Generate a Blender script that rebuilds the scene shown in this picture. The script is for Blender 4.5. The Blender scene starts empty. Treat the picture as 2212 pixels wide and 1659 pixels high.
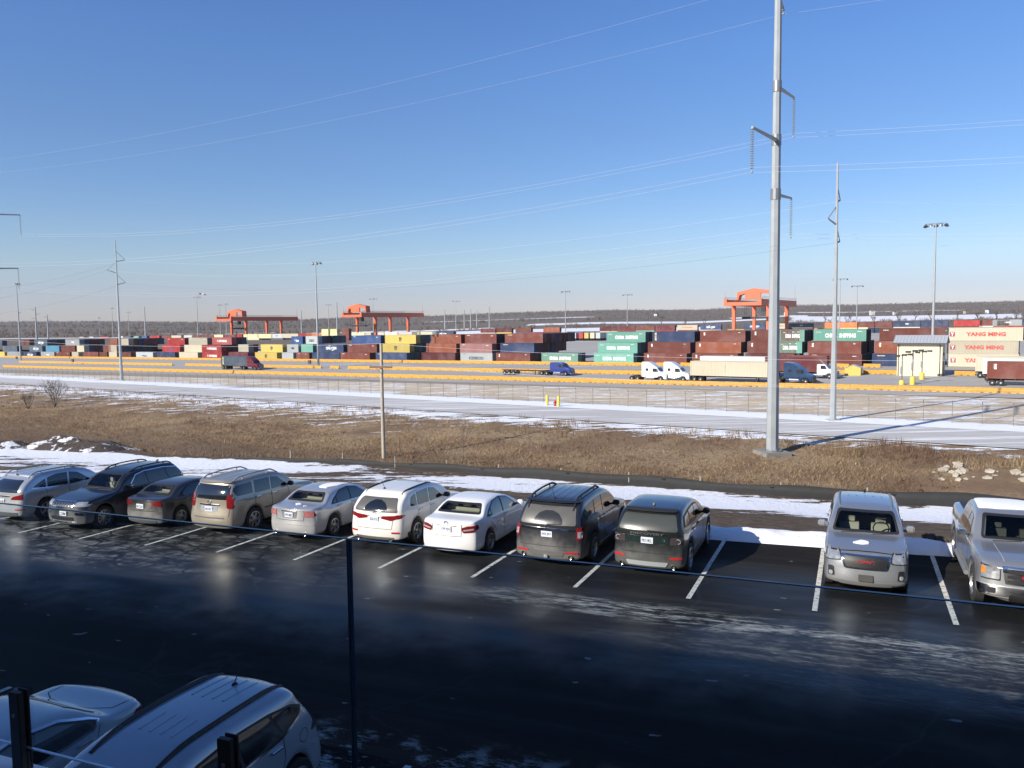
import bpy, bmesh, math, random
import numpy as np
from mathutils import Vector, Matrix
from mathutils.bvhtree import BVHTree
random.seed(7); rng = np.random.default_rng(7)
SC = bpy.context.scene
COL = SC.collection
R_ = math.radians

# ------------------------------------------------------------------ camera
F_PX, CX, CY = 1749.78, 1106.0, 829.5          # focal length and centre for a 2212 x 1659 picture
PITCH, ROLL, EYE = R_(4.361), R_(-0.63), 6.725
cp, sp = math.cos(PITCH), math.sin(PITCH)
c_f = Vector((0, cp, -sp)); c_u = Vector((0, sp, cp)); c_r = Vector((1, 0, 0))
c_r2 = math.cos(ROLL)*c_r + math.sin(ROLL)*c_u
c_u2 = -math.sin(ROLL)*c_r + math.cos(ROLL)*c_u
cam_d = bpy.data.cameras.new("camera"); cam = bpy.data.objects.new("camera", cam_d); COL.objects.link(cam)
cam_d.sensor_width = 36; cam_d.lens = 36*F_PX/2212; cam_d.clip_start = 0.05; cam_d.clip_end = 30000
m = Matrix((c_r2, c_u2, -c_f)).transposed().to_4x4(); m.translation = Vector((0, 0, EYE)); cam.matrix_world = m
SC.camera = cam

# ------------------------------------------------------------------ light
SUN_EL, SUN_AZ = R_(28.0), R_(53.5)            # light travels towards SUN_AZ (clockwise from +Y)
to_sun = Vector((-math.sin(SUN_AZ)*math.cos(SUN_EL), -math.cos(SUN_AZ)*math.cos(SUN_EL), math.sin(SUN_EL)))
sun_d = bpy.data.lights.new("sun", 'SUN'); sun_d.energy = 4.9; sun_d.angle = R_(0.53); sun_d.color = (1.0, 0.93, 0.82)
sun = bpy.data.objects.new("sun", sun_d); COL.objects.link(sun); sun.location = (-30, -30, 60)
sun.rotation_euler = to_sun.to_track_quat('Z', 'Y').to_euler()
w = bpy.data.worlds.new("World"); SC.world = w; w.use_nodes = True
nt = w.node_tree; nt.nodes.clear()
o_ = nt.nodes.new('ShaderNodeOutputWorld'); b_ = nt.nodes.new('ShaderNodeBackground'); s_ = nt.nodes.new('ShaderNodeTexSky')
s_.sky_type = 'NISHITA'; s_.sun_disc = False; s_.sun_elevation = SUN_EL; s_.sun_rotation = SUN_AZ + math.pi
s_.altitude = 300; s_.air_density = 1.0; s_.dust_density = 0.25; s_.ozone_density = 5.0
b_.inputs[1].default_value = 0.11
# colour balance of the clear winter sky by elevation (the phone's rendering of it is bluer than the model)
g_ = nt.nodes.new('ShaderNodeTexCoord'); x_ = nt.nodes.new('ShaderNodeSeparateXYZ'); r_ = nt.nodes.new('ShaderNodeValToRGB'); k_ = nt.nodes.new('ShaderNodeVectorMath'); k_.operation = 'MULTIPLY'; d_ = nt.nodes.new('ShaderNodeVectorMath'); d_.operation = 'SCALE'; d_.inputs['Scale'].default_value = 1.95
stops = [(0.035, (0.393, 0.348, 0.402)), (0.072, (0.433, 0.401, 0.411)), (0.106, (0.418, 0.404, 0.428)), (0.161, (0.371, 0.393, 0.445)), (0.225, (0.363, 0.396, 0.459)), (0.3, (0.349, 0.414, 0.505)), (0.354, (0.334, 0.404, 0.516))]
while len(r_.color_ramp.elements) < len(stops): r_.color_ramp.elements.new(0.5)
for e_, (p_, c_) in zip(r_.color_ramp.elements, stops): e_.position = p_; e_.color = (*c_, 1)
nt.links.new(g_.outputs['Generated'], x_.inputs[0]); nt.links.new(x_.outputs[2], r_.inputs[0]); nt.links.new(s_.outputs[0], k_.inputs[0]); nt.links.new(r_.outputs[0], k_.inputs[1]); nt.links.new(k_.outputs[0], d_.inputs[0])
nt.links.new(d_.outputs[0], b_.inputs[0]); nt.links.new(b_.outputs[0], o_.inputs[0])
SC.view_settings.view_transform = 'Standard'; SC.view_settings.look = 'None'
SC.view_settings.gamma = 1.0; SC.view_settings.exposure = 0.5; SC.view_settings.use_curve_mapping = False
SC.render.engine = 'CYCLES'
SC.cycles.max_bounces = 6; SC.cycles.diffuse_bounces = 2; SC.cycles.glossy_bounces = 3
SC.cycles.transparent_max_bounces = 12; SC.cycles.transmission_bounces = 4
SC.cycles.use_denoising = True

# ------------------------------------------------------------------ survey: sight lines from the viewpoint to the ground
def ray(px, py): return c_f + c_r2*((px-CX)/F_PX) - c_u2*((py-CY)/F_PX)
def at_z(px, py, z):
    v = ray(px, py); return Vector((0, 0, EYE)) + v*((z-EYE)/v.z)
def horizon(px): return CY - F_PX*math.tan(PITCH) - (px-CX)*math.tan(-ROLL)
TH, PH = R_(21.529), R_(22.88)
L_d = Vector((math.cos(TH), -math.sin(TH), 0.016)); L_e = Vector((math.sin(PH), math.cos(PH), -0.017))
L_0 = Vector((-13.825, 25.331, 0))
L_n = Vector((math.sin(TH), math.cos(TH), 0))
def lot_z(s, t):
    z = 0.016*s - 0.017*max(-3.0, min(t, 8.0)); return max(-0.6, min(z, 0.9))
def lot(s, t, dz=0.0):
    p = L_0 + Vector((L_d.x, L_d.y, 0))*s + Vector((L_e.x, L_e.y, 0))*t
    return Vector((p.x, p.y, lot_z(s, t)+dz))
_La = np.array([[L_d.x, L_e.x], [L_d.y, L_e.y]]); _Li = np.linalg.inv(_La)
def lot_st(x, y): return tuple(_Li @ np.array([x-L_0.x, y-L_0.y]))
TY = R_(31.0)
Y_D = Vector((math.cos(TY), -math.sin(TY))); Y_N = Vector((math.sin(TY), math.cos(TY)))
def yz(s, c): return -5.3 + 0.0095*s + (0.0155 if c > 141 else 0.004)*(c-141)
def sc(s, c, dz=0.0):
    return Vector((Y_D.x*s+Y_N.x*c, Y_D.y*s+Y_N.y*c, yz(s, c)+dz))
def to_sc(p): return (p.x*Y_D.x+p.y*Y_D.y, p.x*Y_N.x+p.y*Y_N.y)
def yard(px, py, dz=0.0):
    z = -6.0
    for _ in range(40):
        p = at_z(px, py, z+dz); s, c = to_sc(p); z = yz(s, c)
    return Vector((p.x, p.y, z))
def c_pave(s): return 140.8-0.04*s
def c_b1(s): return 147.6-0.042*s
def c_b2(s): return 170.1-0.042*s
def c_b3(s): return 197.0-0.05*s
def c_fence(s): return 107.0-0.105*s
def c_rf(s): return 101.0-0.10*s
def c_rn(s): return 88.4-0.105*s

# ------------------------------------------------------------------ building helpers
def tag(o, label=None, cat=None, group=None, kind=None):
    if label: o['label'] = label
    if cat: o['category'] = cat
    if group: o['group'] = group
    if kind: o['kind'] = kind
    return o
def thing(name, label, cat, loc=(0, 0, 0), rz=0.0, group=None):
    o = bpy.data.objects.new(name, None); COL.objects.link(o); o.empty_display_size = 0.3
    o.location = loc; o.rotation_euler = (0, 0, rz)
    return tag(o, label, cat, group)
def copy_tree(o, parent=None):
    c = o.copy(); COL.objects.link(c)
    if parent: c.parent = parent
    for ch in o.children: copy_tree(ch, c)
    return c
class MB:
    def __init__(s): s.v = []; s.f = []; s.mi = []
    def add(s, vs, fs, mi=0):
        n = len(s.v); s.v += [tuple(v) for v in vs]; s.f += [tuple(i+n for i in f) for f in fs]; s.mi += [mi]*len(fs); return s
    def box(s, x0, x1, y0, y1, z0, z1, mi=0):
        return s.add([(x0,y0,z0),(x1,y0,z0),(x1,y1,z0),(x0,y1,z0),(x0,y0,z1),(x1,y0,z1),(x1,y1,z1),(x0,y1,z1)],
                     [(0,3,2,1),(4,5,6,7),(0,1,5,4),(1,2,6,5),(2,3,7,6),(3,0,4,7)], mi)
    def tube(s, pts, r, n=8, mi=0, caps=True):
        pts = [Vector(p) for p in pts]; rs = r if isinstance(r, (list, tuple)) else [r]*len(pts)
        base = len(s.v); up = Vector((0.013, 0.021, 1))
        for i, p in enumerate(pts):
            d = (pts[min(i+1, len(pts)-1)]-pts[max(i-1, 0)]).normalized()
            a = d.cross(up)
            if a.length < 0.05: a = d.cross(Vector((1, 0.02, 0)))
            a.normalize(); b = d.cross(a)
            for k in range(n):
                q = 2*math.pi*k/n; s.v.append(tuple(p+(a*math.cos(q)+b*math.sin(q))*rs[i]))
        for i in range(len(pts)-1):
            for k in range(n):
                k2 = (k+1) % n
                s.f.append((base+i*n+k, base+i*n+k2, base+(i+1)*n+k2, base+(i+1)*n+k)); s.mi.append(mi)
        if caps:
            s.f.append(tuple(base+k for k in range(n))); s.f.append(tuple(base+(len(pts)-1)*n+k for k in reversed(range(n)))); s.mi += [mi, mi]
        return s
    def lathe(s, prof, n=16, axis='z', c=(0, 0, 0), mi=0):
        base = len(s.v)
        for (r, h) in prof:
            for k in range(n):
                q = 2*math.pi*k/n; a, b = r*math.cos(q), r*math.sin(q)
                p = (a, b, h) if axis == 'z' else ((a, h, b) if axis == 'y' else (h, a, b))
                s.v.append((p[0]+c[0], p[1]+c[1], p[2]+c[2]))
        for i in range(len(prof)-1):
            for k in range(n):
                k2 = (k+1) % n; s.f.append((base+i*n+k, base+i*n+k2, base+(i+1)*n+k2, base+(i+1)*n+k)); s.mi.append(mi)
        return s
    def prism(s, prof, y0, y1, mi=0):                 # profile in (x, z), extruded along y
        n = len(prof); base = len(s.v)
        s.v += [(x, y0, z) for x, z in prof]+[(x, y1, z) for x, z in prof]
        s.f.append(tuple(base+i for i in range(n))); s.f.append(tuple(base+n+i for i in reversed(range(n))))
        for i in range(n): s.f.append((base+i, base+n+i, base+n+(i+1) % n, base+(i+1) % n))
        s.mi += [mi]*(n+2); return s
    def mesh(s, name, smooth=False, bevel=0.0, fix=True):
        me = bpy.data.meshes.new(name); me.from_pydata(s.v, [], s.f)
        if max(s.mi or [0]) > 0: me.polygons.foreach_set('material_index', s.mi)
        if fix or bevel:
            bm = bmesh.new(); bm.from_mesh(me)
            if bevel: bmesh.ops.bevel(bm, geom=[e for e in bm.edges if e.calc_face_angle(0) > 0.5], offset=bevel, segments=2, affect='EDGES', clamp_overlap=True)
            bmesh.ops.recalc_face_normals(bm, faces=bm.faces); bm.to_mesh(me); bm.free()
        if smooth:
            me.polygons.foreach_set('use_smooth', [True]*len(me.polygons))
            try: me.set_sharp_from_angle(angle=R_(38))
            except Exception: pass
        me.update(); return me
    def build(s, name, mats, parent=None, smooth=False, bevel=0.0, loc=None, rz=0.0):
        return place(name, s.mesh(name, smooth, bevel), mats, parent, loc, rz)
def place(name, me, mats, parent=None, loc=None, rz=0.0):
    o = bpy.data.objects.new(name, me); COL.objects.link(o)
    mats = mats if isinstance(mats, (list, tuple)) else [mats]
    while len(me.materials) < len(mats): me.materials.append(mats[len(me.materials)])
    for i, mm in enumerate(mats):
        if me.materials[i] is not mm:
            o.material_slots[i].link = 'OBJECT'; o.material_slots[i].material = mm
    if parent: o.parent = parent
    if loc is not None: o.location = loc
    o.rotation_euler = (0, 0, rz); return o
def np_mesh(name, V, F, smooth=False):
    me = bpy.data.meshes.new(name); V = np.asarray(V, np.float32); F = np.asarray(F, np.int32); k = F.shape[1]
    me.vertices.add(len(V)); me.vertices.foreach_set('co', V.ravel())
    me.loops.add(F.size); me.loops.foreach_set('vertex_index', F.ravel())
    me.polygons.add(len(F)); me.polygons.foreach_set('loop_start', np.arange(0, F.size, k, dtype=np.int32))
    if smooth: me.polygons.foreach_set('use_smooth', np.ones(len(F), bool))
    me.update(calc_edges=True); me.validate(); return me
def grid_faces(nu, nv):
    i, j = np.meshgrid(np.arange(nu-1), np.arange(nv-1), indexing='ij'); a = (i*nv+j).ravel()
    return np.stack([a, a+nv, a+nv+1, a+1], 1)
_fonts = {}
def text_mesh(txt, h, width=None, bold=0.0, spacing=1.0):
    key = (txt, h, width, bold, spacing)
    if key in _fonts: return _fonts[key]
    cu = bpy.data.curves.new('lettering', 'FONT'); cu.body = txt; cu.size = 1.0; cu.align_x = 'CENTER'; cu.align_y = 'CENTER'
    cu.offset = bold; cu.space_character = spacing; cu.resolution_u = 2
    o = bpy.data.objects.new('lettering', cu); COL.objects.link(o)
    dg = bpy.context.evaluated_depsgraph_get(); me = bpy.data.meshes.new_from_object(o.evaluated_get(dg))
    bpy.data.objects.remove(o); bpy.data.curves.remove(cu); me.materials.clear()
    xs = [v.co.x for v in me.vertices]; ys = [v.co.y for v in me.vertices]
    hh = max(ys)-min(ys); ww = max(xs)-min(xs); cx, cy = (max(xs)+min(xs))/2, (max(ys)+min(ys))/2
    ky = h/hh; kx = (width/ww) if width else ky
    for v in me.vertices: v.co = ((v.co.x-cx)*kx, 0, (v.co.y-cy)*ky)      # stands in the xz plane, read from -y
    _fonts[key] = me; return me

# ------------------------------------------------------------------ materials
class NT:
    def __init__(s, name):
        s.m = bpy.data.materials.new(name); s.m.use_nodes = True; s.t = s.m.node_tree; s.n = s.t.nodes; s.l = s.t.links
        s.bsdf = s.n['Principled BSDF']; s.out = s.n['Material Output']; s._co = None
    def node(s, t, **kw):
        n = s.n.new(t)
        for k, v in kw.items(): setattr(n, k, v)
        return n
    def link(s, a, b): s.l.new(a, b)
    def set(s, inp, v):
        if hasattr(v, 'bl_rna') and v.bl_rna.identifier.startswith('NodeSocket') or isinstance(v, bpy.types.NodeSocket): s.l.new(v, inp)
        else: inp.default_value = v
    def co(s):
        if not s._co: s._co = s.node('ShaderNodeTexCoord').outputs['Object']
        return s._co
    def scaled(s, sx, sy, sz, src=None):
        n = s.node('ShaderNodeMapping'); n.inputs['Scale'].default_value = (sx, sy, sz); s.link(src or s.co(), n.inputs['Vector']); return n.outputs[0]
    def noise(s, scale, detail=4, rough=0.55, vec=None, dist=0.0):
        n = s.node('ShaderNodeTexNoise'); n.inputs['Scale'].default_value = scale; n.inputs['Detail'].default_value = detail
        n.inputs['Roughness'].default_value = rough; n.inputs['Distortion'].default_value = dist
        s.link(vec or s.co(), n.inputs['Vector']); return n.outputs['Fac']
    def ramp(s, fac, stops):
        n = s.node('ShaderNodeValToRGB'); cr = n.color_ramp
        while len(cr.elements) < len(stops): cr.elements.new(0.5)
        for e, (p, c) in zip(cr.elements, stops):
            e.position = p; e.color = c if len(c) == 4 else (*c, 1)
        s.link(fac, n.inputs[0]); return n.outputs[0]
    def step(s, fac, a, b):
        n = s.node('ShaderNodeMapRange'); n.interpolation_type = 'SMOOTHSTEP'
        n.inputs['From Min'].default_value = a; n.inputs['From Max'].default_value = b; s.link(fac, n.inputs['Value']); return n.outputs[0]
    def mix(s, f, a, b):
        n = s.node('ShaderNodeMix', data_type='RGBA')
        s.set(n.inputs[0], f)
        for i, v in ((6, a), (7, b)):
            if isinstance(v, (tuple, list)): n.inputs[i].default_value = v if len(v) == 4 else (*v, 1)
            else: s.link(v, n.inputs[i])
        return n.outputs[2]
    def math(s, op, a, b=0.0, clamp=False):
        n = s.node('ShaderNodeMath', operation=op); n.use_clamp = clamp
        s.set(n.inputs[0], a); s.set(n.inputs[1], b); return n.outputs[0]
    def bump(s, h, strength=0.3, dist=0.02):
        n = s.node('ShaderNodeBump'); n.inputs['Strength'].default_value = strength; n.inputs['Distance'].default_value = dist
        s.link(h, n.inputs['Height']); s.link(n.outputs[0], s.bsdf.inputs['Normal'])
    def col(s, v):
        if isinstance(v, (tuple, list)): s.bsdf.inputs['Base Color'].default_value = (*v[:3], 1)
        else: s.link(v, s.bsdf.inputs['Base Color'])
    def rough(s, v): s.set(s.bsdf.inputs['Roughness'], v)
    def metal(s, v): s.bsdf.inputs['Metallic'].default_value = v
    def sep(s, vec=None):
        n = s.node('ShaderNodeSeparateXYZ'); s.link(vec or s.co(), n.inputs[0]); return n.outputs
    def attr(s, name):
        n = s.node('ShaderNodeAttribute'); n.attribute_name = name; return n.outputs['Fac']
_mc = {}
def mat(name, c, rough=0.6, metal=0.0, var=0.15, scale=3.0, bump=0.0, coat=0.0, spec=None):
    if name in _mc: return _mc[name]
    N = NT(name); f = N.noise(scale, 5)
    N.col(N.mix(f, tuple(x*(1-var) for x in c), tuple(min(1, x*(1+var)) for x in c))); N.metal(metal)
    r = N.node('ShaderNodeMapRange'); r.inputs['To Min'].default_value = max(0, rough-0.08); r.inputs['To Max'].default_value = min(1, rough+0.08)
    N.link(f, r.inputs[0]); N.rough(r.outputs[0])
    if bump: N.bump(N.noise(scale*6, 4), bump, 0.01)
    if coat: N.bsdf.inputs['Coat Weight'].default_value = coat; N.bsdf.inputs['Coat Roughness'].default_value = 0.05
    if spec is not None: N.bsdf.inputs['Specular IOR Level'].default_value = spec
    _mc[name] = N.m; return N.m
def paint_container(name, c, rust=0.35):
    if name in _mc: return _mc[name]
    N = NT(name); info = N.node('ShaderNodeObjectInfo')
    v = N.node('ShaderNodeVectorMath', operation='ADD'); N.link(N.co(), v.inputs[0])
    k = N.node('ShaderNodeVectorMath', operation='SCALE'); k.inputs[0].default_value = (31, 17, 7); N.link(info.outputs['Random'], k.inputs['Scale']); N.link(k.outputs[0], v.inputs[1])
    P = v.outputs[0]
    a = N.noise(0.35, 4, vec=P); st = N.noise(1.0, 5, 0.65, vec=N.scaled(2.2, 2.2, 0.22, P))
    faded = tuple(x*0.82+0.05 for x in c)
    base = N.mix(N.step(a, 0.35, 0.75), tuple(x*0.85 for x in c), faded)
    base = N.mix(N.math('MULTIPLY', N.step(st, 0.60, 0.78), rust), base, (0.13, 0.055, 0.03))
    tone = N.math('ADD', N.math('MULTIPLY', info.outputs['Random'], 0.4), 0.8)
    mx = N.node('ShaderNodeMix', data_type='RGBA', blend_type='MULTIPLY'); mx.inputs[0].default_value = 1.0
    N.link(base, mx.inputs[6]); N.link(tone, mx.inputs[7]); N.col(mx.outputs[2])
    N.rough(0.55); N.bsdf.inputs['Specular IOR Level'].default_value = 0.3
    _mc[name] = N.m; return N.m
def paint_car(name, c, metal=0.55, grime=0.5, grime_c=(0.30, 0.29, 0.27), rough=0.28):
    N = NT(name); z = N.sep()[2]; n = N.noise(2.2, 6, 0.6)
    g = N.math('MULTIPLY', N.step(N.math('SUBTRACT', N.math('MULTIPLY', n, 0.9), z), -0.55, 0.15), grime)
    fl = N.noise(180, 2)
    N.col(N.mix(g, N.mix(fl, tuple(x*0.9 for x in c), tuple(min(1, x*1.1) for x in c)), grime_c))
    inv = N.math('SUBTRACT', 1.0, g)
    N.set(N.bsdf.inputs['Metallic'], N.math('MULTIPLY', inv, metal))
    N.rough(N.math('ADD', N.math('MULTIPLY', g, 0.4), rough))
    N.set(N.bsdf.inputs['Coat Weight'], N.math('MULTIPLY', inv, 0.9)); N.bsdf.inputs['Coat Roughness'].default_value = 0.06
    return N.m
M_black = mat('black plastic', (0.018, 0.018, 0.019), 0.55)
M_rubber = mat('tyre rubber', (0.025, 0.025, 0.026), 0.85, var=0.3)
M_glass = mat('dark window glass', (0.010, 0.012, 0.014), 0.06, var=0.1, coat=1.0)
M_chrome = mat('chrome', (0.75, 0.76, 0.78), 0.12, 1.0, var=0.05)
M_alloy = mat('alloy wheel', (0.42, 0.42, 0.43), 0.32, 0.9, var=0.15)
M_red = mat('red lamp lens', (0.19, 0.010, 0.012), 0.12, var=0.25, scale=14, coat=1.0)
M_clear = mat('clear lamp lens', (0.62, 0.66, 0.70), 0.14, 0.55, var=0.35, scale=16, coat=1.0)
M_amber = mat('amber lens', (0.75, 0.22, 0.02), 0.2, coat=1.0)
M_plate = mat('number plate', (0.62, 0.66, 0.72), 0.45, var=0.1)
M_ink = mat('dark plate ink', (0.05, 0.06, 0.16), 0.6)
M_white = mat('white paint', (0.78, 0.78, 0.76), 0.5, var=0.06)
M_galv = mat('galvanised steel', (0.33, 0.355, 0.365), 0.6, 0.15, var=0.22, scale=0.7)
M_galvd = mat('weathered galvanised steel', (0.22, 0.23, 0.24), 0.5, 0.4, var=0.2)
M_insul = mat('grey insulator glaze', (0.30, 0.33, 0.33), 0.3, var=0.1)
M_wire = mat('aluminium wire', (0.60, 0.61, 0.62), 0.6, 0.0, var=0.05)
M_wired = mat('dark cable', (0.10, 0.10, 0.11), 0.6, var=0.1)
M_conc = mat('concrete', (0.40, 0.39, 0.37), 0.85, var=0.2, scale=1.2, bump=0.3)
M_steel = mat('dark steel', (0.035, 0.036, 0.04), 0.5, 0.4)
def noise2(x, y, seed=0, octs=4, f=1.0):
    r = np.random.default_rng(seed); out = np.zeros_like(x, float); amp = 1.0; tot = 0
    for o in range(octs):
        for k in range(3):
            a = r.uniform(0, 2*math.pi); p = r.uniform(0, 6.28); q = f*r.uniform(0.8, 1.25)
            out += amp*np.sin((x*math.cos(a)+y*math.sin(a))*q+p+1.3*np.sin((x*math.sin(a)-y*math.cos(a))*q*0.7+p*2))/3
        tot += amp; amp *= 0.55; f *= 2.03
    return out/tot

# ------------------------------------------------------------------ ground
_silt_px = [(-900, 905), (-400, 925), (0, 958), (130, 958), (250, 974), (330, 985), (500, 990), (740, 1003), (1100, 1030), (1480, 1055), (1800, 1080), (2080, 1100), (2212, 1108), (2600, 1140), (3100, 1180)]
_silt = sorted(to_sc(at_z(px, py, -1.0)) for px, py in _silt_px)
_ss = np.array([a for a, b in _silt]); _scv = np.array([b for a, b in _silt])
def c_silt(s): return np.interp(s, _ss, _scv)
def sstep(t): t = np.clip(t, 0, 1); return t*t*(3-2*t)
def ground_z(s, c):
    s = np.asarray(s, float); c = np.asarray(c, float)
    x = Y_D.x*s+Y_N.x*c; y = Y_D.y*s+Y_N.y*c
    q = np.stack([x-L_0.x, y-L_0.y]); ls = _Li[0, 0]*q[0]+_Li[0, 1]*q[1]; lt = _Li[1, 0]*q[0]+_Li[1, 1]*q[1]
    zl = np.clip(0.016*ls-0.017*np.clip(lt, -3, 8), -0.6, 0.9)-0.13
    cs = c_silt(s); a = np.maximum(lt-5.95, 0); b = np.maximum(cs-c, 0.0)
    bench = zl+(-1.0-zl)*sstep(a/(a+b+1e-6))
    rn = 88.4-0.105*s; rf = 101.0-0.10*s; zr = -5.3+0.0095*s+0.004*(rn-141)-0.12
    Lb = np.maximum(rn-cs, 8); u = np.maximum(c-cs, 0)/Lb; zd = zr-1.1
    drop = -1.0+(zd+1.0)*sstep((c-cs)/np.minimum(14, 0.45*Lb))
    bank = drop+(zr-zd)*sstep((u-0.62)/0.34)
    far = -5.3+0.0095*s+0.004*(c-141)-0.12
    z = np.where(c < cs, bench, np.where(c < rn, bank, far))
    rough = noise2(x, y, 3, 5, 0.35)
    amp = np.where(c < cs, np.where(lt < 6.1, 0.0, 0.10), np.where(c < rn, 0.28*np.clip((rn-c)/3, 0, 1)*np.clip((c-cs)/2, 0, 1), 0.0))
    return z+rough*amp
def hit(px, py):
    v = ray(px, py); lo = 15.0
    for k in range(4000):
        p = Vector((0, 0, EYE))+v*lo; s, c = to_sc(p)
        if p.z < float(ground_z(s, c)): break
        lo += 0.1
    p.z = float(ground_z(s, c)); return p
def axis(a, b, fine_a, fine_b, f, coarse):
    return np.concatenate([np.arange(a, fine_a, coarse), np.arange(fine_a, fine_b, f), np.arange(fine_b, b+coarse, coarse)])
gs = axis(-700, 260, -290, 70, 0.9, 12.0); gc = axis(-160, 142, 8, 118, 0.6, 6.0)
S_, C_ = np.meshgrid(gs, gc, indexing='ij'); Z_ = ground_z(S_, C_)
X_ = Y_D.x*S_+Y_N.x*C_; Y_ = Y_D.y*S_+Y_N.y*C_
me = np_mesh('ground', np.stack([X_, Y_, Z_], -1).reshape(-1, 3), grid_faces(len(gs), len(gc)), True)
q0, q1 = X_-L_0.x, Y_-L_0.y; LS = _Li[0, 0]*q0+_Li[0, 1]*q1; LT = _Li[1, 0]*q0+_Li[1, 1]*q1
CS = c_silt(S_); RN = 88.4-0.105*S_; RF = 101.0-0.10*S_; FE = 107.0-0.105*S_
soil = (C_ < CS+0.4).astype(float)
fb = np.clip((LT-6)/np.maximum((LT-6)+(CS-C_), 0.1), 0, 1)
strip = 0.40*np.exp(-((fb-0.80)/0.22)**2)*np.clip((LS+2)/10, 0.1, 1)-0.10*np.exp(-((fb-0.40)/0.28)**2)+0.20*np.exp(-((fb-0.0)/0.10)**2)
snow_b = 0.27+strip+0.27*np.clip((-LS+2)/8, 0, 1)-0.10*np.exp(-((fb-0.62)/0.1)**2)*np.clip((-LS)/5, 0, 1)
Lb = RN-CS; u = (C_-CS)/np.maximum(Lb, 1)
snow_k = 0.08+0.36*np.exp(-((u-0.95)/0.08)**2)*np.clip((-S_+60)/80, 0.6, 1.1)+0.22*np.exp(-((u-0.80)/0.09)**2)*np.clip((-S_-25)/50, 0.15, 1)+0.10*np.exp(-((u-0.35)/0.1)**2)
snow_v = np.where(C_ < RF, 0.5, np.where(C_ < FE+0.8, 0.62, 0.36))
snowp = np.where(C_ < CS, snow_b, np.where(C_ < RN-0.2, snow_k, np.where(C_ < RN, 0.6, snow_v)))
verge = (C_ > RF).astype(float)
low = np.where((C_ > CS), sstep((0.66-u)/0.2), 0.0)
for nm, arr in (('low', low), ('soil', soil), ('snowp', snowp), ('verge', verge)):
    at = me.attributes.new(nm, 'FLOAT', 'POINT'); at.data.foreach_set('value', arr.ravel().astype(np.float32))
N = NT('dry grass, soil and snow'); co = N.co()
rot = N.node('ShaderNodeMapping'); rot.inputs['Rotation'].default_value = (0, 0, TH+0.05); rot.inputs['Scale'].default_value = (0.14, 0.62, 0.5); N.link(co, rot.inputs[0])
n1 = N.noise(1.0, 10, 0.66, rot.outputs[0], 0.9); n2 = N.noise(2.2, 10, 0.75, co); n3 = N.noise(0.12, 4, 0.5, co)
soilc = N.mix(N.step(n2, 0.35, 0.7), (0.075, 0.055, 0.040), (0.150, 0.115, 0.082))
grassc = N.mix(N.step(n2, 0.3, 0.7), (0.16, 0.11, 0.065), (0.36, 0.265, 0.16))
grassc = N.mix(N.step(n3, 0.42, 0.62), grassc, N.mix(n2, (0.13, 0.083, 0.052), (0.24, 0.165, 0.10)))
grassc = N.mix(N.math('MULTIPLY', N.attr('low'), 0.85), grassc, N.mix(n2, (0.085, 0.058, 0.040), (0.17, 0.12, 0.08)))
vergec = N.mix(N.step(N.noise(0.6, 8, 0.7, rot.outputs[0]), 0.3, 0.7), (0.43, 0.335, 0.215), (0.62, 0.515, 0.375))
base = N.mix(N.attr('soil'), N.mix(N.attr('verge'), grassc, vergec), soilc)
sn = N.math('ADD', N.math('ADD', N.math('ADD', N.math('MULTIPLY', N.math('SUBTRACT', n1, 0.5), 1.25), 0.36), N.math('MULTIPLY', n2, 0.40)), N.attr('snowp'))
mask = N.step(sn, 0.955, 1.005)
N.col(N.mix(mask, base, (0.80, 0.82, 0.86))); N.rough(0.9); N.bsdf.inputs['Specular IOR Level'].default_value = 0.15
N.bump(N.math('ADD', N.noise(3.5, 8, 0.7, co), N.math('MULTIPLY', mask, 0.5)), 0.7, 0.12)
M_ground = N.m
tag(place('ground', me, M_ground), kind='structure')

# road: one cambered sheet with shoulders and worn paint
def ribbon(name, s0, s1, ds, edges, mats, dz=0.0, cols=None):
    ss = np.arange(s0, s1+ds, ds); V = []; 
    for s in ss:
        for e in edges: V.append(tuple(sc(s, e(s), dz)))
    return np_mesh(name, V, grid_faces(len(ss), len(edges)), True)
N = NT('pale worn road asphalt'); a = N.noise(0.25, 6, 0.6); sp_ = N.sep(N.scaled(1, 1, 1))
rr = N.node('ShaderNodeMapping'); rr.inputs['Rotation'].default_value = (0, 0, R_(36.8)); rr.inputs['Scale'].default_value = (0.03, 0.9, 1); N.link(N.co(), rr.inputs[0])
b = N.noise(1.0, 6, 0.65, rr.outputs[0])
N.col(N.mix(N.step(b, 0.50, 0.64), N.mix(a, (0.40, 0.385, 0.365), (0.52, 0.505, 0.485)), (0.74, 0.74, 0.745))); N.rough(0.85); N.bump(N.noise(8, 4), 0.2, 0.01)
M_road = N.m
tag(place('road', ribbon('road', -700, 250, 6, [c_rn, lambda s: (c_rn(s)+c_rf(s))/2, c_rf], None, 0.0), M_road), kind='structure')
M_line = mat('worn road paint', (0.62, 0.62, 0.60), 0.8, var=0.25, scale=1.5)
for k, off in enumerate((1.0, 6.4, 11.6)):
    tag(place('road_line', ribbon('road_line', -600, 200, 6, [lambda s, o=off: c_rn(s)+o, lambda s, o=off: c_rn(s)+o+0.14], None, 0.02), M_line), kind='structure')

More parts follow.
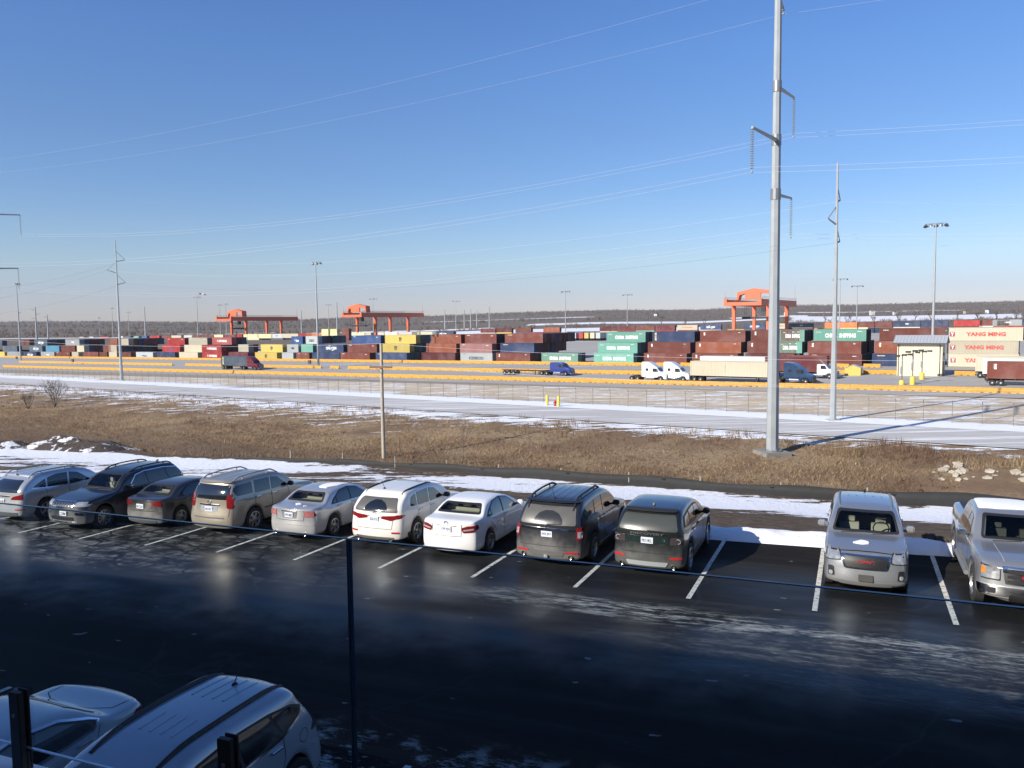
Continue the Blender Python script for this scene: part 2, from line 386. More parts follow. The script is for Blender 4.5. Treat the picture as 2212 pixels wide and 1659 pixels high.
# yard pavement
N = NT('pale concrete yard paving'); rr = N.node('ShaderNodeMapping'); rr.inputs['Rotation'].default_value = (0, 0, R_(33.5)); rr.inputs['Scale'].default_value = (0.02, 0.30, 1); N.link(N.co(), rr.inputs[0])
a = N.noise(1.0, 7, 0.65, rr.outputs[0], 0.5); b = N.noise(0.15, 6, 0.6)
c1 = N.mix(a, (0.27, 0.255, 0.235), (0.45, 0.425, 0.39)); c1 = N.mix(N.step(a, 0.60, 0.70), c1, (0.76, 0.76, 0.76)); c1 = N.mix(N.step(N.noise(1.0, 6, 0.6, N.scaled(1, 1, 1, rr.outputs[0])), 0.30, 0.22), c1, (0.12, 0.12, 0.12))
N.col(c1); N.rough(0.85); M_yard = N.m
def yv(ss, cs):
    V = [tuple(sc(s, (c_pave(s) if c is None else c), 0.02)) for s in ss for c in cs]; return np_mesh('yard_pavement', V, grid_faces(len(ss), len(cs)), True)
tag(place('yard_pavement', yv(np.arange(-900, 320, 20), [None]+list(np.arange(190, 640, 15))), M_yard), kind='structure')

# ------------------------------------------------------------------ far fields, hills and woods
ridge_px = np.array([(-2500, 700), (-900, 692), (-300, 694), (0, 691), (300, 689), (480, 690), (730, 683), (940, 679), (1100, 673), (1300, 668), (1500, 667), (1700, 657), (1850, 656), (2000, 652), (2212, 648), (2700, 645), (3600, 650), (6000, 660)], float)
dist_k = np.array([430, 520, 650, 900, 1300, 2000, 2800, 3600, 4600])
offs_c = np.array([60, 47, 38, 29, 20, 12, 4, 0, 12]); offs_l = np.array([52, 40, 31, 24, 17, 10, 3, 0, 9]); offs_r = np.array([54, 45, 38, 31, 23, 13, 4, 0, 12])
pxs = np.concatenate([np.arange(-3600, -400, 120), np.arange(-400, 2700, 24), np.arange(2700, 7200, 150)])
dd = np.concatenate([np.linspace(430, 900, 22), np.linspace(930, 2000, 26), np.linspace(2050, 4600, 26)])
def far_z(px, d):
    yr = np.interp(px, ridge_px[:, 0], ridge_px[:, 1])
    tl = np.clip((px-500)/600, 0, 1); tr = np.clip((px-1500)/500, 0, 1)
    off = (1-tl)*np.interp(d, dist_k, offs_l)+tl*((1-tr)*np.interp(d, dist_k, offs_c)+tr*np.interp(d, dist_k, offs_r))
    yh = CY-F_PX*math.tan(PITCH)+(px-CX)*math.tan(ROLL)
    z = EYE+(yh-(yr+off))/F_PX*d
    return z-(3.5-2.3*tl)-(9.0-3.5*tl)*np.clip((d-900)/2400, 0, 1)
PX, DD = np.meshgrid(pxs, dd, indexing='ij')
XX = (PX-CX)/F_PX*DD; ZZ = far_z(PX, DD)+noise2(XX, DD, 11, 3, 0.004)*0.0018*DD
# start beyond the yard
me = np_mesh('hills', np.stack([XX, DD, ZZ], -1).reshape(-1, 3), grid_faces(len(pxs), len(dd)), True)
def hump(v, a, b, w_): return sstep((v-a)/w_)*sstep((b-v)/w_)
nzf = noise2(XX*0.5, DD, 33, 4, 0.012)*0.35
fld = np.zeros_like(XX)
for (p0, p1, d0, d1) in ((1690, 2225, 720, 1180), (880, 1560, 545, 700), (1120, 1700, 880, 1060), (640, 1080, 760, 850), (1560, 1760, 1150, 1400), (1700, 2100, 1700, 1850), (2230, 2900, 640, 740), (-60, 330, 640, 700), (330, 620, 900, 980), (900, 1300, 1900, 2050), (-600, -60, 900, 1100)):
    fld = np.maximum(fld, hump(PX, p0, p1, 40)*hump(DD, d0, d1, 22))
at = me.attributes.new('field', 'FLOAT', 'POINT'); at.data.foreach_set('value', (fld+nzf*np.where(fld > 0.02, 1, 0.4)).ravel().astype(np.float32))
N = NT('winter fields'); nn = N.noise(0.02, 6, 0.65)
f1 = N.step(N.math('ADD', N.attr('field'), N.math('MULTIPLY', N.math('SUBTRACT', nn, 0.5), 0.9)), 0.42, 0.56)
wood = N.mix(nn, (0.10, 0.085, 0.072), (0.24, 0.20, 0.165)); N.col(N.mix(f1, wood, (0.74, 0.75, 0.78))); N.rough(0.95); N.bsdf.inputs['Specular IOR Level'].default_value = 0.05
tag(place('hills', me, N.m), kind='structure')
# the far woods: one mass of bare winter trees (upright splayed twig fans)
def twig_fans(P, H, n, wid, rg, spread=0.45):
    """n thin upright triangles per tree, spread in a loose crown"""
    m_ = len(P); a = rg.uniform(0, 2*math.pi, (m_, n)); rad = np.sqrt(rg.uniform(0, 1, (m_, n)))*spread*H[:, None]
    hb = rg.uniform(0.0, 0.55, (m_, n))*H[:, None]; ln = rg.uniform(0.25, 0.5, (m_, n))*H[:, None]
    top = np.minimum(hb+ln, H[:, None]*(1.0-0.55*(rad/(spread*H[:, None]+1e-6))**2))
    bx = P[:, 0, None]+np.cos(a)*rad*0.6; by = P[:, 1, None]+np.sin(a)*rad*0.6
    tx = P[:, 0, None]+np.cos(a)*rad*1.15; ty = P[:, 1, None]+np.sin(a)*rad*1.15
    w_ = wid*H[:, None]*rg.uniform(0.5, 1.3, (m_, n)); px_ = -np.sin(a+0.7)*w_; py_ = np.cos(a+0.7)*w_
    px_ = np.where(np.abs(px_) < 0.4*w_, 0.6*w_, px_)
    z0 = P[:, 2, None]
    V = np.stack([np.stack([bx-px_, by-py_, z0+hb], -1), np.stack([bx+px_, by+py_, z0+hb], -1), np.stack([tx, ty, z0+top], -1)], 2).reshape(-1, 3)
    return V, np.arange(len(V)).reshape(-1, 3)
N = NT('bare twigs'); g = N.node('ShaderNodeNewGeometry'); N.col(N.ramp(g.outputs['Random Per Island'], [(0, (0.095, 0.080, 0.070)), (0.6, (0.185, 0.155, 0.132)), (1, (0.28, 0.245, 0.215))])); N.rough(0.95); N.bsdf.inputs['Specular IOR Level'].default_value = 0.05; M_twig = N.m
pts = []; hts = []
rw = np.random.default_rng(5)
for (lo, hi, cnt, hmin, hmax, thr) in ((580, 760, 1300, 3, 6, 0.0), (760, 1200, 1700, 3.5, 6.5, 0.05), (1200, 2000, 3400, 5, 8, -0.05), (2000, 3600, 6500, 6, 10, -0.25), (3300, 3750, 2600, 6, 11, -1)):
    px_ = rw.uniform(-700, 2900, cnt); d_ = rw.uniform(lo, hi, cnt)
    x_ = (px_-CX)/F_PX*d_; k = noise2(x_*0.6, d_*1.6, 21, 3, 0.006 if lo < 2000 else 0.003)
    ok = k > thr
    for (p0, p1, d0, d1) in ((1690, 2225, 720, 1180), (880, 1560, 545, 700), (1120, 1700, 880, 1060), (640, 1080, 760, 850)): ok &= ~((px_ > p0) & (px_ < p1) & (d_ > d0+15) & (d_ < d1-15))
    px_, d_, x_ = px_[ok], d_[ok], x_[ok]
    z_ = far_z(px_, d_)+noise2(x_, d_, 11, 3, 0.004)*0.0018*d_-0.8
    pts.append(np.stack([x_, d_, z_], 1)); hts.append(rw.uniform(hmin, hmax, len(x_)))
P = np.concatenate(pts); Hh = np.concatenate(hts)
V, Fc = twig_fans(P, Hh, 34, 0.026, rw, 0.60)
tag(place('woods', np_mesh('woods', V, Fc), M_twig), kind='stuff', label='bare winter woods covering the far hills')

# ------------------------------------------------------------------ parking lot
N = NT('wet dark asphalt'); co = N.co(); x, y, z = N.sep()
n_f = N.noise(26, 6, 0.75); n_m = N.noise(1.3, 7, 0.6); n_l = N.noise(0.28, 4, 0.5, N.scaled(0.45, 1, 1)); st = N.noise(1.0, 9, 0.72, N.scaled(0.55, 3.6, 1), 0.3)
sp1 = N.noise(7.0, 8, 0.75, N.scaled(0.5, 1.6, 1))
tk = N.noise(1.0, 6, 0.6, N.scaled(0.10, 1.5, 1), 0.4); grit = N.noise(75, 3, 0.6)
base = N.mix(n_f, (0.0075, 0.0068, 0.006), (0.024, 0.022, 0.020))
base = N.mix(N.math('MULTIPLY', N.step(tk, 0.48, 0.66), 0.6), base, (0.034, 0.032, 0.030)); base = N.mix(N.math('MULTIPLY', N.step(grit, 0.62, 0.72), 0.5), base, (0.060, 0.058, 0.055))
vc = N.node('ShaderNodeTexVoronoi'); vc.feature = 'DISTANCE_TO_EDGE'; vc.inputs['Scale'].default_value = 0.16; wc = N.node('ShaderNodeVectorMath', operation='ADD'); N.link(co, wc.inputs[0]); nc = N.node('ShaderNodeTexNoise'); nc.inputs['Scale'].default_value = 0.8; nc.inputs['Detail'].default_value = 6; N.link(co, nc.inputs[0]); N.link(nc.outputs['Color'], wc.inputs[1]); N.link(wc.outputs[0], vc.inputs['Vector'])
base = N.mix(N.math('MULTIPLY', N.step(vc.outputs['Distance'], 0.005, 0.002), 0.14), base, (0.085, 0.083, 0.08))
def band(v, a, b, c, d): return N.math('MULTIPLY', N.step(v, a, b), N.step(v, d, c))
# salt film dried by the sun among the stalls at the left end, broken by sealed cracks
vo = N.node('ShaderNodeTexVoronoi'); vo.feature = 'DISTANCE_TO_EDGE'; vo.inputs['Scale'].default_value = 0.95
wv = N.node('ShaderNodeVectorMath', operation='ADD'); N.link(N.scaled(1.0, 1.5, 1), wv.inputs[0]); nv = N.node('ShaderNodeTexNoise'); nv.inputs['Scale'].default_value = 1.1; nv.inputs['Detail'].default_value = 4; N.link(co, nv.inputs[0]); N.link(nv.outputs['Color'], wv.inputs[1]); N.link(wv.outputs[0], vo.inputs['Vector'])
crk = N.math('MULTIPLY', N.step(vo.outputs['Distance'], 0.02, 0.09), N.step(N.noise(5.0, 6, 0.7, N.scaled(0.5, 2.0, 1)), 0.36, 0.56))
leftw = N.math('MULTIPLY', N.step(x, 14.0, -2.0), band(y, -2.6, -1.6, 4.5, 7.0))
film = N.math('MULTIPLY', N.math('MULTIPLY', leftw, crk), N.step(N.math('ADD', N.math('MULTIPLY', n_m, 0.55), N.math('MULTIPLY', st, 0.45)), 0.42, 0.60))
# drifted salt and old snow along the driving lane on the right
lc = N.math('ABSOLUTE', N.math('ADD', y, N.math('ADD', N.math('MULTIPLY', N.math('SUBTRACT', x, 19.0), 0.07), 1.05)))
lane = N.math('MULTIPLY', N.step(x, 11.0, 19.0), N.step(lc, 0.85, 0.20))
lane2 = N.math('MULTIPLY', N.math('MULTIPLY', N.step(x, 16, 24), band(y, -4.4, -3.2, -2.4, 0.8)), 0.42)
lanes = N.math('MULTIPLY', N.math('MAXIMUM', lane, lane2), N.step(N.math('ADD', N.math('MULTIPLY', st, 0.5), N.math('MULTIPLY', sp1, 0.5)), 0.46, 0.60))
near = N.math('MULTIPLY', N.math('MULTIPLY', band(y, -9.9, -9.0, -8.2, -7.2), N.step(x, 12.5, 15)), N.step(N.math('ADD', N.math('MULTIPLY', n_m, 0.6), N.math('MULTIPLY', sp1, 0.4)), 0.515, 0.60))
flk = N.step(N.noise(3.2, 3, 0.4, N.scaled(0.7, 1.5, 1)), 0.735, 0.76)
flk = N.math('MULTIPLY', flk, 0.55)
salt = N.math('MAXIMUM', N.math('MAXIMUM', N.math('MULTIPLY', film, 0.62), lanes), N.math('MAXIMUM', N.math('MULTIPLY', near, 1.0), flk))
N.col(N.mix(salt, base, (0.36, 0.36, 0.34)))
wet = N.math('MULTIPLY', N.step(n_l, 0.30, 0.58), N.math('MULTIPLY', N.step(N.math('ADD', y, N.math('MULTIPLY', n_m, 3.0)), -4.6, -1.5), N.step(y, 4.5, 2.0)))
rg_ = N.math('ADD', N.math('MULTIPLY', wet, -0.42), 0.74); rg_ = N.math('ADD', rg_, N.math('MULTIPLY', N.math('SUBTRACT', n_f, 0.5), 0.15))
N.rough(N.math('ADD', rg_, N.math('MULTIPLY', salt, 0.45), clamp=True)); N.set(N.bsdf.inputs['Specular IOR Level'], N.math('ADD', N.math('MULTIPLY', wet, 0.16), 0.035))
N.bump(n_f, 0.12, 0.004); M_lot = N.m
ls_ = np.concatenate([np.arange(-90, -20, 10), np.arange(-20, 60, 2.0), np.arange(60, 121, 10)]); lt_ = np.array([-26, -20, -14, -10, -6, -4.5, -3, -1.5, 0, 1.5, 3, 4.5, 5.95])
V = [(s, t, lot_z(s, t)) for s in ls_ for t in lt_]
me = np_mesh('parking_lot', V, grid_faces(len(ls_), len(lt_)), True)
lo = place('parking_lot', me, M_lot)
ML = Matrix(((L_d.x, L_e.x, 0, L_0.x), (L_d.y, L_e.y, 0, L_0.y), (0, 0, 1, 0), (0, 0, 0, 1)))
lo.matrix_world = ML; tag(lo, kind='structure')
N = NT('worn stall paint'); n_ = N.noise(9, 6, 0.7, N.scaled(1, 1, 1)); N.col(N.mix(N.step(n_, 0.32, 0.52), (0.09, 0.09, 0.09), (0.66, 0.64, 0.56))); N.rough(0.7); M_stripe = N.m
def stripe(s, t0, t1, wdt=0.11):
    V = []
    for i in range(13):
        t = t0+(t1-t0)*i/12
        for q in (-wdt/2, wdt/2): V.append(tuple(lot(s+q, t, 0.006)))
    me = np_mesh('stall_line', V, grid_faces(13, 2)); tag(place('stall_line', me, M_stripe), kind='structure')
for i in range(-4, 16): stripe(2.74*i, 0.0, 5.72)
for i in range(-2, 12): stripe(2.74*i+0.32, -14.6, -8.55)

# ------------------------------------------------------------------ container yard
K = 2212/2500.0
def ordn(n):
    w_ = ['first', 'second', 'third', 'fourth', 'fifth', 'sixth', 'seventh', 'eighth', 'ninth', 'tenth', 'eleventh', 'twelfth']
    return w_[n-1] if n <= 12 else f"{n}{'th' if 10 <= n % 100 <= 20 else {1: 'st', 2: 'nd', 3: 'rd'}.get(n % 10, 'th')}"
TC = R_(33.0); C_D = Vector((math.cos(TC), -math.sin(TC))); C_N = Vector((math.sin(TC), math.cos(TC)))
PITCH_ROW = 2.55
CCOL = dict(brown=((0.165, 0.046, 0.032), 'brown'), maroon=((0.12, 0.024, 0.027), 'maroon'), orange=((0.24, 0.070, 0.034), 'orange brown'), bright=((0.60, 0.17, 0.05), 'bright orange'),
  red=((0.36, 0.030, 0.026), 'red'), pink=((0.45, 0.12, 0.11), 'faded pinkish red'), rose=((0.33, 0.16, 0.15), 'chalky pink brown'), navy=((0.030, 0.052, 0.125), 'navy blue'), blue=((0.045, 0.10, 0.27), 'blue'),
  slate=((0.085, 0.115, 0.155), 'slate blue'), teal=((0.15, 0.37, 0.29), 'teal green'), green=((0.20, 0.37, 0.29), 'pale green'), sky=((0.08, 0.25, 0.38), 'sky blue'), grey=((0.28, 0.30, 0.30), 'grey'),
  dgrey=((0.11, 0.125, 0.13), 'dark grey'), lgrey=((0.46, 0.49, 0.49), 'light grey'), cream=((0.54, 0.485, 0.36), 'cream'), khaki=((0.38, 0.36, 0.28), 'khaki'), white=((0.64, 0.63, 0.58), 'white'),
  yellow=((0.58, 0.44, 0.11), 'mustard yellow'), lemon=((0.75, 0.70, 0.38), 'pale yellow'), dgreen=((0.02, 0.10, 0.095), 'dark green'))
CM = {k: paint_container('container paint '+v[1], v[0], 0.55 if k in ('cream', 'white', 'green', 'rose') else 0.3) for k, v in CCOL.items()}
M_cdoor = mat('container door bars', (0.06, 0.06, 0.062), 0.5, 0.3)
_cm = {}
def container_mesh(L, H=2.9, W=2.44, detail=True):
    k = (L, H, detail)
    if k in _cm: return _cm[k]
    b = MB(); hx, hy = L/2, W/2; d = 0.036
    if detail:
        n = max(6, int((L-0.5)/0.28)); xs = []; 
        for i in range(n):
            x0 = -hx+0.22+(L-0.44)*i/n; p = (L-0.44)/n
            xs += [(x0, 0), (x0+p*0.34, 0), (x0+p*0.5, 1), (x0+p*0.84, 1)]
        xs.append((hx-0.22, 0))
        for sg in (-1, 1):
            V = []; Fq = []
            for x, o in xs: V += [(x, sg*(hy-0.02-d*o), 0.15), (x, sg*(hy-0.02-d*o), H-0.10)]
            for i in range(len(xs)-1): Fq.append((2*i, 2*i+2, 2*i+3, 2*i+1))
            b.add(V, Fq)
        for sx in (-1, 1):
            for sy in (-1, 1): b.box(sx*hx-(0.2 if sx > 0 else 0), sx*hx+(0.2 if sx < 0 else 0), sy*hy-(0.14 if sy > 0 else 0), sy*hy+(0.14 if sy < 0 else 0), 0, H)
        for sy in (-1, 1):
            a, c = sorted((sy*hy*0.999, sy*(hy-0.1))); b.box(-hx+0.2, hx-0.2, a, c, 0.02, 0.17); b.box(-hx+0.2, hx-0.2, a, c, H-0.12, H-0.012)
        b.box(-hx+0.05, hx-0.05, -hy+0.1, hy-0.1, H-0.09, H-0.03)
        V = []; Fq = []                                        # corrugated front wall at -x, plain doors at +x
        m_ = 9
        for i in range(m_*2+1): V += [(-hx+0.05+(0.04 if (i//1) % 2 else 0), -hy+0.14+(W-0.28)*i/(m_*2), 0.1), (-hx+0.05+(0.04 if i % 2 else 0), -hy+0.14+(W-0.28)*i/(m_*2), H-0.05)]
        for i in range(m_*2): Fq.append((2*i, 2*i+1, 2*i+3, 2*i+2))
        b.add(V, Fq); b.box(hx-0.1, hx-0.04, -hy+0.14, hy-0.14, 0.1, H-0.06)
    else:
        b.box(-hx, hx, -hy, hy, 0, H); b.box(-hx-0.03, -hx, -hy, hy, 0, 0.15); b.box(-hx+0.1, hx-0.1, -hy-0.02, -hy, H-0.14, H)
    _cm[k] = b.mesh('container'); return _cm[k]
def door_mesh(H=2.9, W=2.44):
    if 'door' in _cm: return _cm['door']
    b = MB()
    for y in (-0.85, -0.35, 0.35, 0.85): b.tube([(0.02, y, 0.15), (0.02, y, H-0.15)], 0.035, 6)
    for y in (-0.6, 0.6): b.box(-0.01, 0.035, y-0.22, y+0.22, 1.05, 1.10)
    b.box(-0.01, 0.01, -0.012, 0.012, 0.12, H-0.1)
    _cm['door'] = b.mesh('locking_bars'); return _cm['door']
M_let = {'w': mat('white lettering', (0.80, 0.80, 0.76), 0.6, var=0.08), 'k': mat('dark lettering', (0.03, 0.03, 0.035), 0.6), 'r': mat('red lettering', (0.50, 0.07, 0.06), 0.6), 'b': mat('blue lettering', (0.06, 0.08, 0.35), 0.6), 'y': mat('yellow lettering', (0.70, 0.60, 0.30), 0.6)}
TEXTS = {  # text: list of (string, colour, height, width, x, z)
 'HY': [('HYUNDAI', 'w', 0.75, 4.6, 0.6, 1.45), ('/|', 'w', 0.7, 0.5, -2.7, 1.45)], 'CS': [('CHINA  SHIPPING', 'w', 0.82, 6.6, 0.2, 1.35), ('C S C L', 'w', 0.2, 1.2, -4.9, 2.2), ('8100', 'w', 0.2, 0.9, 4.6, 2.35)],
 'CO': [('COSCO', 'k', 0.75, 5.2, 0, 1.25), ('cosco', 'k', 0.16, 0.9, -4.6, 2.5)], 'MSC': [('m', 'k', 0.62, 1.1, 0, 1.75), ('SC', 'k', 0.5, 0.95, 0, 1.05)], 'MA': [('MAERSK', 'k', 0.55, 2.9, 0.3, 1.45), ('*', 'b', 0.5, 0.5, -1.8, 1.45)],
 'CMA': [('CMA CGM', 'w', 0.8, 4.8, 0, 1.45), ('(', 'w', 0.2, 1.6, -0.6, 2.25), (')', 'w', 0.2, 1.6, 0.6, 0.65)], 'MOL': [('MOL', 'w', 0.6, 2.2, 0.6, 1.55), (')', 'w', 0.6, 0.3, -1.0, 1.55)],
 'TEX': [('tex', 'w', 0.8, 0.42, -4.9, 2.15), ('4 5', 'w', 0.18, 0.6, 4.5, 2.4)], 'HP': [('Hapag', 'b', 0.7, 3.0, 0, 1.3)], 'SCH': [('Schum', 'w', 0.8, 3.0, 0.5, 1.3), ("'n", 'w', 0.6, 0.8, -2.2, 1.5)],
 'YM': [('YANG MING', 'r', 0.72, 7.0, 0.35, 1.45), ('Y', 'w', 0.6, 0.6, -4.9, 1.45)], 'YMs': [('YANG MING', 'r', 0.55, 5.4, 0.4, 1.5), ('Y', 'k', 0.5, 0.5, -3.0, 1.5)], 'CR': [('CRONOS', 'y', 0.25, 1.7, -4.2, 2.4)], 'ID': [('CAXU', 'w', 0.2, 1.2, -4.7, 2.45), ('45G1', 'w', 0.2, 0.9, 4.4, 2.3)],
 'UES': [('UES', 'w', 0.75, 0.4, -4.9, 2.05), ('22', 'w', 0.2, 0.5, 4.6, 2.4)], 'ZIM': [('<>', 'w', 0.6, 1.5, 0, 1.6)], 'OR': [('GOLD', 'y', 1.9, 0.5, -5.1, 1.5)], 'CXL': [('CONEX', 'k', 0.5, 3.4, 0, 1.5)]}
def put_text(o, key, L, H):
    s_ = min(1.0, L/12.19)
    for (t, c, h, w_, x, z) in TEXTS[key]:
        big_ = 1.25 if h >= 0.5 else 1.0; xx = x*s_ if abs(x) < 4 else math.copysign(L/2-(6.1-abs(x)), x)
        me = text_mesh(t, h*big_, w_*s_*(1.08 if big_ > 1 else 1), 0.045)
        place('lettering', me, M_let[c], o, (xx, -1.224, z*H/2.9))
        if key == 'YM' and t == 'Y': place('emblem_panel', MB().box(-0.5, 0.5, -0.001, 0.006, -0.5, 0.5).mesh('emblem_panel'), mat('dark red emblem square', (0.30, 0.06, 0.10), 0.6), o, (xx, -1.2215, z))
def row_point(px_src, cr):
    v = ray(px_src*K, 790.0); k = cr/(v.x*C_N.x+v.y*C_N.y); return Vector((v.x*k, v.y*k))
TIERN = {1: 'bottom', 2: 'middle', 3: 'top'}
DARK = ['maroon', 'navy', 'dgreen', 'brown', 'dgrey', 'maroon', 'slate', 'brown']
C0 = 207.0; n_tier = {1: 0, 2: 0, 3: 0}; GC = 'stacked shipping containers'
Z = lambda k: {1: (0, .22604), 2: (450, .22604), 3: (900, .22604), 4: (1350, .22604), 5: (1750, .18083), 6: (2100, .18083)}[k]
def zx(k, x): a, b = Z(k); return a+b*x
def put_container(p2, z, L, col, text=None, label=None, group=GC, detail=True, H=2.9, rz=None, door=True):
    o = place('shipping_container', container_mesh(L, H, 2.44, detail), CM[col], None, (p2[0], p2[1], z), -TC if rz is None else rz)
    tag(o, label, 'container', group)
    if text: put_text(o, text, L, H)
    if door and detail: place('locking_bars', door_mesh(), M_cdoor, o, (L/2-0.03, 0, 0))
    return o
# front block: (zoom, left edge, tier, row, length, colour, text, containers visible behind it)
FRONT = [
 (1, -70, 1, 0, 12.19, 'yellow', None, 0), (1, 85, 1, 0, 12.19, 'grey', None, 1), (1, 262, 1, 0, 12.19, 'navy', 'CMA', 1), (1, 448, 1, 0, 12.19, 'grey', 'MOL', 0), (1, 610, 1, 0, 12.19, 'brown', 'ID', 0), (1, 782, 1, 0, 6.06, 'cream', None, 1), (1, 906, 1, 0, 12.19, 'brown', None, 0), (1, 1080, 1, 0, 6.06, 'brown', None, 0), (1, 1183, 1, 0, 6.06, 'cream', None, 0), (1, 1290, 1, 0, 9.0, 'brown', None, 1), (1, 1475, 1, 0, 12.19, 'lgrey', 'HP', 1), (1, 1703, 1, 0, 12.19, 'navy', None, 1), (1, 1940, 1, 0, 12.19, 'cream', None, 1),
 (2, 198, 1, 0, 12.19, 'red', 'HY', 6), (2, 470, 1, 1, 12.19, 'maroon', None, 1), (2, 768, 1, 0, 12.19, 'yellow', 'MSC', 1), (2, 1058, 1, 0, 6.06, 'lgrey', None, 1), (2, 1213, 1, 0, 6.7, 'brown', 'ID', 1), (2, 1383, 1, 0, 13.72, 'navy', None, 1), (2, 1690, 1, 0, 13.72, 'brown', 'ID', 2),
 (3, 80, 1, 0, 13.72, 'navy', 'CR', 4), (3, 573, 1, 0, 13.72, 'maroon', None, 3), (3, 993, 1, 0, 12.19, 'lgrey', 'CO', 2), (3, 1378, 1, 0, 12.19, 'brown', 'UES', 6), (3, 1868, 1, 0, 12.19, 'green', 'CS', 1),
 (4, 443, 1, 0, 12.19, 'teal', 'CS', 4), (4, 983, 1, 0, 12.19, 'brown', 'TEX', 2), (4, 1502, 1, 0, 12.19, 'brown', 'TEX', 1), (5, 380, 1, 0, 12.19, 'maroon', None, 1), (5, 780, 1, 1, 6.06, 'navy', 'ZIM', 1), (5, 1235, 1, 0, 12.19, 'brown', 'ID', 6), (6, 160, 1, 0, 12.19, 'navy', 'CR', 2), (6, 1170, 1, 0, 13.72, 'cream', 'YM', 4),
 (1, -160, 2, 1, 6.06, 'blue', None, 0), (1, 40, 2, 1, 14.6, 'slate', None, 0), (1, 328, 2, 1, 12.19, 'slate', 'CMA', 0), (1, 505, 2, 1, 12.19, 'sky', None, 0), (1, 668, 2, 1, 12.19, 'brown', None, 0), (1, 840, 2, 1, 6.06, 'cream', None, 4), (1, 1122, 2, 1, 6.06, 'brown', None, 0), (1, 1185, 2, 1, 6.06, 'cream', None, 7), (1, 1760, 2, 1, 12.19, 'red', 'HP', 2), (1, 1998, 2, 1, 12.19, 'cream', 'ID', 1),
 (2, 196, 2, 0, 12.19, 'red', 'HY', 5), (2, 590, 2, 2, 6.06, 'khaki', None, 1), (2, 832, 2, 1, 12.19, 'yellow', 'MSC', 1), (2, 1115, 2, 1, 6.06, 'lgrey', 'MA', 1), (2, 1268, 2, 1, 6.06, 'teal', None, 2), (2, 1460, 2, 1, 12.19, 'navy', 'CMA', 2), (2, 1768, 2, 1, 13.72, 'brown', 'ID', 2),
 (3, 150, 2, 1, 12.19, 'yellow', 'MSC', 3), (3, 628, 2, 1, 12.19, 'orange', None, 2), (3, 990, 2, 0, 12.19, 'rose', 'ID', 4), (3, 1425, 2, 1, 12.19, 'navy', 'CR', 7),
 (4, 488, 2, 1, 12.19, 'teal', 'CS', 3), (4, 1025, 2, 1, 12.19, 'brown', 'TEX', 2), (4, 1540, 2, 1, 12.19, 'orange', 'TEX', 2), (5, 410, 2, 1, 12.19, 'brown', 'UES', 2), (5, 812, 2, 1, 6.06, 'teal', 'CS', 3), (5, 1222, 2, 0, 12.19, 'brown', 'UES', 6), (6, 188, 2, 0, 12.19, 'orange', 'UES', 2), (6, 1160, 2, 0, 13.72, 'cream', 'YM', 4),
 (1, -110, 3, 2, 14.6, 'slate', None, 0), (1, 268, 3, 5, 6.06, 'brown', None, 0), (1, 385, 3, 2, 12.19, 'slate', 'CMA', 5), (1, 720, 3, 2, 12.19, 'grey', 'MOL', 4), (1, 1197, 3, 2, 6.06, 'orange', None, 0), (1, 1315, 3, 2, 6.06, 'cream', None, 6), (1, 1815, 3, 2, 12.19, 'red', 'ID', 6),
 (2, 58, 3, 2, 12.19, 'khaki', 'ID', 2), (2, 310, 3, 2, 12.19, 'pink', 'HY', 2), (2, 1165, 3, 3, 6.06, 'blue', 'SCH', 1), (2, 1320, 3, 3, 6.06, 'lgrey', 'CO', 5), (2, 1815, 3, 2, 13.72, 'blue', 'ID', 3),
 (3, 183, 3, 2, 13.72, 'yellow', 'MSC', 2), (3, 683, 3, 2, 12.19, 'orange', 'ID', 2), (3, 1045, 3, 2, 12.19, 'brown', 'ID', 3), (3, 1475, 3, 2, 13.72, 'brown', 'CR', 7),
 (4, 580, 3, 3, 12.19, 'teal', 'CS', 2), (4, 1073, 3, 2, 12.19, 'navy', 'OR', 2), (4, 1588, 3, 2, 12.19, 'brown', 'TEX', 5), (5, 455, 3, 2, 12.19, 'brown', 'UES', 2), (5, 845, 3, 2, 6.06, 'green', 'CS', 4), (5, 1300, 3, 2, 12.19, 'teal', 'CS', 2), (6, 250, 3, 2, 16.15, 'brown', 'ID', 2), (6, 1150, 3, 0, 14.6, 'cream', 'YM', 4)]
FRONT.sort(key=lambda t: (t[2], zx(t[0], t[1])))
words2 = {1: 'one', 2: 'two', 3: 'three', 4: 'four', 5: 'five', 6: 'six', 7: 'seven'}
for (k, x, tier, row, L, col, text, nb) in FRONT:
    n_tier[tier] += 1; p = row_point(zx(k, x), C0+row*PITCH_ROW-1.22) + C_D*(L/2) + C_N*1.22
    p0 = p - C_N*(row*PITCH_ROW); s0, c0 = to_sc(Vector((p0.x, p0.y))); zb = yz(s0, 208.0)+0.02+(tier-1)*2.9
    let = {'w': ' with white lettering', 'k': ' with black lettering', 'r': ' with red lettering', 'b': ' with blue lettering', 'y': ' with yellow lettering'}[TEXTS[text][0][1]] if text and text != 'ID' else ''
    put_container(p, zb, L, col, text, f"{CCOL[col][1]} container{let}, {ordn(n_tier[tier])} from the left in the {TIERN[tier]} front tier")
    for j in range(1, nb+1):
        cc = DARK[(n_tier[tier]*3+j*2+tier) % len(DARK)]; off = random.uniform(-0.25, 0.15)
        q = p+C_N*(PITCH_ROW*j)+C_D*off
        put_container(q, zb, L, cc, None, f"{CCOL[cc][1]} container {words2[j]} deep behind {ordn(n_tier[tier])} {TIERN[tier]}-tier front container", group='containers deeper in the front stacks')
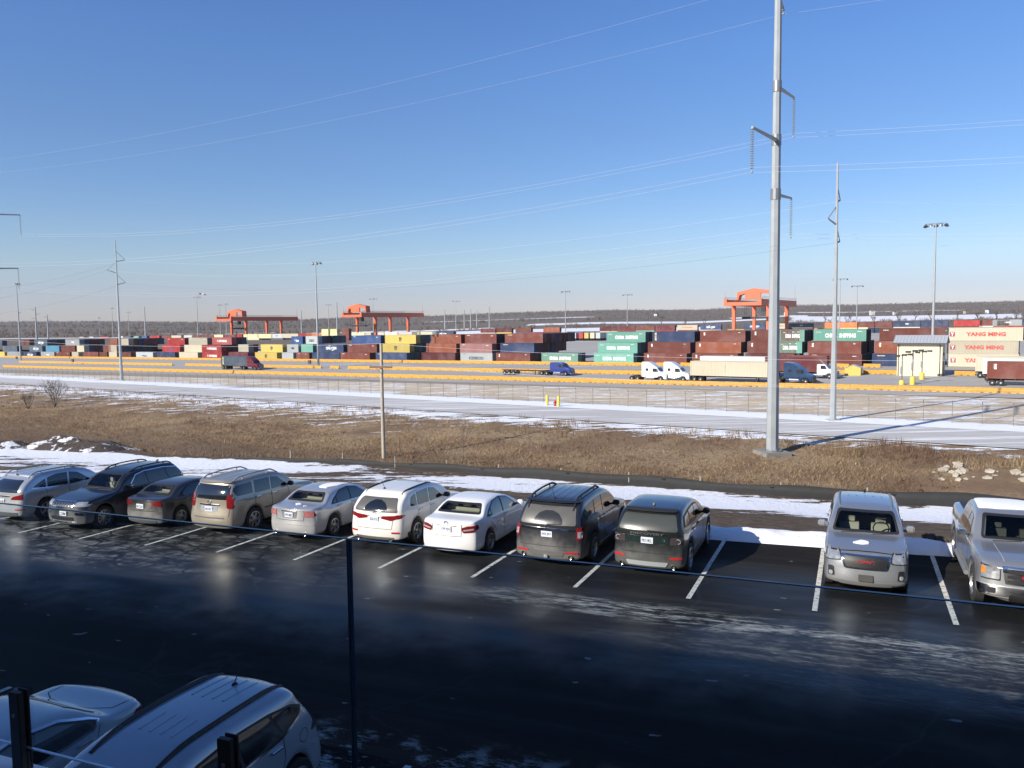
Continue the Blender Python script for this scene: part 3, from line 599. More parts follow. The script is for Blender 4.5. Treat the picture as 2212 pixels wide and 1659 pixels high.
# single far rows, seen over the front block
FAR_L = [(1, 735, 'brown', 155), (1, 890, 'cream', 80), (1, 995, 'white', 75), (1, 1113, 'red', 105), (1, 1310, 'cream', 78), (1, 1390, 'slate', 70), (1, 1480, 'green', 80), (1, 1565, 'blue', 75), (1, 1650, 'red', 85), (1, 1775, 'brown', 85), (1, 1880, 'cream', 130), (1, 2015, 'white', 85), (1, 2120, 'brown', 92), (2, 110, 'brown', 130), (2, 240, 'brown', 90), (2, 330, 'lemon', 132), (2, 466, 'brown', 106), (2, 592, 'red', 73), (2, 666, 'lemon', 145), (2, 812, 'lemon', 140), (2, 958, 'lgrey', 118), (2, 1080, 'cream', 150), (2, 1263, 'red', 86), (2, 1350, 'bright', 155), (2, 1790, 'lemon', 170), (2, 1962, 'cream', 70), (3, 120, 'cream', 68), (3, 190, 'white', 135), (3, 327, 'white', 160), (3, 488, 'khaki', 60), (3, 580, 'cream', 125), (3, 706, 'navy', 150)]
FAR_R = [(3, 1225, 'maroon', 'white', None), (3, 1395, 'maroon', 'yellow', None), (3, 1600, 'brown', 'slate', None), (3, 1760, None, 'red', None), (3, 1900, 'orange', 'brown', None), (4, 165, None, 'navy', 'CMA'), (4, 332, None, 'navy', None), (4, 515, 'maroon', 'cream', None), (4, 703, 'maroon', 'brown', None), (4, 903, 'brown', 'teal', None), (4, 1115, 'maroon', 'red', None), (4, 1350, 'cream', 'brown', 'YMs'), (4, 1597, 'navy', 'cream', 'CMA'), (4, 1890, None, 'yellow', None), (5, 365, 'navy', 'maroon', 'CMA'), (5, 668, 'cream', 'maroon', 'YMs'), (5, 985, 'dgrey', 'maroon', 'ZIM'), (5, 1310, None, 'bright', None), (5, 1453, 'bright', 'lemon', None), (5, 1908, 'brown', 'lemon', None), (6, 100, None, 'navy', None), (6, 445, 'navy', 'cream', 'ZIM'), (6, 808, 'navy', 'maroon', None), (6, 1250, 'red', 'brown', None), (6, 1600, 'brown', 'white', None), (6, 1770, 'grey', 'red', 'MOL'), (6, 2165, 'navy', 'brown', None)]
GF = 'containers far across the yard'
for i, (k, x, col, wd) in enumerate(FAR_L):
    a = row_point(zx(k, x), 385.0); L = 12.19 if wd > 84 else 6.06; L = 16.15 if wd > 139 else L
    p = a+C_D*(L/2); s0, c0 = to_sc(p); zb = yz(s0, c0)
    put_container(p, zb+2.9, L, col, 'CMA' if (k, x) == (3, 706) else ('CXL' if (k, x) == (2, 958) else None), f"small distant {CCOL[col][1]} container, {ordn(i+1)} from the left in the far left upper row", GF, False)
    cb = DARK[(i*5) % 8] if i % 3 else 'cream'
    if i % 2 == 0: put_container(p+C_D*0.3, zb, L, cb, None, f"half hidden {CCOL[cb][1]} container under the {ordn(i+1)} far left upper container", GF, False)
for i, (k, x, top, bot, tx) in enumerate(FAR_R):
    cr = 455.0; a = row_point(zx(k, x), cr); L = 12.19 if not (k == 5 and x in (1453, 1908)) else 16.15
    p = a+C_D*(L/2); s0, c0 = to_sc(p); zb = yz(s0, c0)
    if top: put_container(p, zb+2.9, L, top, tx, f"distant {CCOL[top][1]} container on top in the {ordn(i+1)} far right pile from the left", GF, False)
    put_container(p+C_D*random.uniform(-.2, .2), zb, L, bot, ('CS' if (k, x) == (4, 903) else ('YMs' if bot == 'cream' else (tx if not top else None))), f"distant {CCOL[bot][1]} container at the base of the {ordn(i+1)} far right pile", GF, False)
for (k, x, n, col) in ((2, 1508, 3, 'lemon'), (2, 1600, 3, 'lemon'), (2, 1725, 3, 'brown')):
    a = row_point(zx(k, x), 370.0); p = a+C_D*3; s0, c0 = to_sc(p)
    for t_ in range(n): put_container(p, yz(s0, c0)+2.9*t_, 6.06, col, None, f"{CCOL[col][1]} short container, {TIERN[t_+1]} of the tall pile near pixel-thin forklift mast {x}".replace(f' near pixel-thin forklift mast {x}', {1508: ' left of the forklift', 1600: ' right of the forklift', 1725: ' right of the pale yellow piles'}[x]), GF, False)
# containers on trailers parked nose to tail, their ends towards the viewer
M_chas = mat('trailer chassis steel', (0.03, 0.022, 0.02), 0.7)
def chassis(parent, L, nw=2):
    b = MB(); b.box(-L/2, L/2, -0.5, -0.35, 0.95, 1.2); b.box(-L/2, L/2, 0.35, 0.5, 0.95, 1.2)
    for i in range(7): b.box(-L/2+i*(L-0.2)/6, -L/2+0.2+i*(L-0.2)/6, -1.2, 1.2, 1.02, 1.2)
    b.box(L/2-3.2, L/2-3.0, -0.9, -0.75, 0.1, 1.0); b.box(L/2-3.2, L/2-3.0, 0.75, 0.9, 0.1, 1.0); b.box(-L/2-0.02, -L/2+0.1, -1.15, 1.15, 0.5, 0.62)
    b.build('chassis', M_chas, parent)
    for i in range(nw):
        for sy in (-1, 1): wheel_big(parent, (-L/2+0.8+1.25*i, sy*0.95, 0.5))
_wb = {}
def wheel_big(parent, loc):
    if not _wb:
        _wb['t'] = MB().lathe([(0.16, -0.28), (0.44, -0.28), (0.5, -0.2), (0.5, 0.2), (0.44, 0.28), (0.16, 0.28)], 20, 'y').mesh('wheel', True)
        _wb['r'] = MB().lathe([(0.0, -0.16), (0.12, -0.2), (0.24, -0.17), (0.30, -0.285), (0.31, -0.27), (0.28, 0.27), (0, 0.2)], 14, 'y').mesh('rim', True)
    o = place('wheel', _wb['t'], M_rubber, parent, loc); place('rim', _wb['r'], M_alloyw, o, (0, 0, 0)); return o
M_alloyw = mat('dusty white wheel rim', (0.50, 0.50, 0.50), 0.5, 0.4)
ENDS = [(1, 1010, 'cream'), (1, 1060, 'dgrey'), (1, 1120, 'white'), (1, 1150, 'navy'), (1, 1622, 'white'), (1, 1670, 'lgrey'), (1, 1720, 'yellow'), (1, 1765, 'lgrey'), (2, 595, 'lgrey'), (2, 650, 'brown'), (2, 700, 'cream'), (2, 760, 'slate'), (2, 800, 'blue'), (2, 838, 'grey'), (2, 880, 'khaki'), (2, 925, 'dgrey'), (2, 1005, 'grey'), (2, 1045, 'cream'), (2, 1090, 'lgrey'), (2, 1690, 'white'), (2, 1745, 'grey'), (3, 550, 'slate'), (3, 600, 'maroon'), (3, 650, 'lgrey'), (4, 205, 'lgrey'), (4, 262, 'white'), (4, 340, 'red'), (4, 397, 'yellow'), (4, 460, 'cream'), (4, 522, 'lgrey')]
for i, (k, x, col) in enumerate(ENDS):
    xs = zx(k, x+22); p = yard(xs*K, (834 if k < 4 else 831)*K)
    t = thing('container_trailer', f"{CCOL[col][1]} container on a parked trailer, {ordn(i+1)} from the left with its end facing out", 'trailer', p, -TC+math.pi/2, 'parked container trailers in the far lot')
    place('container_box', container_mesh(12.19, 2.9, 2.44, False), CM[col], t, (0, 0, 1.2)); chassis(t, 12.19)
# ------------------------------------------------------------------ yellow concrete barriers
N = NT('yellow barrier paint'); n_ = N.noise(1.3, 6, 0.65); N.col(N.mix(N.step(n_, 0.35, 0.7), (0.46, 0.225, 0.025), (0.60, 0.32, 0.05))); N.rough(0.75); M_yel = N.m
def barrier_mesh(L=3.62):
    b = MB(); P = [(-0.30, 0.12), (-0.30, 0.18), (-0.13, 0.36), (-0.085, 0.86), (0.085, 0.86), (0.13, 0.36), (0.30, 0.18), (0.30, 0.12)]
    V = [(-L/2, y, z) for y, z in P]+[(L/2, y, z) for y, z in P]; n = len(P)
    b.add(V, [tuple(range(n)), tuple(reversed(range(n, 2*n)))]+[(i, n+i, n+(i+1) % n, (i+1) % n) for i in range(n)])
    for a, c in ((-L/2, -L*0.22), (-L*0.10, L*0.10), (L*0.22, L/2)): b.box(a+0.001, c-0.001, -0.299, 0.299, 0, 0.1199)
    return b.mesh('concrete_barrier', bevel=0.012)
BM = barrier_mesh(); n_b = 0
def barriers(cfun, sa, sb, row, gaps=(), first=None):
    global n_b
    s = sa; i = 0
    while s < sb:
        p, q = sc(s, cfun(s)), sc(s+3.66, cfun(s+3.66)); mid = (p+q)/2; d_ = q-p
        if not any(a < s < b_ for a, b_ in gaps):
            i += 1; o = place('concrete_barrier', BM, M_yel, None, mid, math.atan2(d_.y, d_.x)+random.uniform(-0.006, 0.006))
            tag(o, f"yellow concrete barrier, {ordn(i)} from the left in the {row}", 'barrier', 'yellow barriers along the yard lanes'); n_b += 1
        s += 3.66
barriers(c_b1, -318, 24, 'row nearest the fence')
barriers(c_b2, -352, -67, 'middle row behind the nearest lane', ((-352, -349), (-246, -240), (-207, -202), (-176, -172), (-166, -163)))
barriers(c_b3, -430, -72, 'row in front of the container stacks', ((-100, -98.5),))
def barrier_px(x0, y0, x1, y1, row):
    p, q = yard(x0*K, y0*K), yard(x1*K, y1*K); row = row.replace('in the rear row right of', 'right of') ; n = max(1, int(round((q-p).length/3.66))); d_ = (q-p)
    for i in range(n):
        o = place('concrete_barrier', BM, M_yel, None, p+d_*((i+0.5)/n), math.atan2(d_.y, d_.x)); tag(o, f"yellow concrete barrier, {ordn(i+1)} from the left {row}", 'barrier', 'yellow barriers along the yard lanes')
barrier_px(1612, 893, 1625, 893.5, 'showing between the two white trucks'); barrier_px(1662, 893, 1690, 894, 'just left of the cream trailer')
barrier_px(1985, 896, 2030, 896, 'rear row right of the slim pole'); barrier_px(2047, 896.5, 2062, 897, 'behind the small yellow shed'); barrier_px(2108, 897, 2150, 897.5, 'rear row left of the tall shed')
barrier_px(1974, 911, 2066, 912, 'behind the white day cab truck'); barrier_px(2112, 913, 2188, 914, 'between the yellow and cream sheds'); barrier_px(2318, 916, 2394, 917, 'right of the tall cream shed')
# ------------------------------------------------------------------ chain link fence
M_fpost = mat('dull fence steel', (0.17, 0.16, 0.15), 0.7)
ft = thing('chain_link_fence', 'long chain link fence with barbed wire along the far side of the road', 'fence')
post = MB().tube([(0, 0, -0.2), (0, 0, 2.15), (0, -0.28, 2.5)], 0.04, 6).mesh('fence_post', True)
ss = np.arange(-285, 21, 3.05)
for s in ss[-100:]:
    a, b_ = sc(s, c_fence(s)), sc(s+1, c_fence(s+1)); place('fence_post', post, M_fpost, ft, a, math.atan2(b_.y-a.y, b_.x-a.x))
b = MB()
for zz in (2.15, 0.1): b.tube([sc(s, c_fence(s), zz) for s in np.arange(-285, 25, 12)], 0.018, 4)
for zz, o_ in ((2.25, -0.1), (2.38, -0.19), (2.5, -0.28)): b.tube([sc(s, c_fence(s)+o_, zz) for s in np.arange(-285, 25, 12)], 0.009, 3)
b.build('fence_rail', M_galvd, ft)
N = NT('chain link mesh'); N.col((0.22, 0.22, 0.22)); N.rough(0.6); wv = N.node('ShaderNodeTexWave'); wv.inputs['Scale'].default_value = 3.0; wv.bands_direction = 'DIAGONAL'; N.link(N.co(), wv.inputs[0])
tr = N.node('ShaderNodeBsdfTransparent'); mx = N.node('ShaderNodeMixShader'); N.link(N.math('ADD', 0.035, N.math('MULTIPLY', N.step(wv.outputs['Fac'], 0.80, 0.9), 0.12)), mx.inputs[0]); N.link(tr.outputs[0], mx.inputs[1]); N.link(N.bsdf.outputs[0], mx.inputs[2]); N.link(mx.outputs[0], N.out.inputs[0])
V = [tuple(sc(s, c_fence(s), z)) for s in np.arange(-285, 25, 12) for z in (0.08, 2.15)]
place('wire_mesh', np_mesh('wire_mesh', V, grid_faces(len(V)//2, 2)), N.m, ft)
# ------------------------------------------------------------------ gantry cranes
M_or = mat('orange crane paint', (0.62, 0.135, 0.055), 0.5, var=0.12, scale=0.6)
M_gl = M_glass
def crane(px_src, cfront, label, trolley):
    a = row_point(px_src, cfront); s0, c0 = to_sc(a); zg = yz(s0, c0)
    t = thing('gantry_crane', label, 'crane', (a.x, a.y, zg), -TC, 'orange gantry cranes over the rail tracks')
    Wd, Lg, Ht = 17.5, 62.0, 18.8              # local x = along the tracks, y = across them
    b = MB()
    for x in (0.6, Wd-0.6): b.box(x-0.7, x+0.7, 0, Lg, Ht-2.9, Ht)
    b.build('girder', M_or, t, bevel=0.05)
    b = MB(); b.box(0, Wd, -1.1, -0.01, Ht-2.9, Ht-1.3); b.box(0, 1.5, -1.1, -0.011, Ht-1.3, Ht+0.3); b.box(Wd-1.5, Wd, -1.1, -0.011, Ht-1.3, Ht+0.3); b.build('end_beam', M_or, t, bevel=0.04); MB().box(0.2, Wd-0.2, Lg, Lg+0.9, Ht-2.6, Ht-0.9).build('end_beam', M_or, t, bevel=0.04)
    for x in (0.6, Wd-0.6):
        for y, (w0, w1) in ((12.5, (1.7, 1.1)), (45.5, (1.7, 1.1))):
            q = MB(); V = []
            for z, wd in ((0.9, w1), (Ht-2.9, w0)): V += [(x-wd/2, y-wd/2, z), (x+wd/2, y-wd/2, z), (x+wd/2, y+wd/2, z), (x-wd/2, y+wd/2, z)]
            q.add(V, [(0, 3, 2, 1), (4, 5, 6, 7), (0, 1, 5, 4), (1, 2, 6, 5), (2, 3, 7, 6), (3, 0, 4, 7)]); q.build('leg', M_or, t)
            q = MB(); q.box(x-2.2, x+2.2, y-0.5, y+0.5, 0.05, 1.1); q.build('bogie', M_steel, t, bevel=0.1)
    b = MB()
    for y in (12.5, 45.5): b.box(1.2, Wd-1.2, y-0.45, y+0.45, 1.1, 2.0)
    b.build('sill_beam', M_or, t)
    b = MB()
    for x in (-0.15, Wd+0.15):
        for z in (Ht+0.55, Ht+1.1): b.tube([(x, 0, z), (x, Lg, z)], 0.05, 4)
        for i in range(22): b.tube([(x, i*Lg/21, Ht), (x, i*Lg/21, Ht+1.1)], 0.04, 4)
    b.build('walkway_rail', M_galvd, t)
    y0 = trolley; b = MB()
    b.prism([(0.2, Ht+0.1), (0.6, Ht+3.9), (8.6, Ht+5.6), (16.9, Ht+4.3), (17.3, Ht+0.1), (16.4, Ht+0.1), (15.9, Ht+2.9), (12.0, Ht+3.2), (5.0, Ht+3.2), (1.8, Ht+2.4), (1.2, Ht+0.1)], y0, y0+4.2)
    b.build('trolley_frame', M_or, t, bevel=0.08)
    b = MB(); b.box(4.6, 12.2, y0-0.9, y0-0.01, Ht+0.3, Ht+3.4); b.build('machine_house', M_or, t, bevel=0.1)
    b = MB(); b.box(12.6, 14.6, y0-1.5, y0+1.0, Ht-5.6, Ht-3.1); cb = b.build('operator_cab', M_steel, t, bevel=0.08)
    place('cab_window', MB().box(12.75, 14.45, y0-1.53, y0-1.495, Ht-5.0, Ht-3.6).mesh('cab_window'), M_gl, cb)
    b = MB()
    for x in (4, 13):
        for y in (y0+1, y0+4): b.tube([(x, y, Ht-2.9), (x, y, Ht-8.0)], 0.06, 4)
    b.box(2.6, 14.8, y0+1.5, y0+3.5, Ht-9.0, Ht-8.0); b.build('spreader', M_steel, t)
    b = MB(); b.tube([(Wd-0.6, Lg-0.5, Ht), (Wd-0.6, Lg-0.5, Ht+8)], [0.10, 0.04], 5); b.tube([(0.3, 0.3, Ht), (0.3, 0.3, Ht+3.5)], 0.07, 5); b.build('antenna', M_galvd, t)
    b = MB()
    for i in range(6):
        zz = 1.5+i*2.4; b.box(Wd+0.3, Wd+1.2, 43.0+(i % 2)*1.8, 45.2+(i % 2)*1.8, zz, zz+0.1); b.tube([(Wd+0.3, 43.0 if i % 2 else 46.8, zz), (Wd+0.3, 46.8 if i % 2 else 43.0, zz+2.4)], 0.09, 4)
    b.build('access_stair', M_galvd, t)
    return t
crane(533.6, 384, 'orange gantry crane holding a white load, leftmost of the three cranes', 9.0)
crane(840.6, 388, 'orange gantry crane in the middle, its trolley house at the near end', 3.5)
crane(1767, 372, 'orange gantry crane behind the tall steel transmission pole', 17.0)
# ------------------------------------------------------------------ flood light masts and distant poles
def mast(px, ptop, d, label, n=5, bar=3.2, Hm=None, base=None):
    if base: p = yard(*base)
    else:
        v = ray(px, 760); p = Vector((v.x, v.y))*(d/v.y); s0, c0 = to_sc(p); p = Vector((p.x, p.y, yz(s0, c0)))
    v = ray(px, ptop); top = EYE+v.z*(p.y/v.y); Ht = top-p.z
    t = thing('light_mast', label, 'light mast', p, -TC, 'tall flood light masts')
    MB().tube([(0, 0, 0), (0, 0, Ht*0.5), (0, 0, Ht)], [0.36, 0.26, 0.13], 10).build('pole', M_galv, t, smooth=True)
    MB().tube([(-bar, 0, Ht), (bar, 0, Ht)], 0.09, 6).build('crossbar', M_galvd, t)
    lm = MB().lathe([(0.0, 0.28), (0.22, 0.25), (0.48, -0.15), (0.52, -0.2), (0.0, -0.16)], 10).mesh('flood_lamp', True)
    for i in range(n):
        x = -bar+2*bar*i/(n-1); o = place('flood_lamp', lm, M_galvd, t, (x, -0.45 if i % 2 else 0.45, Ht-0.35)); o.rotation_euler = (0.5 if i % 2 else -0.5, 0.25*(1 if x > 0 else -1), 0)
    return t
mast(687, 566, 0, 'tall light mast between the two left orange cranes', base=(688, 795), bar=1.7)
mast(40, 612, 0, 'light mast at the far left edge behind the concrete barriers', base=(45, 779), bar=1.8)
mast(429.5, 641, 560, 'light mast with small red flags left of the leftmost crane')
mast(1222, 629, 480, 'light mast standing alone right of the middle of the skyline', bar=2.6)
mast(1355, 636, 540, 'light mast behind the pale green containers on the skyline')
mast(986, 650, 640, 'light mast right of the middle orange crane')
mast(808, 645, 600, 'light mast rising behind the middle orange crane')
mast(478, 658, 640, 'short looking light mast just left of the leftmost crane', bar=2.2)
mast(491, 656, 660, 'light mast at the front end of the leftmost crane', bar=2.2)
mast(217, 686, 780, 'squat far light mast over the left stacks', bar=1.5)
mast(246, 665, 700, 'far light mast close beside the left steel pole', bar=2.2)
mast(281, 674, 760, 'thin far light mast right of the left steel pole')
mast(712, 658, 720, 'far light mast between the two left cranes')
mast(1812, 602, 400, 'light mast seen just right of the slim steel pole')
mast(1849, 617, 450, 'second light mast right of the slim steel pole', bar=2.8)
mast(45, 675, 720, 'small far light mast beside the left edge mast', bar=2.2)
mast(2014, 483, 178, 'big near light mast rising behind the tall cream shed', bar=2.05)
def far_pole(px, ptop, d, label, arms=True):
    v = ray(px, 760); p = Vector((v.x, v.y))*(d/v.y); s0, c0 = to_sc(p); zg = min(yz(s0, c0), 0.0)
    v = ray(px, ptop); top = EYE+v.z*(p.y/v.y)
    t = thing('steel_pole', label, 'utility pole', (p.x, p.y, zg), 0.3, 'distant steel transmission poles'); Ht = top-zg
    MB().tube([(0, 0, 0), (0, 0, Ht)], [0.7, 0.35], 8).build('pole', M_galv, t, smooth=True)
    if arms:
        for k, f_ in enumerate((0.72, 0.82, 0.92)): MB().tube([(0, 0, Ht*f_), ((1 if k % 2 else -1)*2.6, 0, Ht*f_+0.5)], [0.2, 0.12], 6).build('crossarm', M_galvd, t)
far_pole(81, 663, 560, 'grey steel pole with short arms above the left stacks'); far_pole(106, 680, 640, 'slim grey pole right of the armed pole at the left')
far_pole(316, 663, 700, 'bare grey pole over the left woods', False); far_pole(730, 653, 620, 'bare pole left of the middle orange crane', False); far_pole(653, 670, 700, 'thin pole at the right end of the leftmost crane', False)
for i, (x, y) in enumerate(((1004, 669), (1018, 667), (1031, 669), (1058, 662))): far_pole(x, y, 760, f"bare distant pole, {ordn(i+1)} of four in a cluster right of the middle crane", False)
far_pole(962, 668, 780, 'lone thin pole before the snowy field near the middle crane', False)

# ------------------------------------------------------------------ lorries
def wheel_at(parent, x, y, r=0.52): 
    o = wheel_big(parent, (x, y, r)); return o
def semi(p, rz, label, paint, sleeper=True, fairing=True, exhaust=False, lower=None, dark_side=False, deflector=False):
    """road tractor: front bumper at x = 0, chassis runs to negative x"""
    t = thing('semi_truck', label, 'truck', p, rz, 'road tractors in the yard lanes')
    back = -5.4 if sleeper else -3.7
    roof = 2.85
    prof = [(0, 0.45), (0.02, 1.25), (-0.22, 1.62), (-1.45, 1.98), (-2.05, roof-0.08)]
    if fairing and sleeper: prof += [(-2.5, roof+0.25), (-3.6, 3.75), (-4.2, 3.92), (back, 3.92)]
    elif sleeper: prof += [(-2.3, roof), (-2.9, 3.05), (back, 3.05)]
    else: prof += [(-2.3, roof), (back, roof)]
    prof += [(back, 0.85), (-2.0, 0.75), (-1.75, 0.95), (-1.5, 1.12), (-1.0, 1.12), (-0.72, 0.9), (-0.65, 0.45)]
    b = MB(); b.prism(prof, -1.18, 1.18); body = b.build('cab', paint, t, smooth=True, bevel=0.10)
    b = MB(); b.add([(-1.50, -0.98, 2.05), (-1.50, 0.98, 2.05), (-2.03, 0.92, 2.74), (-2.03, -0.92, 2.74)], [(0, 1, 2, 3)])
    for v in range(4): pass
    me = b.mesh('windshield'); 
    for v in me.vertices: v.co.x += 0.05; v.co.z += 0.03
    place('windshield', me, M_glass, t)
    for sy in (-1, 1):
        y = sy*1.186
        b = MB(); V = [(-1.75, y, 2.0), (-2.12, y, 2.62), (-2.95, y, 2.62), (-2.95, y, 1.92), (-1.95, y, 1.90)]; b.add(V+[(a, c-sy*0.01, d) for a, c, d in V], [(0, 1, 2, 3, 4), (9, 8, 7, 6, 5)]+[(i, 5+i, 5+(i+1) % 5, (i+1) % 5) for i in range(5)]); b.build('window', M_glass, t)
        if sleeper and sy < 0 and not fairing: pass
        b = MB(); b.box(-2.0, -1.92, sy*1.20 if sy > 0 else sy*1.42, sy*1.42 if sy > 0 else sy*1.20, 1.95, 2.55); b.build('mirror', M_chrome if not dark_side else M_black, t, bevel=0.03)
        b = MB(); b.tube([(-2.6, sy*0.95, 0.72), (-4.3, sy*0.95, 0.72)], 0.32, 12); b.build('fuel_tank', M_chrome, t, smooth=True)
        if exhaust: MB().tube([(back-0.15, sy*0.95, 0.8), (back-0.15, sy*0.95, 4.0)], 0.09, 8).build('exhaust_stack', M_chrome, t, smooth=True)
        b = MB(); b.box(-0.55, 0.0, sy*0.72-0.2, sy*0.72+0.2, 1.0, 1.25); b.build('headlight', M_clear, t, bevel=0.04)
    if sleeper and fairing:
        for sy in (-1, 1):
            b = MB(); b.box(-4.5, -3.9, min(sy*1.185, sy*1.19), max(sy*1.185, sy*1.19), 2.1, 2.62); b.build('sleeper_window', M_glass, t)
    if deflector:
        b = MB(); b.add([(-2.4, -1.0, 2.88), (-2.4, 1.0, 2.88), (-3.3, 1.0, 3.75), (-3.3, -1.0, 3.75)], [(0, 1, 2, 3)]); b.add([(-2.44, -1.0, 2.85), (-2.44, 1.0, 2.85), (-3.34, 1.0, 3.71), (-3.34, -1.0, 3.71)], [(3, 2, 1, 0)]); b.build('roof_deflector', paint, t)
    b = MB(); b.box(-0.02, 0.09, -0.62, 0.62, 0.8, 1.5); b.build('grille', M_galvd if not dark_side else M_steel, t, bevel=0.04)
    b = MB(); b.box(0.0, 0.16, -1.22, 1.22, 0.38, 0.72); b.build('bumper', M_galv if not dark_side else M_steel, t, bevel=0.06)
    b = MB(); b.box(-8.0, -0.6, -0.45, -0.33, 0.75, 1.0); b.box(-8.0, -0.6, 0.33, 0.45, 0.75, 1.0); b.box(-7.4, -6.4, -0.5, 0.5, 1.0, 1.18); b.box(back-0.9, back-0.1, -0.9, 0.9, 0.82, 0.98); b.build('frame', M_chas, t)
    for x in (-1.25, -6.3, -7.6):
        for sy in (-1, 1): wheel_at(t, x, sy*0.98)
    return t
M_tred = mat('wine red truck paint', (0.16, 0.012, 0.018), 0.3, 0.2, coat=0.8); M_tblue = mat('royal blue truck paint', (0.025, 0.045, 0.22), 0.3, 0.2, coat=0.8); M_twhite = mat('white truck paint', (0.74, 0.74, 0.73), 0.35, coat=0.6, var=0.05); M_tnavy = mat('deep blue truck paint', (0.012, 0.045, 0.11), 0.28, 0.3, coat=0.9)
def trailer(p, rz, L, col, label, H=2.9, text=None, wheels=2):
    t = thing('container_trailer', label, 'trailer', p, rz, 'containers on road trailers in the lanes')
    bx = place('container_box', container_mesh(L, H, 2.44, True), CM[col], t, (0, 0, 1.2))
    if text: put_text(bx, text, L, H)
    chassis(t, L, wheels); return t
LR = -TC+R_(0.0)
def along(p, dist): return p + Vector((C_D.x*dist, C_D.y*dist, 0.0095*dist))
p = yard(553*K, 901.5*K); t = trailer(along(p, 5.2), LR, 12.19, 'slate', 'slate blue container on a trailer behind the wine red truck', text='OR')
semi(along(p, 5.2+6.1+4.6), LR, 'wine red road tractor pulling a slate blue container along the middle lane', M_tred)
p = yard(1398*K, 917.5*K); t = semi(p, LR, 'royal blue road tractor pulling an empty skeletal trailer', M_tblue, fairing=False)
te = thing('skeletal_trailer', 'empty skeletal container trailer behind the royal blue truck', 'trailer', along(p, -12.6), LR); chassis(te, 12.4, 3)
p = yard(1632*K, 931*K); semi(p, LR, 'white road tractor without a trailer, left of two at the nearest barrier row', M_twhite)
p = yard(1687*K, 931.5*K); semi(p, LR, 'white road tractor with a square sleeper window, tail to the cream trailer', M_twhite)
p = yard(1689*K, 931*K); trailer(along(p, 8.2), LR, 16.15, 'cream', 'long cream container on a trailer crossing behind the big steel pole')
p2 = along(p, 8.2+8.1+7.4); semi(p2, LR-0.10, 'deep blue and black road tractor with chrome tank right of the big steel pole', M_tnavy, dark_side=True)
p = yard(1925*K, 905*K); trailer(along(p, 4.2), LR, 8.5, 'orange', 'orange brown slatted container on a low trailer behind the day cab truck', 2.3)
p = yard(1672*K, 914*K); trailer(along(p, 12), LR, 16.15, 'white', 'white container on a trailer standing behind the cream trailer'); trailer(along(p, 12+13.0)+Vector((C_N.x*-3, C_N.y*-3, 0)), LR, 12.19, 'maroon', 'maroon container on a trailer between the cream and the white ones')
p = yard(2045*K, 925*K); semi(p, LR-0.12, 'white day cab road tractor just left of the slim steel pole', M_twhite, sleeper=False, deflector=True)
p = yard(2434*K, 941*K); trailer(along(p, 4.6), LR, 12.19, 'brown', 'brown container on a trailer at the right edge of the yard', text='UES')
p = yard(2412*K, 929*K); trailer(along(p, 6.0), LR, 13.72, 'white', 'white container on a trailer close behind the brown one at the right edge', text='CXL')
p = yard(2394*K, 922*K); trailer(along(p, 6.0), LR, 13.72, 'cream', 'cream container on a trailer farthest back at the right edge')
p = yard((450+.22604*790)*K, 868*K); semi(along(p, 3), LR, 'white yard tractor half hidden between mustard and red containers', M_twhite, fairing=False)
# ------------------------------------------------------------------ tall cream shed, small yellow shed, camera posts, bollards, hydrant
N = NT('cream ribbed cladding'); wv = N.node('ShaderNodeTexWave'); wv.inputs['Scale'].default_value = 1.05; N.link(N.co(), wv.inputs[0]); N.col(N.mix(N.step(wv.outputs['Fac'], 0.0, 0.12), (0.42, 0.36, 0.24), (0.72, 0.63, 0.44))); N.rough(0.6); M_clad = N.m
M_trim = mat('dark grey trim', (0.055, 0.06, 0.062), 0.6); M_roof = mat('pale grey metal roof', (0.52, 0.54, 0.55), 0.4, 0.3, var=0.1)
p = yard(2189*K, 917*K); s_h = thing('equipment_shed', 'tall cream clad shed with a pale grey metal roof and dark trim', 'shed', p, LR)
Wd, Dp, Hw = 8.1, 5.6, 6.6
MB().box(0, Wd, 0, Dp, 0, Hw).build('wall', M_clad, s_h)
b = MB(); b.add([(-0.75, -0.75, Hw-0.02), (Wd+0.75, -0.75, Hw-0.02), (Wd+0.75, Dp/2, Hw+1.5), (-0.75, Dp/2, Hw+1.5), (Wd+0.75, Dp+0.75, Hw-0.02), (-0.75, Dp+0.75, Hw-0.02), (-0.75, -0.75, Hw-0.18), (Wd+0.75, -0.75, Hw-0.18), (Wd+0.75, Dp/2, Hw+1.3), (-0.75, Dp/2, Hw+1.3), (Wd+0.75, Dp+0.75, Hw-0.18), (-0.75, Dp+0.75, Hw-0.18)],
  [(0, 1, 2, 3), (3, 2, 4, 5), (7, 6, 9, 8), (8, 9, 11, 10), (0, 6, 7, 1), (1, 7, 8, 2), (2, 8, 10, 4), (4, 10, 11, 5), (5, 11, 9, 3), (3, 9, 6, 0)])
for i in range(17):
    x = -0.7+i*(Wd+1.4)/16; sl = 1.52/(Dp/2+0.75); b.add([(x-0.03, -0.75, Hw-0.02), (x+0.03, -0.75, Hw-0.02), (x+0.03, Dp/2, Hw+1.5), (x-0.03, Dp/2, Hw+1.5), (x-0.03, -0.75, Hw+0.05), (x+0.03, -0.75, Hw+0.05), (x+0.03, Dp/2, Hw+1.57), (x-0.03, Dp/2, Hw+1.57)], [(4, 5, 6, 7), (0, 1, 5, 4), (0, 4, 7, 3), (1, 2, 6, 5)])
b.build('roof', M_roof, s_h)
b = MB(); b.box(-0.8, Wd+0.8, -0.9, -0.755, Hw-0.22, Hw+0.03); b.build('gutter', M_trim, s_h)
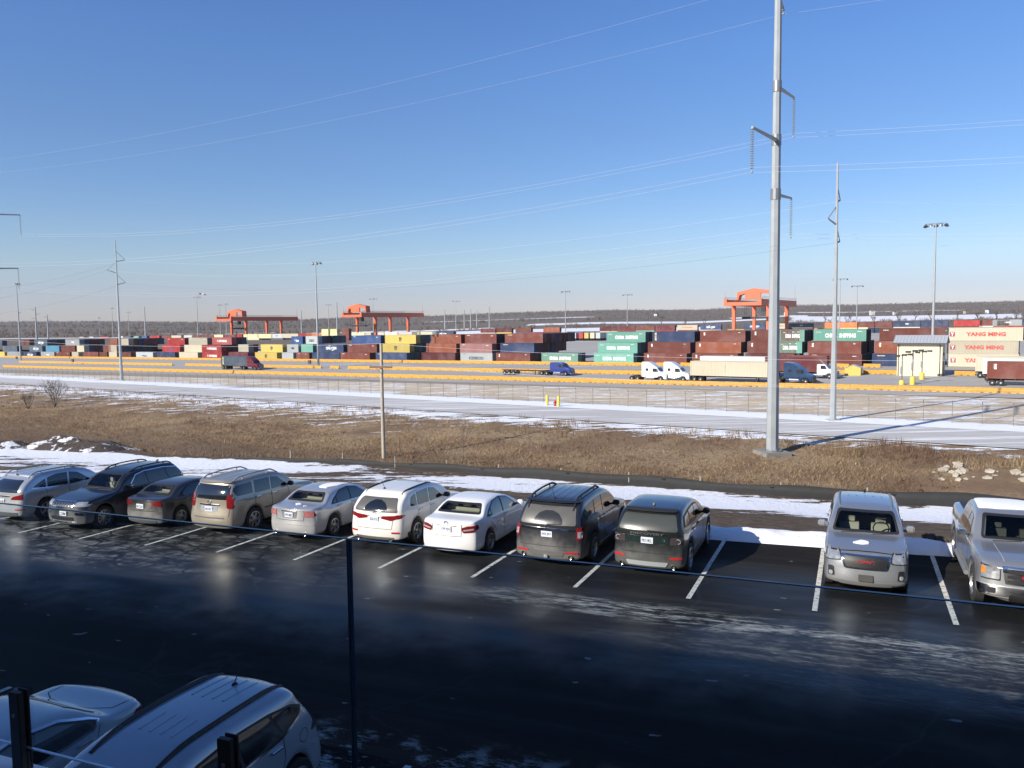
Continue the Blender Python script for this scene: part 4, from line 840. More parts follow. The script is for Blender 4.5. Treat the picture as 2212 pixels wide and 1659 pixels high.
for x in (0.25, Wd-0.45): MB().tube([(x, -0.8, Hw-0.2), (x, -0.09, Hw-0.7), (x, -0.09, 0.05)], 0.085, 6).build('downpipe', M_trim, s_h)
MB().box(Wd+0.003, Wd+0.05, 1.2, 2.5, 0.0, 3.0).build('door', M_trim, s_h)
MB().add([(Wd+0.004, 0, Hw-0.05), (Wd+0.004, Dp, Hw-0.05), (Wd+0.004, Dp/2, Hw+1.35)], [(0, 1, 2)]).build('gable', M_clad, s_h)
b = MB(); b.box(Wd+0.003, Wd+0.2, 1.5, 1.9, 4.1, 4.7); b.build('wall_lamp', M_galvd, s_h, bevel=0.04)
M_yshed = mat('yellow painted steel', (0.60, 0.42, 0.09), 0.55, var=0.12)
p = yard(2062*K, 916.5*K); ys = thing('utility_shed', 'small yellow shed with a shallow gable facing the road', 'shed', p, LR+0.03)
b = MB(); P = [(0, 0), (3.05, 0), (3.05, 1.55), (1.5, 2.2), (0, 1.55)]; b.prism(P, 0, 2.6); b.build('wall', M_yshed, ys)
b = MB(); b.add([(-0.1, -0.15, 1.53), (1.5, -0.15, 2.22), (3.15, -0.15, 1.53), (-0.1, 2.75, 1.53), (1.5, 2.75, 2.22), (3.15, 2.75, 1.53), (-0.1, -0.15, 1.60), (1.5, -0.15, 2.29), (3.15, -0.15, 1.60), (-0.1, 2.75, 1.60), (1.5, 2.75, 2.29), (3.15, 2.75, 1.60)], [(6, 7, 10, 9), (7, 8, 11, 10), (0, 3, 4, 1), (1, 4, 5, 2), (0, 1, 7, 6), (1, 2, 8, 7), (3, 9, 10, 4), (4, 10, 11, 5), (0, 6, 9, 3), (2, 5, 11, 8)]); b.build('roof', M_roof, ys)
M_boly = mat('yellow bollard sleeve', (0.66, 0.50, 0.07), 0.5, var=0.08)
def bollard_mesh(r, h): return MB().lathe([(0, 0), (r, 0), (r, h-r*0.5), (r*0.7, h-r*0.1), (0, h)], 14).mesh('bollard', True)
for i, (x, y, hb, hp) in enumerate(((560, 1433, 0.85, 5.2), (705, 1432, 1.5, 5.9), (831, 1363, 1.35, 5.2))):
    q = yard(zx(6, x)*K, (680+.18083*y)*K)
    o = tag(place('camera_bollard', bollard_mesh(0.45, hb), M_boly, None, q), f"{('short', 'tall', 'rear')[i]} yellow concrete bollard carrying a camera post before the cream shed", 'bollard', 'camera bollards')
    cp_ = thing('camera_post', f"grey camera post on the {('short', 'tall', 'rear')[i]} yellow bollard before the cream shed", 'camera post', q+Vector((0, 0, hb-0.02)), LR, 'camera posts'); h = hp-hb
    MB().tube([(0, 0, 0), (0, 0, h)], 0.11, 8).build('post', M_galvd, cp_, smooth=True)
    b = MB(); b.tube([(-0.9, 0, h), (1.3, -0.3, h+0.25)], 0.06, 6); b.build('arm', M_galvd, cp_)
    for (a, c, z) in ((-0.9, 0, h-0.1), (0.25, -0.15, h+0.1), (1.2, -0.3, h+0.2)):
        b = MB(); b.box(a-0.35, a+0.35, c-0.16, c+0.16, z-0.14, z+0.2); b.box(a+0.35, a+0.5, c-0.2, c+0.2, z-0.2, z+0.26); b.build('camera_housing', M_steel, cp_, bevel=0.03)
    MB().box(-0.25, 0.05, -0.28, -0.1, h*0.25, h*0.55).build('control_box', M_galvd, cp_, bevel=0.02)
for i, (x, y) in enumerate(((1182, 875), (1206.5, 878))):
    q = hit(x, y); q.z += 0.05; tag(place('bollard', bollard_mesh(0.22, 1.55), M_boly, None, q), ('slim yellow bollard left of the red hydrant by the road', 'slim yellow bollard right of the red hydrant by the road')[i], 'bollard', 'hydrant bollards')
q = hit(1199, 877); M_hyd = mat('red hydrant paint', (0.42, 0.03, 0.02), 0.4)
hy = thing('fire_hydrant', 'small red fire hydrant between two yellow bollards at the roadside', 'hydrant', q)
MB().lathe([(0, 0), (0.22, 0), (0.22, 0.08), (0.15, 0.1), (0.15, 0.62), (0.2, 0.64), (0.2, 0.7), (0.13, 0.82), (0, 0.88)], 14).build('barrel', M_hyd, hy, smooth=True)
MB().tube([(-0.27, 0, 0.48), (0.27, 0, 0.48)], 0.075, 8).build('nozzle', M_hyd, hy)
for i, (x, y, lb) in enumerate(((41, 876, 'left of the left edge mast'), (178, 884, 'in the middle barrier row on the left'), (756, 890, 'beside the tall mast behind the middle barrier row'))):
    q = yard(x*K, (y+6)*K); t = thing('sign_box', f"small dark sign box {lb}", 'sign', q, LR)
    MB().tube([(0, 0, 0), (0, 0, 1.3)], 0.05, 6).build('post', M_galvd, t); MB().box(-0.6, 0.6, -0.2, 0.2, 1.0, 2.1).build('panel', M_trim, t, bevel=0.03)

# ------------------------------------------------------------------ transmission line
def pole_mesh(H, r0, r1, n=8):
    return MB().tube([(0, 0, 0), (0, 0, H*0.33), (0, 0, H*0.33), (0, 0, H*0.68), (0, 0, H*0.68), (0, 0, H)], [r0, r0+(r1-r0)*.33, r0+(r1-r0)*.33-0.025, r0+(r1-r0)*.68, r0+(r1-r0)*.68-0.025, r1], n)
def insulator(parent, loc, L, n=17, r=0.17):
    b = MB(); b.tube([(0, 0, 0), (0, 0, -L)], 0.025, 5)
    for i in range(n):
        z = -0.18-(L-0.45)*i/(n-1); b.lathe([(0.03, z+0.06), (r, z), (r*0.95, z-0.02), (0.03, z-0.015)], 10)
    b.lathe([(0, -L+0.05), (0.10, -L), (0.13, -L-0.12), (0, -L-0.16)], 8)
    return b.build('insulator_string', M_insul, parent, smooth=True, loc=loc)
def tip_at(px, py, base, dirv):
    """offset along dirv and height of the point on the sight line through the vertical plane base + dirv"""
    v = ray(px, py); A = np.array([[v.x, -dirv.x], [v.y, -dirv.y]]); k, a = np.linalg.solve(A, np.array([base.x, base.y])); return a, EYE+v.z*k
def pz(px_ignored, py, base):
    v = ray(px_ignored, py); return EYE+v.z*(base.y/v.y)
big = hit(1668, 982); A_R = Vector((big.x, big.y)); lineB = Vector((-99.4, 147.6)); dirL = (A_R-lineB).normalized(); armd = Vector((-dirL.y, dirL.x)); armd = -armd if armd.x < 0 else armd
base_b = Vector((big.x, big.y, big.z))
PBZ = pz(1683, -8, base_b); Hb = PBZ-base_b.z
tb = thing('transmission_pole', 'tallest pole, faceted galvanised steel, on a concrete pad in the dry grass', 'utility pole', base_b+Vector((0, 0, 0.35)), 0.2)
pole_mesh(Hb, 0.60, 0.33).build('shaft', M_galv, tb)
b = MB(); b.box(-1.35, 1.35, -1.35, 1.35, -1.2, 0.0); b.build('concrete_pad', mat('weathered dark concrete', (0.22, 0.21, 0.19), 0.9, var=0.3, scale=2), tb, bevel=0.05)
b = MB(); b.lathe([(0, 0), (0.95, 0), (0.95, 0.07), (0.6, 0.07)], 12)
for k in range(12): a = 2*math.pi*k/12; b.tube([(0.8*math.cos(a), 0.8*math.sin(a), 0.05), (0.8*math.cos(a), 0.8*math.sin(a), 0.28)], 0.035, 5)
b.build('base_plate', M_galvd, tb)
tips_b = {}
ca, sa_ = math.cos(-0.2), math.sin(-0.2)
def loc_in(tb_rz, v): c, s = math.cos(-tb_rz), math.sin(-tb_rz); return Vector((v.x*c-v.y*s, v.x*s+v.y*c, v.z))
def arm(pole, rz, base, root_z, tip_off, tip_z, dirv, r0, r1, ins, mats=M_galv):
    a = Vector((0, 0, root_z-base.z)); e = Vector((dirv.x*tip_off, dirv.y*tip_off, tip_z-base.z))
    a, e = loc_in(rz, a), loc_in(rz, e)
    a.z -= 0.35 if pole is tb else 0; e.z -= 0.35 if pole is tb else 0
    MB().tube([a, e], [r0, r1], 8).build('crossarm', mats, pole, smooth=True)
    if ins: insulator(pole, e, ins)
ARMS = [('w', (1685, 8), (1692, 17), None), ('a', (1681, 205), (1715, 211), (1712, 293)), ('b', (1667, 303), (1625, 275), (1624, 370)), ('c', (1679, 430), (1709, 428), (1708, 512))]
ARMS_Z = {'w': -6, 'a': 187, 'b': 303, 'c': 420}
for nm, root, tip, ins in ARMS:
    a, z = tip_at(*tip, base_b, armd); rz_ = pz(root[0], ARMS_Z[nm], base_b)
    Li = 0.5
    if ins: a2, z2 = tip_at(*ins, base_b, armd); Li = z-z2
    arm(tb, 0.2, base_b, rz_, a, z, armd, 0.19, 0.11, Li); tips_b[nm] = Vector((base_b.x+armd.x*a, base_b.y+armd.y*a, z-Li-0.1))
for nm in ('a', 'b', 'c'): z = pz(1670, ARMS_Z[nm], base_b)-base_b.z-0.35; rr_ = 0.60-0.27*z/Hb+0.03; MB().lathe([(rr_-0.06, z-0.5), (rr_, z-0.5), (rr_, z+0.5), (rr_-0.06, z+0.5)], 12).build('arm_bracket', M_galvd, tb)
# the same line's next poles, one past each side of the picture
lb_z = float(yz(*to_sc(Vector((lineB.x, lineB.y, 0))))); rightB = A_R+dirL*135
def big_copy(p2, name_label):
    t = thing('transmission_pole', name_label, 'utility pole', (p2[0], p2[1], p2[2]), 0.2)
    pole_mesh(Hb, 0.6, 0.33).build('shaft', M_galv, t); out = {}
    for nm, root, tip, ins in ARMS:
        a, z = tip_at(*tip, base_b, armd); rz_ = pz(root[0], ARMS_Z[nm], base_b); Li = 0.5
        if ins: a2, z2 = tip_at(*ins, base_b, armd); Li = z-z2
        dz = p2[2]-base_b.z; a_ = a*1.35 if a > 0 else a
        base2 = Vector(p2); arm(t, 0.2, base2, rz_+dz, a_, z+dz, armd, 0.19, 0.11, Li); out[nm] = Vector((p2[0]+armd.x*a_, p2[1]+armd.y*a_, z+dz-Li-0.1))
    return out
tips_l = big_copy((lineB.x, lineB.y, base_b.z-1.0), 'steel pole at the left edge of which only two arms show')
tips_r = {k: v+Vector((dirL.x*135, dirL.y*135, 2.5)) for k, v in tips_b.items()}
def catenary(a, b_, sag, n=40): return [a.lerp(b_, i/n)-Vector((0, 0, 4*sag*(i/n)*(1-i/n))) for i in range(n+1)]
def wire(a, b_, sag, r, label, m_=M_wire, grp='overhead power lines'):
    o = MB().tube(catenary(a, b_, sag), r, 4, caps=False).build('overhead_wire', m_, None); tag(o, label, 'wire', grp)
nmw = {'w': 'topmost shield', 'a': 'upper', 'b': 'middle', 'c': 'lowest'}
for k in 'wabc':
    for j, off in enumerate((0.0,) if k == 'w' else (-0.0, 0.42)):
        o_ = Vector((0, 0, off)); tw = '' if k == 'w' else (' lower strand' if off == 0 else ' upper strand')
        wire(tips_l[k]+o_, tips_b[k]+o_, 3.2 if k != 'w' else 2.2, 0.009 if k != 'w' else 0.006, f"{nmw[k]} wire{tw} of the tallest pole running to the left", M_wire)
        wire(tips_b[k]+o_, tips_r[k]+o_, 3.2 if k != 'w' else 2.2, 0.009 if k != 'w' else 0.006, f"{nmw[k]} wire{tw} of the tallest pole running to the right", M_wire)
a, z = tip_at(1668, -20, base_b, armd); w0 = Vector((base_b.x-armd.x*1.2, base_b.y-armd.y*1.2, PBZ+1.0))
wire(Vector((lineB.x-armd.x*1.2, lineB.y-armd.y*1.2, PBZ-1.0)), w0, 2.2, 0.006, 'highest wire crossing the upper sky above the shield wire')
# second line: slim steel poles with braced post insulators
def slim(basepx, toppx, label, tips, rootdy):
    p = hit(*basepx); p.z -= 0.1; Ht = pz(toppx[0], toppx[1], p)-p.z
    t = thing('transmission_pole', label, 'utility pole', p, 0.0)
    pole_mesh(Ht, 0.42, 0.13, 8).build('shaft', M_galv, t); MB().box(-0.75, 0.75, -0.75, 0.75, -0.4, 0.22).build('concrete_pad', M_conc, t, bevel=0.04)
    out = []
    for (px, py, rb, rt) in tips:
        a, z = tip_at(px, py, p, Vector((0.92, 0.39)).normalized()); dv = Vector((0.92, 0.39)).normalized()
        e = Vector((dv.x*a, dv.y*a, z-p.z)); zb = pz(toppx[0], rb, p)-p.z; zt = pz(toppx[0], rt, p)-p.z
        MB().tube([(0, 0, zb), e], [0.11, 0.09], 7).build('post_insulator', M_galvd, t, smooth=True)
        MB().tube([(0, 0, zt), e], 0.055, 6).build('brace_insulator', M_galvd, t)
        out.append(p+e-Vector((0, 0, 0.15)))
    return p, Ht, out
p2_, h2, t2 = slim((1799, 908), (1802, 352), 'slim tapering steel pole with braced insulators beside the fence', [(1815, 432, 437, 399), (1789, 472, 486, 444), (1814, 521, 526, 487)], 0)
p0_, h0, t0 = slim((263, 822), (248, 519), 'grey steel pole with three braced insulators on the left, beside the road', [(269.5, 561, 565, 542), (231, 583, 590, 567), (271, 610, 615, 593)], 0)
dr = Vector((p2_.x-p0_.x, p2_.y-p0_.y, 0)); dr.normalize(); dr_r = Vector((0.985, -0.17, 0))
for i in range(3):
    nm = ('upper', 'middle', 'lower')[i]
    wire(t0[i], t2[i], 3.6, 0.009, f"{nm} wire spanning between the two slim steel poles", M_wired if i == 2 else M_wire, 'wires on the slim poles')
    wire(t2[i], t2[i]+dr_r*120+Vector((0, 0, 0.6)), 2.2, 0.009, f"{nm} wire leaving the right slim pole to the right", M_wire, 'wires on the slim poles')
    wire(t0[i]-dr*150+Vector((0, 0, -2.5-2*i)), t0[i], 3.0, 0.016, f"{nm} wire leaving the left slim pole to the left", M_wired, 'wires on the slim poles')
# wooden distribution pole
M_wood = mat('weathered pole timber', (0.40, 0.36, 0.29), 0.85, var=0.25, scale=2.5); M_arm = mat('brown crossarm timber', (0.20, 0.12, 0.07), 0.8, var=0.2)
p = hit(829, 990); p.z -= 0.1; Hw_ = pz(825, 742, p)-p.z; wp = thing('wooden_pole', 'weathered wooden utility pole with one crossarm in the dry grass', 'utility pole', p, -0.25)
MB().tube([(0, 0, 0), (-0.02, 0, Hw_*0.5), (0, 0, Hw_)], [0.20, 0.18, 0.15], 10).build('shaft', M_wood, wp, smooth=True)
zc = pz(825, 793, p)-p.z; b = MB(); b.box(-1.25, 1.25, -0.27, -0.15, zc-0.10, zc+0.10); b.build('crossarm', M_arm, wp)
b = MB(); b.tube([(-0.65, -0.18, zc), (0, -0.16, zc-0.65)], 0.02, 5); b.tube([(0.65, -0.18, zc), (0, -0.16, zc-0.65)], 0.02, 5); b.build('arm_brace', M_wired, wp)
ins_m = MB().lathe([(0.02, 0), (0.03, 0.08), (0.07, 0.1), (0.055, 0.2), (0, 0.22)], 8).mesh('pin_insulator', True)
for x in (-1.15, 1.15): place('pin_insulator', ins_m, M_insul, wp, (x, -0.17, zc+0.06))
MB().lathe([(0.13, Hw_-0.02), (0.13, Hw_), (0, Hw_+0.02)], 10).build('cap', M_yshed, wp)
tp = Vector((p.x, p.y, p.z+Hw_)); v = ray(-40, 731); far_l = Vector((v.x, v.y, v.z))*120+Vector((0, 0, EYE)); v = ray(2400, 778); far_r = Vector((v.x, v.y, v.z))*52+Vector((0, 0, EYE))
wire(far_l, tp, 0.7, 0.011, 'thin wire from the wooden pole top running left across the yard', M_wire, 'wires on the wooden pole'); wire(tp, far_r, 0.6, 0.009, 'thin bright wire from the wooden pole top running right past the trucks', M_wire, 'wires on the wooden pole')
for x, yl, yr, nm in ((-1.15, 826, 842, 'left'), (1.15, 832, 850, 'right')):
    q = p+Vector((x*math.cos(-0.25), x*math.sin(-0.25), zc+0.28)); v = ray(2400, yr+4); wire(q, Vector((v.x, v.y, v.z))*52+Vector((0, 0, EYE)), 0.5, 0.008, f"thin wire from the {nm} crossarm insulator of the wooden pole", M_wire, 'wires on the wooden pole')

# ------------------------------------------------------------------ cars
def pchip(pts, x):
    X = np.array([p[0] for p in pts], float); Y = np.array([p[1] for p in pts], float); h = np.diff(X); d = np.diff(Y)/h
    m_ = np.zeros_like(Y); m_[0], m_[-1] = d[0], d[-1]
    for i in range(1, len(X)-1):
        if d[i-1]*d[i] > 0: w1, w2 = 2*h[i]+h[i-1], h[i]+2*h[i-1]; m_[i] = (w1+w2)/(w1/d[i-1]+w2/d[i])
    x = np.clip(x, X[0], X[-1]); i = np.clip(np.searchsorted(X, x, side='right')-1, 0, len(X)-2); t = (x-X[i])/h[i]
    return (2*t**3-3*t**2+1)*Y[i]+(t**3-2*t**2+t)*h[i]*m_[i]+(-2*t**3+3*t**2)*Y[i+1]+(t**3-t**2)*h[i]*m_[i+1]
def subdiv(me, lv=1):
    o = bpy.data.objects.new('tmp', me); COL.objects.link(o); md = o.modifiers.new('s', 'SUBSURF'); md.levels = lv; md.render_levels = lv
    dg = bpy.context.evaluated_depsgraph_get(); r = bpy.data.meshes.new_from_object(o.evaluated_get(dg)); bpy.data.objects.remove(o); return r
class Car:
    def __init__(s, P):
        s.P = P; L, W = P['L'], P['W']; hw = W/2; R = P['R']; xa, xb = P['axles']; zl = P['clear']; Ra = R+P.get('arch', 0.06)
        xs = set(np.linspace(0, L, int(L/0.105)).round(3))
        for xw in (xa, xb):
            for k in (-1, -0.97, -0.85, -0.6, -0.3, 0, 0.3, 0.6, 0.85, 0.97, 1): xs.add(round(xw+k*Ra, 3))
        xs = np.array(sorted(xs)); keep = [0]
        for i in range(1, len(xs)):
            if xs[i]-xs[keep[-1]] > 0.028: keep.append(i)
        xs = xs[keep]; xs[-1] = L
        top = pchip(P['top'], xs); belt = np.minimum(pchip(P['belt'], xs), top-P.get('crown', 0.05)-0.012)
        plan = pchip(P.get('plan', [(0, 0.86), (0.12, 0.93), (0.5, 0.985), (1.2, 1.0), (L*0.62, 1.0), (L-0.7, 0.985), (L-0.15, 0.945), (L, 0.90)]), xs)*hw
        tum = P.get('tumble', 0.30); V = []; np_ = 15
        for x, zt, zb, w_ in zip(xs, top, belt, plan):
            za = zl
            for xw in (xa, xb):
                if abs(x-xw) < Ra: za = max(za, R+math.sqrt(Ra*Ra-(x-xw)**2))
            if x > xb+Ra or x < xa-Ra: za = max(za, P.get('bump_z', zl+0.04))
            cr = P.get('crown', 0.05)*min(1, 0.45+0.55*min(1, max(0, (zt-zb-0.1)/0.4))); wb = w_-0.045; ze = zt-cr
            wt = wb-max(0.03, tum*(ze-zb)); zs = [za+0.03, za+max(0.05, 0.30*(zb-za)), za+max(0.09, 0.66*(zb-za)), zb-0.02]
            fl = 0.0
            pts = [(0, zl), (w_-0.31, zl), (w_-0.30, max(za-0.003, zl)), (w_-0.04, za), (w_-0.012, zs[0]), (w_+P.get('flare', 0.0), zs[1]), (w_-0.004, zs[2]), (w_-0.028, zs[3]), (wb, zb+0.008)]
            for v in (0.30, 0.66, 0.93): pts.append((wb+(wt-wb)*v**1.15, zb+0.008+(ze-zb-0.008)*v))
            pts += [(wt-min(0.06, 0.25*wt), ze+cr*0.52), (wt*0.60, zt-cr*0.16), (0, zt)]
            V.append([(x, y, z) for y, z in pts])
        A = np.array(V)                                       # stations x points x 3
        fx, rx = P['front'], P['rear']; bowf, bowr = P.get('bow', (0.20, 0.14)); df, dr_ = P.get('decay', (0.8, 0.8))
        x = A[:, :, 0].copy(); yn = np.abs(A[:, :, 1])/hw; z = A[:, :, 2]
        A[:, :, 0] += (pchip(fx, z)+bowf*yn**2.4)*np.clip(1-x/df, 0, 1)**1.6
        A[:, :, 0] -= (pchip(rx, z)+bowr*yn**2.4)*np.clip(1-(L-x)/dr_, 0, 1)**1.6
        n = len(xs); full = np.concatenate([A, A[:, -2:0:-1]*np.array([1, -1, 1])], 1); m_ = full.shape[1]
        verts = full.reshape(-1, 3).tolist(); faces = []
        for i in range(n-1):
            for j in range(m_): j2 = (j+1) % m_; faces.append((i*m_+j, i*m_+j2, (i+1)*m_+j2, (i+1)*m_+j))
        for end in (0, n-1):                                  # curved end caps as ladders
            rows = []; prof, bw, sg = (fx, bowf, 1) if end == 0 else (rx, bowr, -1)
            for j in range(2, np_-1):
                a = end*m_+j; b = end*m_+(m_-j); Pa = np.array(verts[a]); row = [a]
                for k in (0.6, 0.2, -0.2, -0.6):
                    yy = Pa[1]*k; zz = Pa[2]+(0.5*(A[end, np_-1, 2]-Pa[2]) if j == np_-2 else 0)*(1-k*k)*0
                    xx = (0 if end == 0 else L)+sg*(float(pchip(prof, np.array([zz]))[0])+bw*(abs(yy)/hw)**2.4); verts.append([xx, yy, zz]); row.append(len(verts)-1)
                row.append(b); rows.append(row)
            for q in range(len(rows)-1):
                for k in range(5): faces.append((rows[q][k], rows[q][k+1], rows[q+1][k+1], rows[q+1][k]))
            t_ = rows[-1]; c = end*m_+np_-1; faces.append((t_[0], t_[1], t_[2], c)); faces.append((t_[2], t_[3], c)); faces.append((t_[3], t_[4], t_[5], c))
            b0 = rows[0]; faces.append((end*m_, end*m_+1, b0[0], b0[1], b0[2], b0[3], b0[4], b0[5], end*m_+m_-1))
        verts = [(L/2-v[0], v[1], v[2]) for v in verts]
        me = bpy.data.meshes.new('body'); me.from_pydata(verts, [], faces); bm = bmesh.new(); bm.from_mesh(me); bmesh.ops.recalc_face_normals(bm, faces=bm.faces); bm.to_mesh(me); bm.free()
        s.me = subdiv(me, 1); s.me.polygons.foreach_set('use_smooth', [True]*len(s.me.polygons))
        s.me.polygons.foreach_set('material_index', [0]*len(s.me.polygons))
        bm = bmesh.new(); bm.from_mesh(s.me); s.bvh = BVHTree.FromBMesh(bm); bm.free(); s.L, s.W = L, W
    def cast(s, view, a, b):
        L = s.L
        o, d = {'R': ((L/2-a, -4, b), (0, 1, 0)), 'L': ((L/2-a, 4, b), (0, -1, 0)), 'B': ((-8, a, b), (1, 0, 0)), 'F': ((8, a, b), (-1, 0, 0)), 'T': ((L/2-a, b, 5), (0, 0, -1))}[view]
        h, n, i, dist = s.bvh.ray_cast(Vector(o), Vector(d))
        if h is None: return None, None
        if n.dot(Vector(d)) > 0: n = -n
        return h, n
    def patch(s, name, view, poly, m_, parent, off=0.006, r=0.0, step=0.07, hole=None, thin=False):
        if r: poly = rounded(poly, r)
        bm = bmesh.new(); vs = [bm.verts.new((p[0], p[1], 0)) for p in poly]
        if hole:
            hs = [bm.verts.new((p[0], p[1], 0)) for p in hole]; k = len(vs)
            for i in range(k): bm.faces.new((vs[i], vs[(i+1) % k], hs[(i+1) % k], hs[i]))
        else: bm.faces.new(vs)
        x0, x1 = min(p[0] for p in poly), max(p[0] for p in poly); y0, y1 = min(p[1] for p in poly), max(p[1] for p in poly)
        for k in range(1, int((x1-x0)/step)+1): bmesh.ops.bisect_plane(bm, geom=bm.verts[:]+bm.edges[:]+bm.faces[:], plane_co=(x0+(x1-x0)*k/(int((x1-x0)/step)+1), 0, 0), plane_no=(1, 0, 0))
        for k in range(1, int((y1-y0)/step)+1): bmesh.ops.bisect_plane(bm, geom=bm.verts[:]+bm.edges[:]+bm.faces[:], plane_co=(0, y0+(y1-y0)*k/(int((y1-y0)/step)+1), 0), plane_no=(0, 1, 0))
        bad = []; pos = {}
        for v in bm.verts:
            h, n = s.cast(view, v.co.x, v.co.y)
            if h is None or (view in 'BF' and abs(n.x) < (0.22 if 'window' not in name and 'wind' not in name and 'glass' not in name else 0.05)) or (view in 'RL' and abs(n.y) < 0.22): bad.append(v)
            else: pos[v] = h+n*off
        for v, p in pos.items(): v.co = p
        if bad: bmesh.ops.delete(bm, geom=bad, context='VERTS')
        r_ = bmesh.ops.extrude_face_region(bm, geom=bm.faces[:]) if not thin else {'geom': []}       # a thin rim back into the body
        ctr = {'R': (0, 1, 0), 'L': (0, -1, 0), 'B': (1, 0, 0), 'F': (-1, 0, 0), 'T': (0, 0, -1)}[view]
        nv = [g for g in r_['geom'] if isinstance(g, bmesh.types.BMVert)]
        for v in nv: v.co += Vector(ctr)*(off+0.01)
        bmesh.ops.recalc_face_normals(bm, faces=bm.faces)
        if thin:
            for f in bm.faces:
                if f.normal.dot(Vector(ctr)) > 0: f.normal_flip()
        me = bpy.data.meshes.new(name); bm.to_mesh(me); bm.free()
        me.polygons.foreach_set('use_smooth', [True]*len(me.polygons))
        try: me.set_sharp_from_angle(angle=R_(40))
        except Exception: pass
        return place(name, me, m_, parent)
    def line(s, name, view, pts, wd, m_, parent, off=0.004, closed=False):
        b = MB(); P = [Vector((p[0], p[1])) for p in pts]; Q = []
        n = len(P); rngs = n if closed else n-1
        for i in range(rngs):
            a, c = P[i], P[(i+1) % n]; k = max(1, int((c-a).length/0.10)); Q += [a.lerp(c, j/k) for j in range(k)]
        if not closed: Q.append(P[-1])
        V = []
        for i, q in enumerate(Q):
            d = (Q[(i+1) % len(Q)] if (closed or i+1 < len(Q)) else Q[i])-(Q[i-1] if (closed or i > 0) else Q[i]); d.normalize(); nn = Vector((-d.y, d.x))*wd/2
            for sg in (-1, 1):
                h, nr = s.cast(view, q.x+nn.x*sg, q.y+nn.y*sg)
                if h is None: h, nr = s.cast(view, q.x, q.y)
                if h is None: return None
                V.append(h+nr*off)
        k = len(Q); F_ = [(2*i, 2*i+1, 2*((i+1) % k)+1, 2*((i+1) % k)) for i in range(k if closed else k-1)]
        b.add(V, F_); return place(name, b.mesh(name, True), m_, parent)
def rounded(poly, r, n=4):
    out = []; k = len(poly)
    for i in range(k):
        p, a, c = Vector(poly[i][:2]), Vector(poly[i-1][:2]), Vector(poly[(i+1) % k][:2]); d1, d2 = (a-p), (c-p); rr = min(r, d1.length*0.45, d2.length*0.45)
        s0, s1 = p+d1.normalized()*rr, p+d2.normalized()*rr
        for j in range(n+1): t = j/n; out.append(tuple((1-t)**2*s0+2*t*(1-t)*p+t*t*s1))
    return out
def inset(poly, d):
    c = Vector((sum(p[0] for p in poly)/len(poly), sum(p[1] for p in poly)/len(poly)))
    return [tuple(Vector(p)+(c-Vector(p)).normalized()*d) for p in poly]
_wm = {}
def car_wheel(parent, x, y, R, style, side, m_rim):
    k = (R, style)
    if k not in _wm:
        r0 = R*0.68
        ty = MB().lathe([(r0, -0.11), (R*0.93, -0.115), (R, -0.085), (R, 0.085), (R*0.93, 0.115), (r0, 0.11), (r0, -0.11)], 32, 'y').mesh('wheel', True)
        b = MB(); b.lathe([(r0+0.005, -0.112), (r0-0.02, -0.118), (r0-0.035, -0.085), (r0-0.04, 0.02)], 28, 'y')
        b.lathe([(0, -0.10), (0.045, -0.10), (0.07, -0.085), (0.07, -0.03), (0, -0.03)], 14, 'y')
        for i in range(style):
            a = 2*math.pi*i/style; c, s_ = math.cos(a), math.sin(a); w0, w1 = (0.045, 0.055) if style <= 6 else (0.022, 0.03)
            P = [(0.05, -w0), (r0-0.025, -w1), (r0-0.025, w1), (0.05, w0)]
            V = [(p*c-q*s_, -0.098+0.02*(p/r0), p*s_+q*c) for p, q in P]+[(p*c-q*s_, -0.06, p*s_+q*c) for p, q in P]
            b.add(V, [(0, 1, 2, 3), (0, 4, 5, 1), (2, 6, 7, 3), (1, 5, 6, 2), (3, 7, 4, 0)])
        rim = b.mesh('rim', True)
        dk = MB().lathe([(0, -0.045), (r0-0.03, -0.045), (r0-0.03, -0.04), (0, -0.04)], 20, 'y').mesh('brake_disc', True)
        _wm[k] = (ty, rim, dk)
    ty, rim, dk = _wm[k]; o = place('wheel', ty, M_rubber, parent, (x, y, R)); o.rotation_euler = (0, 0, math.pi if side > 0 else 0)
    place('rim', rim, m_rim, o, (0, 0, 0)); place('brake_disc', dk, M_steel, o, (0, 0, 0))
def headrest_seat(b, x, y, z):
    b.box(x-0.07, x+0.07, y-0.23, y+0.23, z-0.35, z); b.box(x-0.05, x+0.05, y-0.13, y+0.13, z+0.03, z+0.2)
def plate(car, view, y0, z, txt, parent, m_=None):
    h, n = car.cast(view, y0, z); sg = -1 if view == 'B' else 1
    o = place('license_plate', MB().box(-0.012, 0.0, -0.155, 0.155, -0.078, 0.078).mesh('license_plate', bevel=0.004), m_ or M_plate, parent, (h.x+sg*0.012+ (0.0), h.y, h.z))
    o.rotation_euler = (0, 0, 0 if view == 'B' else math.pi)
    if not txt: return o
    t = place('lettering', text_mesh(txt, 0.085, 0.26, 0.02), M_ink, o, (-0.014, 0, -0.005)); t.rotation_euler = (0, 0, -math.pi/2)
    return o
def mirror_poly(p): return [(-a, b) for a, b in reversed(p)]
N = NT('clear tinted car glass'); gl = N.node('ShaderNodeBsdfGlossy'); gl.inputs['Roughness'].default_value = 0.03; tr = N.node('ShaderNodeBsdfTransparent'); tr.inputs['Color'].default_value = (0.66, 0.72, 0.69, 1)
fr = N.node('ShaderNodeFresnel'); fr.inputs['IOR'].default_value = 1.5; mx = N.node('ShaderNodeMixShader'); N.link(fr.outputs[0], mx.inputs[0]); N.link(tr.outputs[0], mx.inputs[1]); N.link(gl.outputs[0], mx.inputs[2]); N.link(mx.outputs[0], N.out.inputs[0]); M_see = N.m
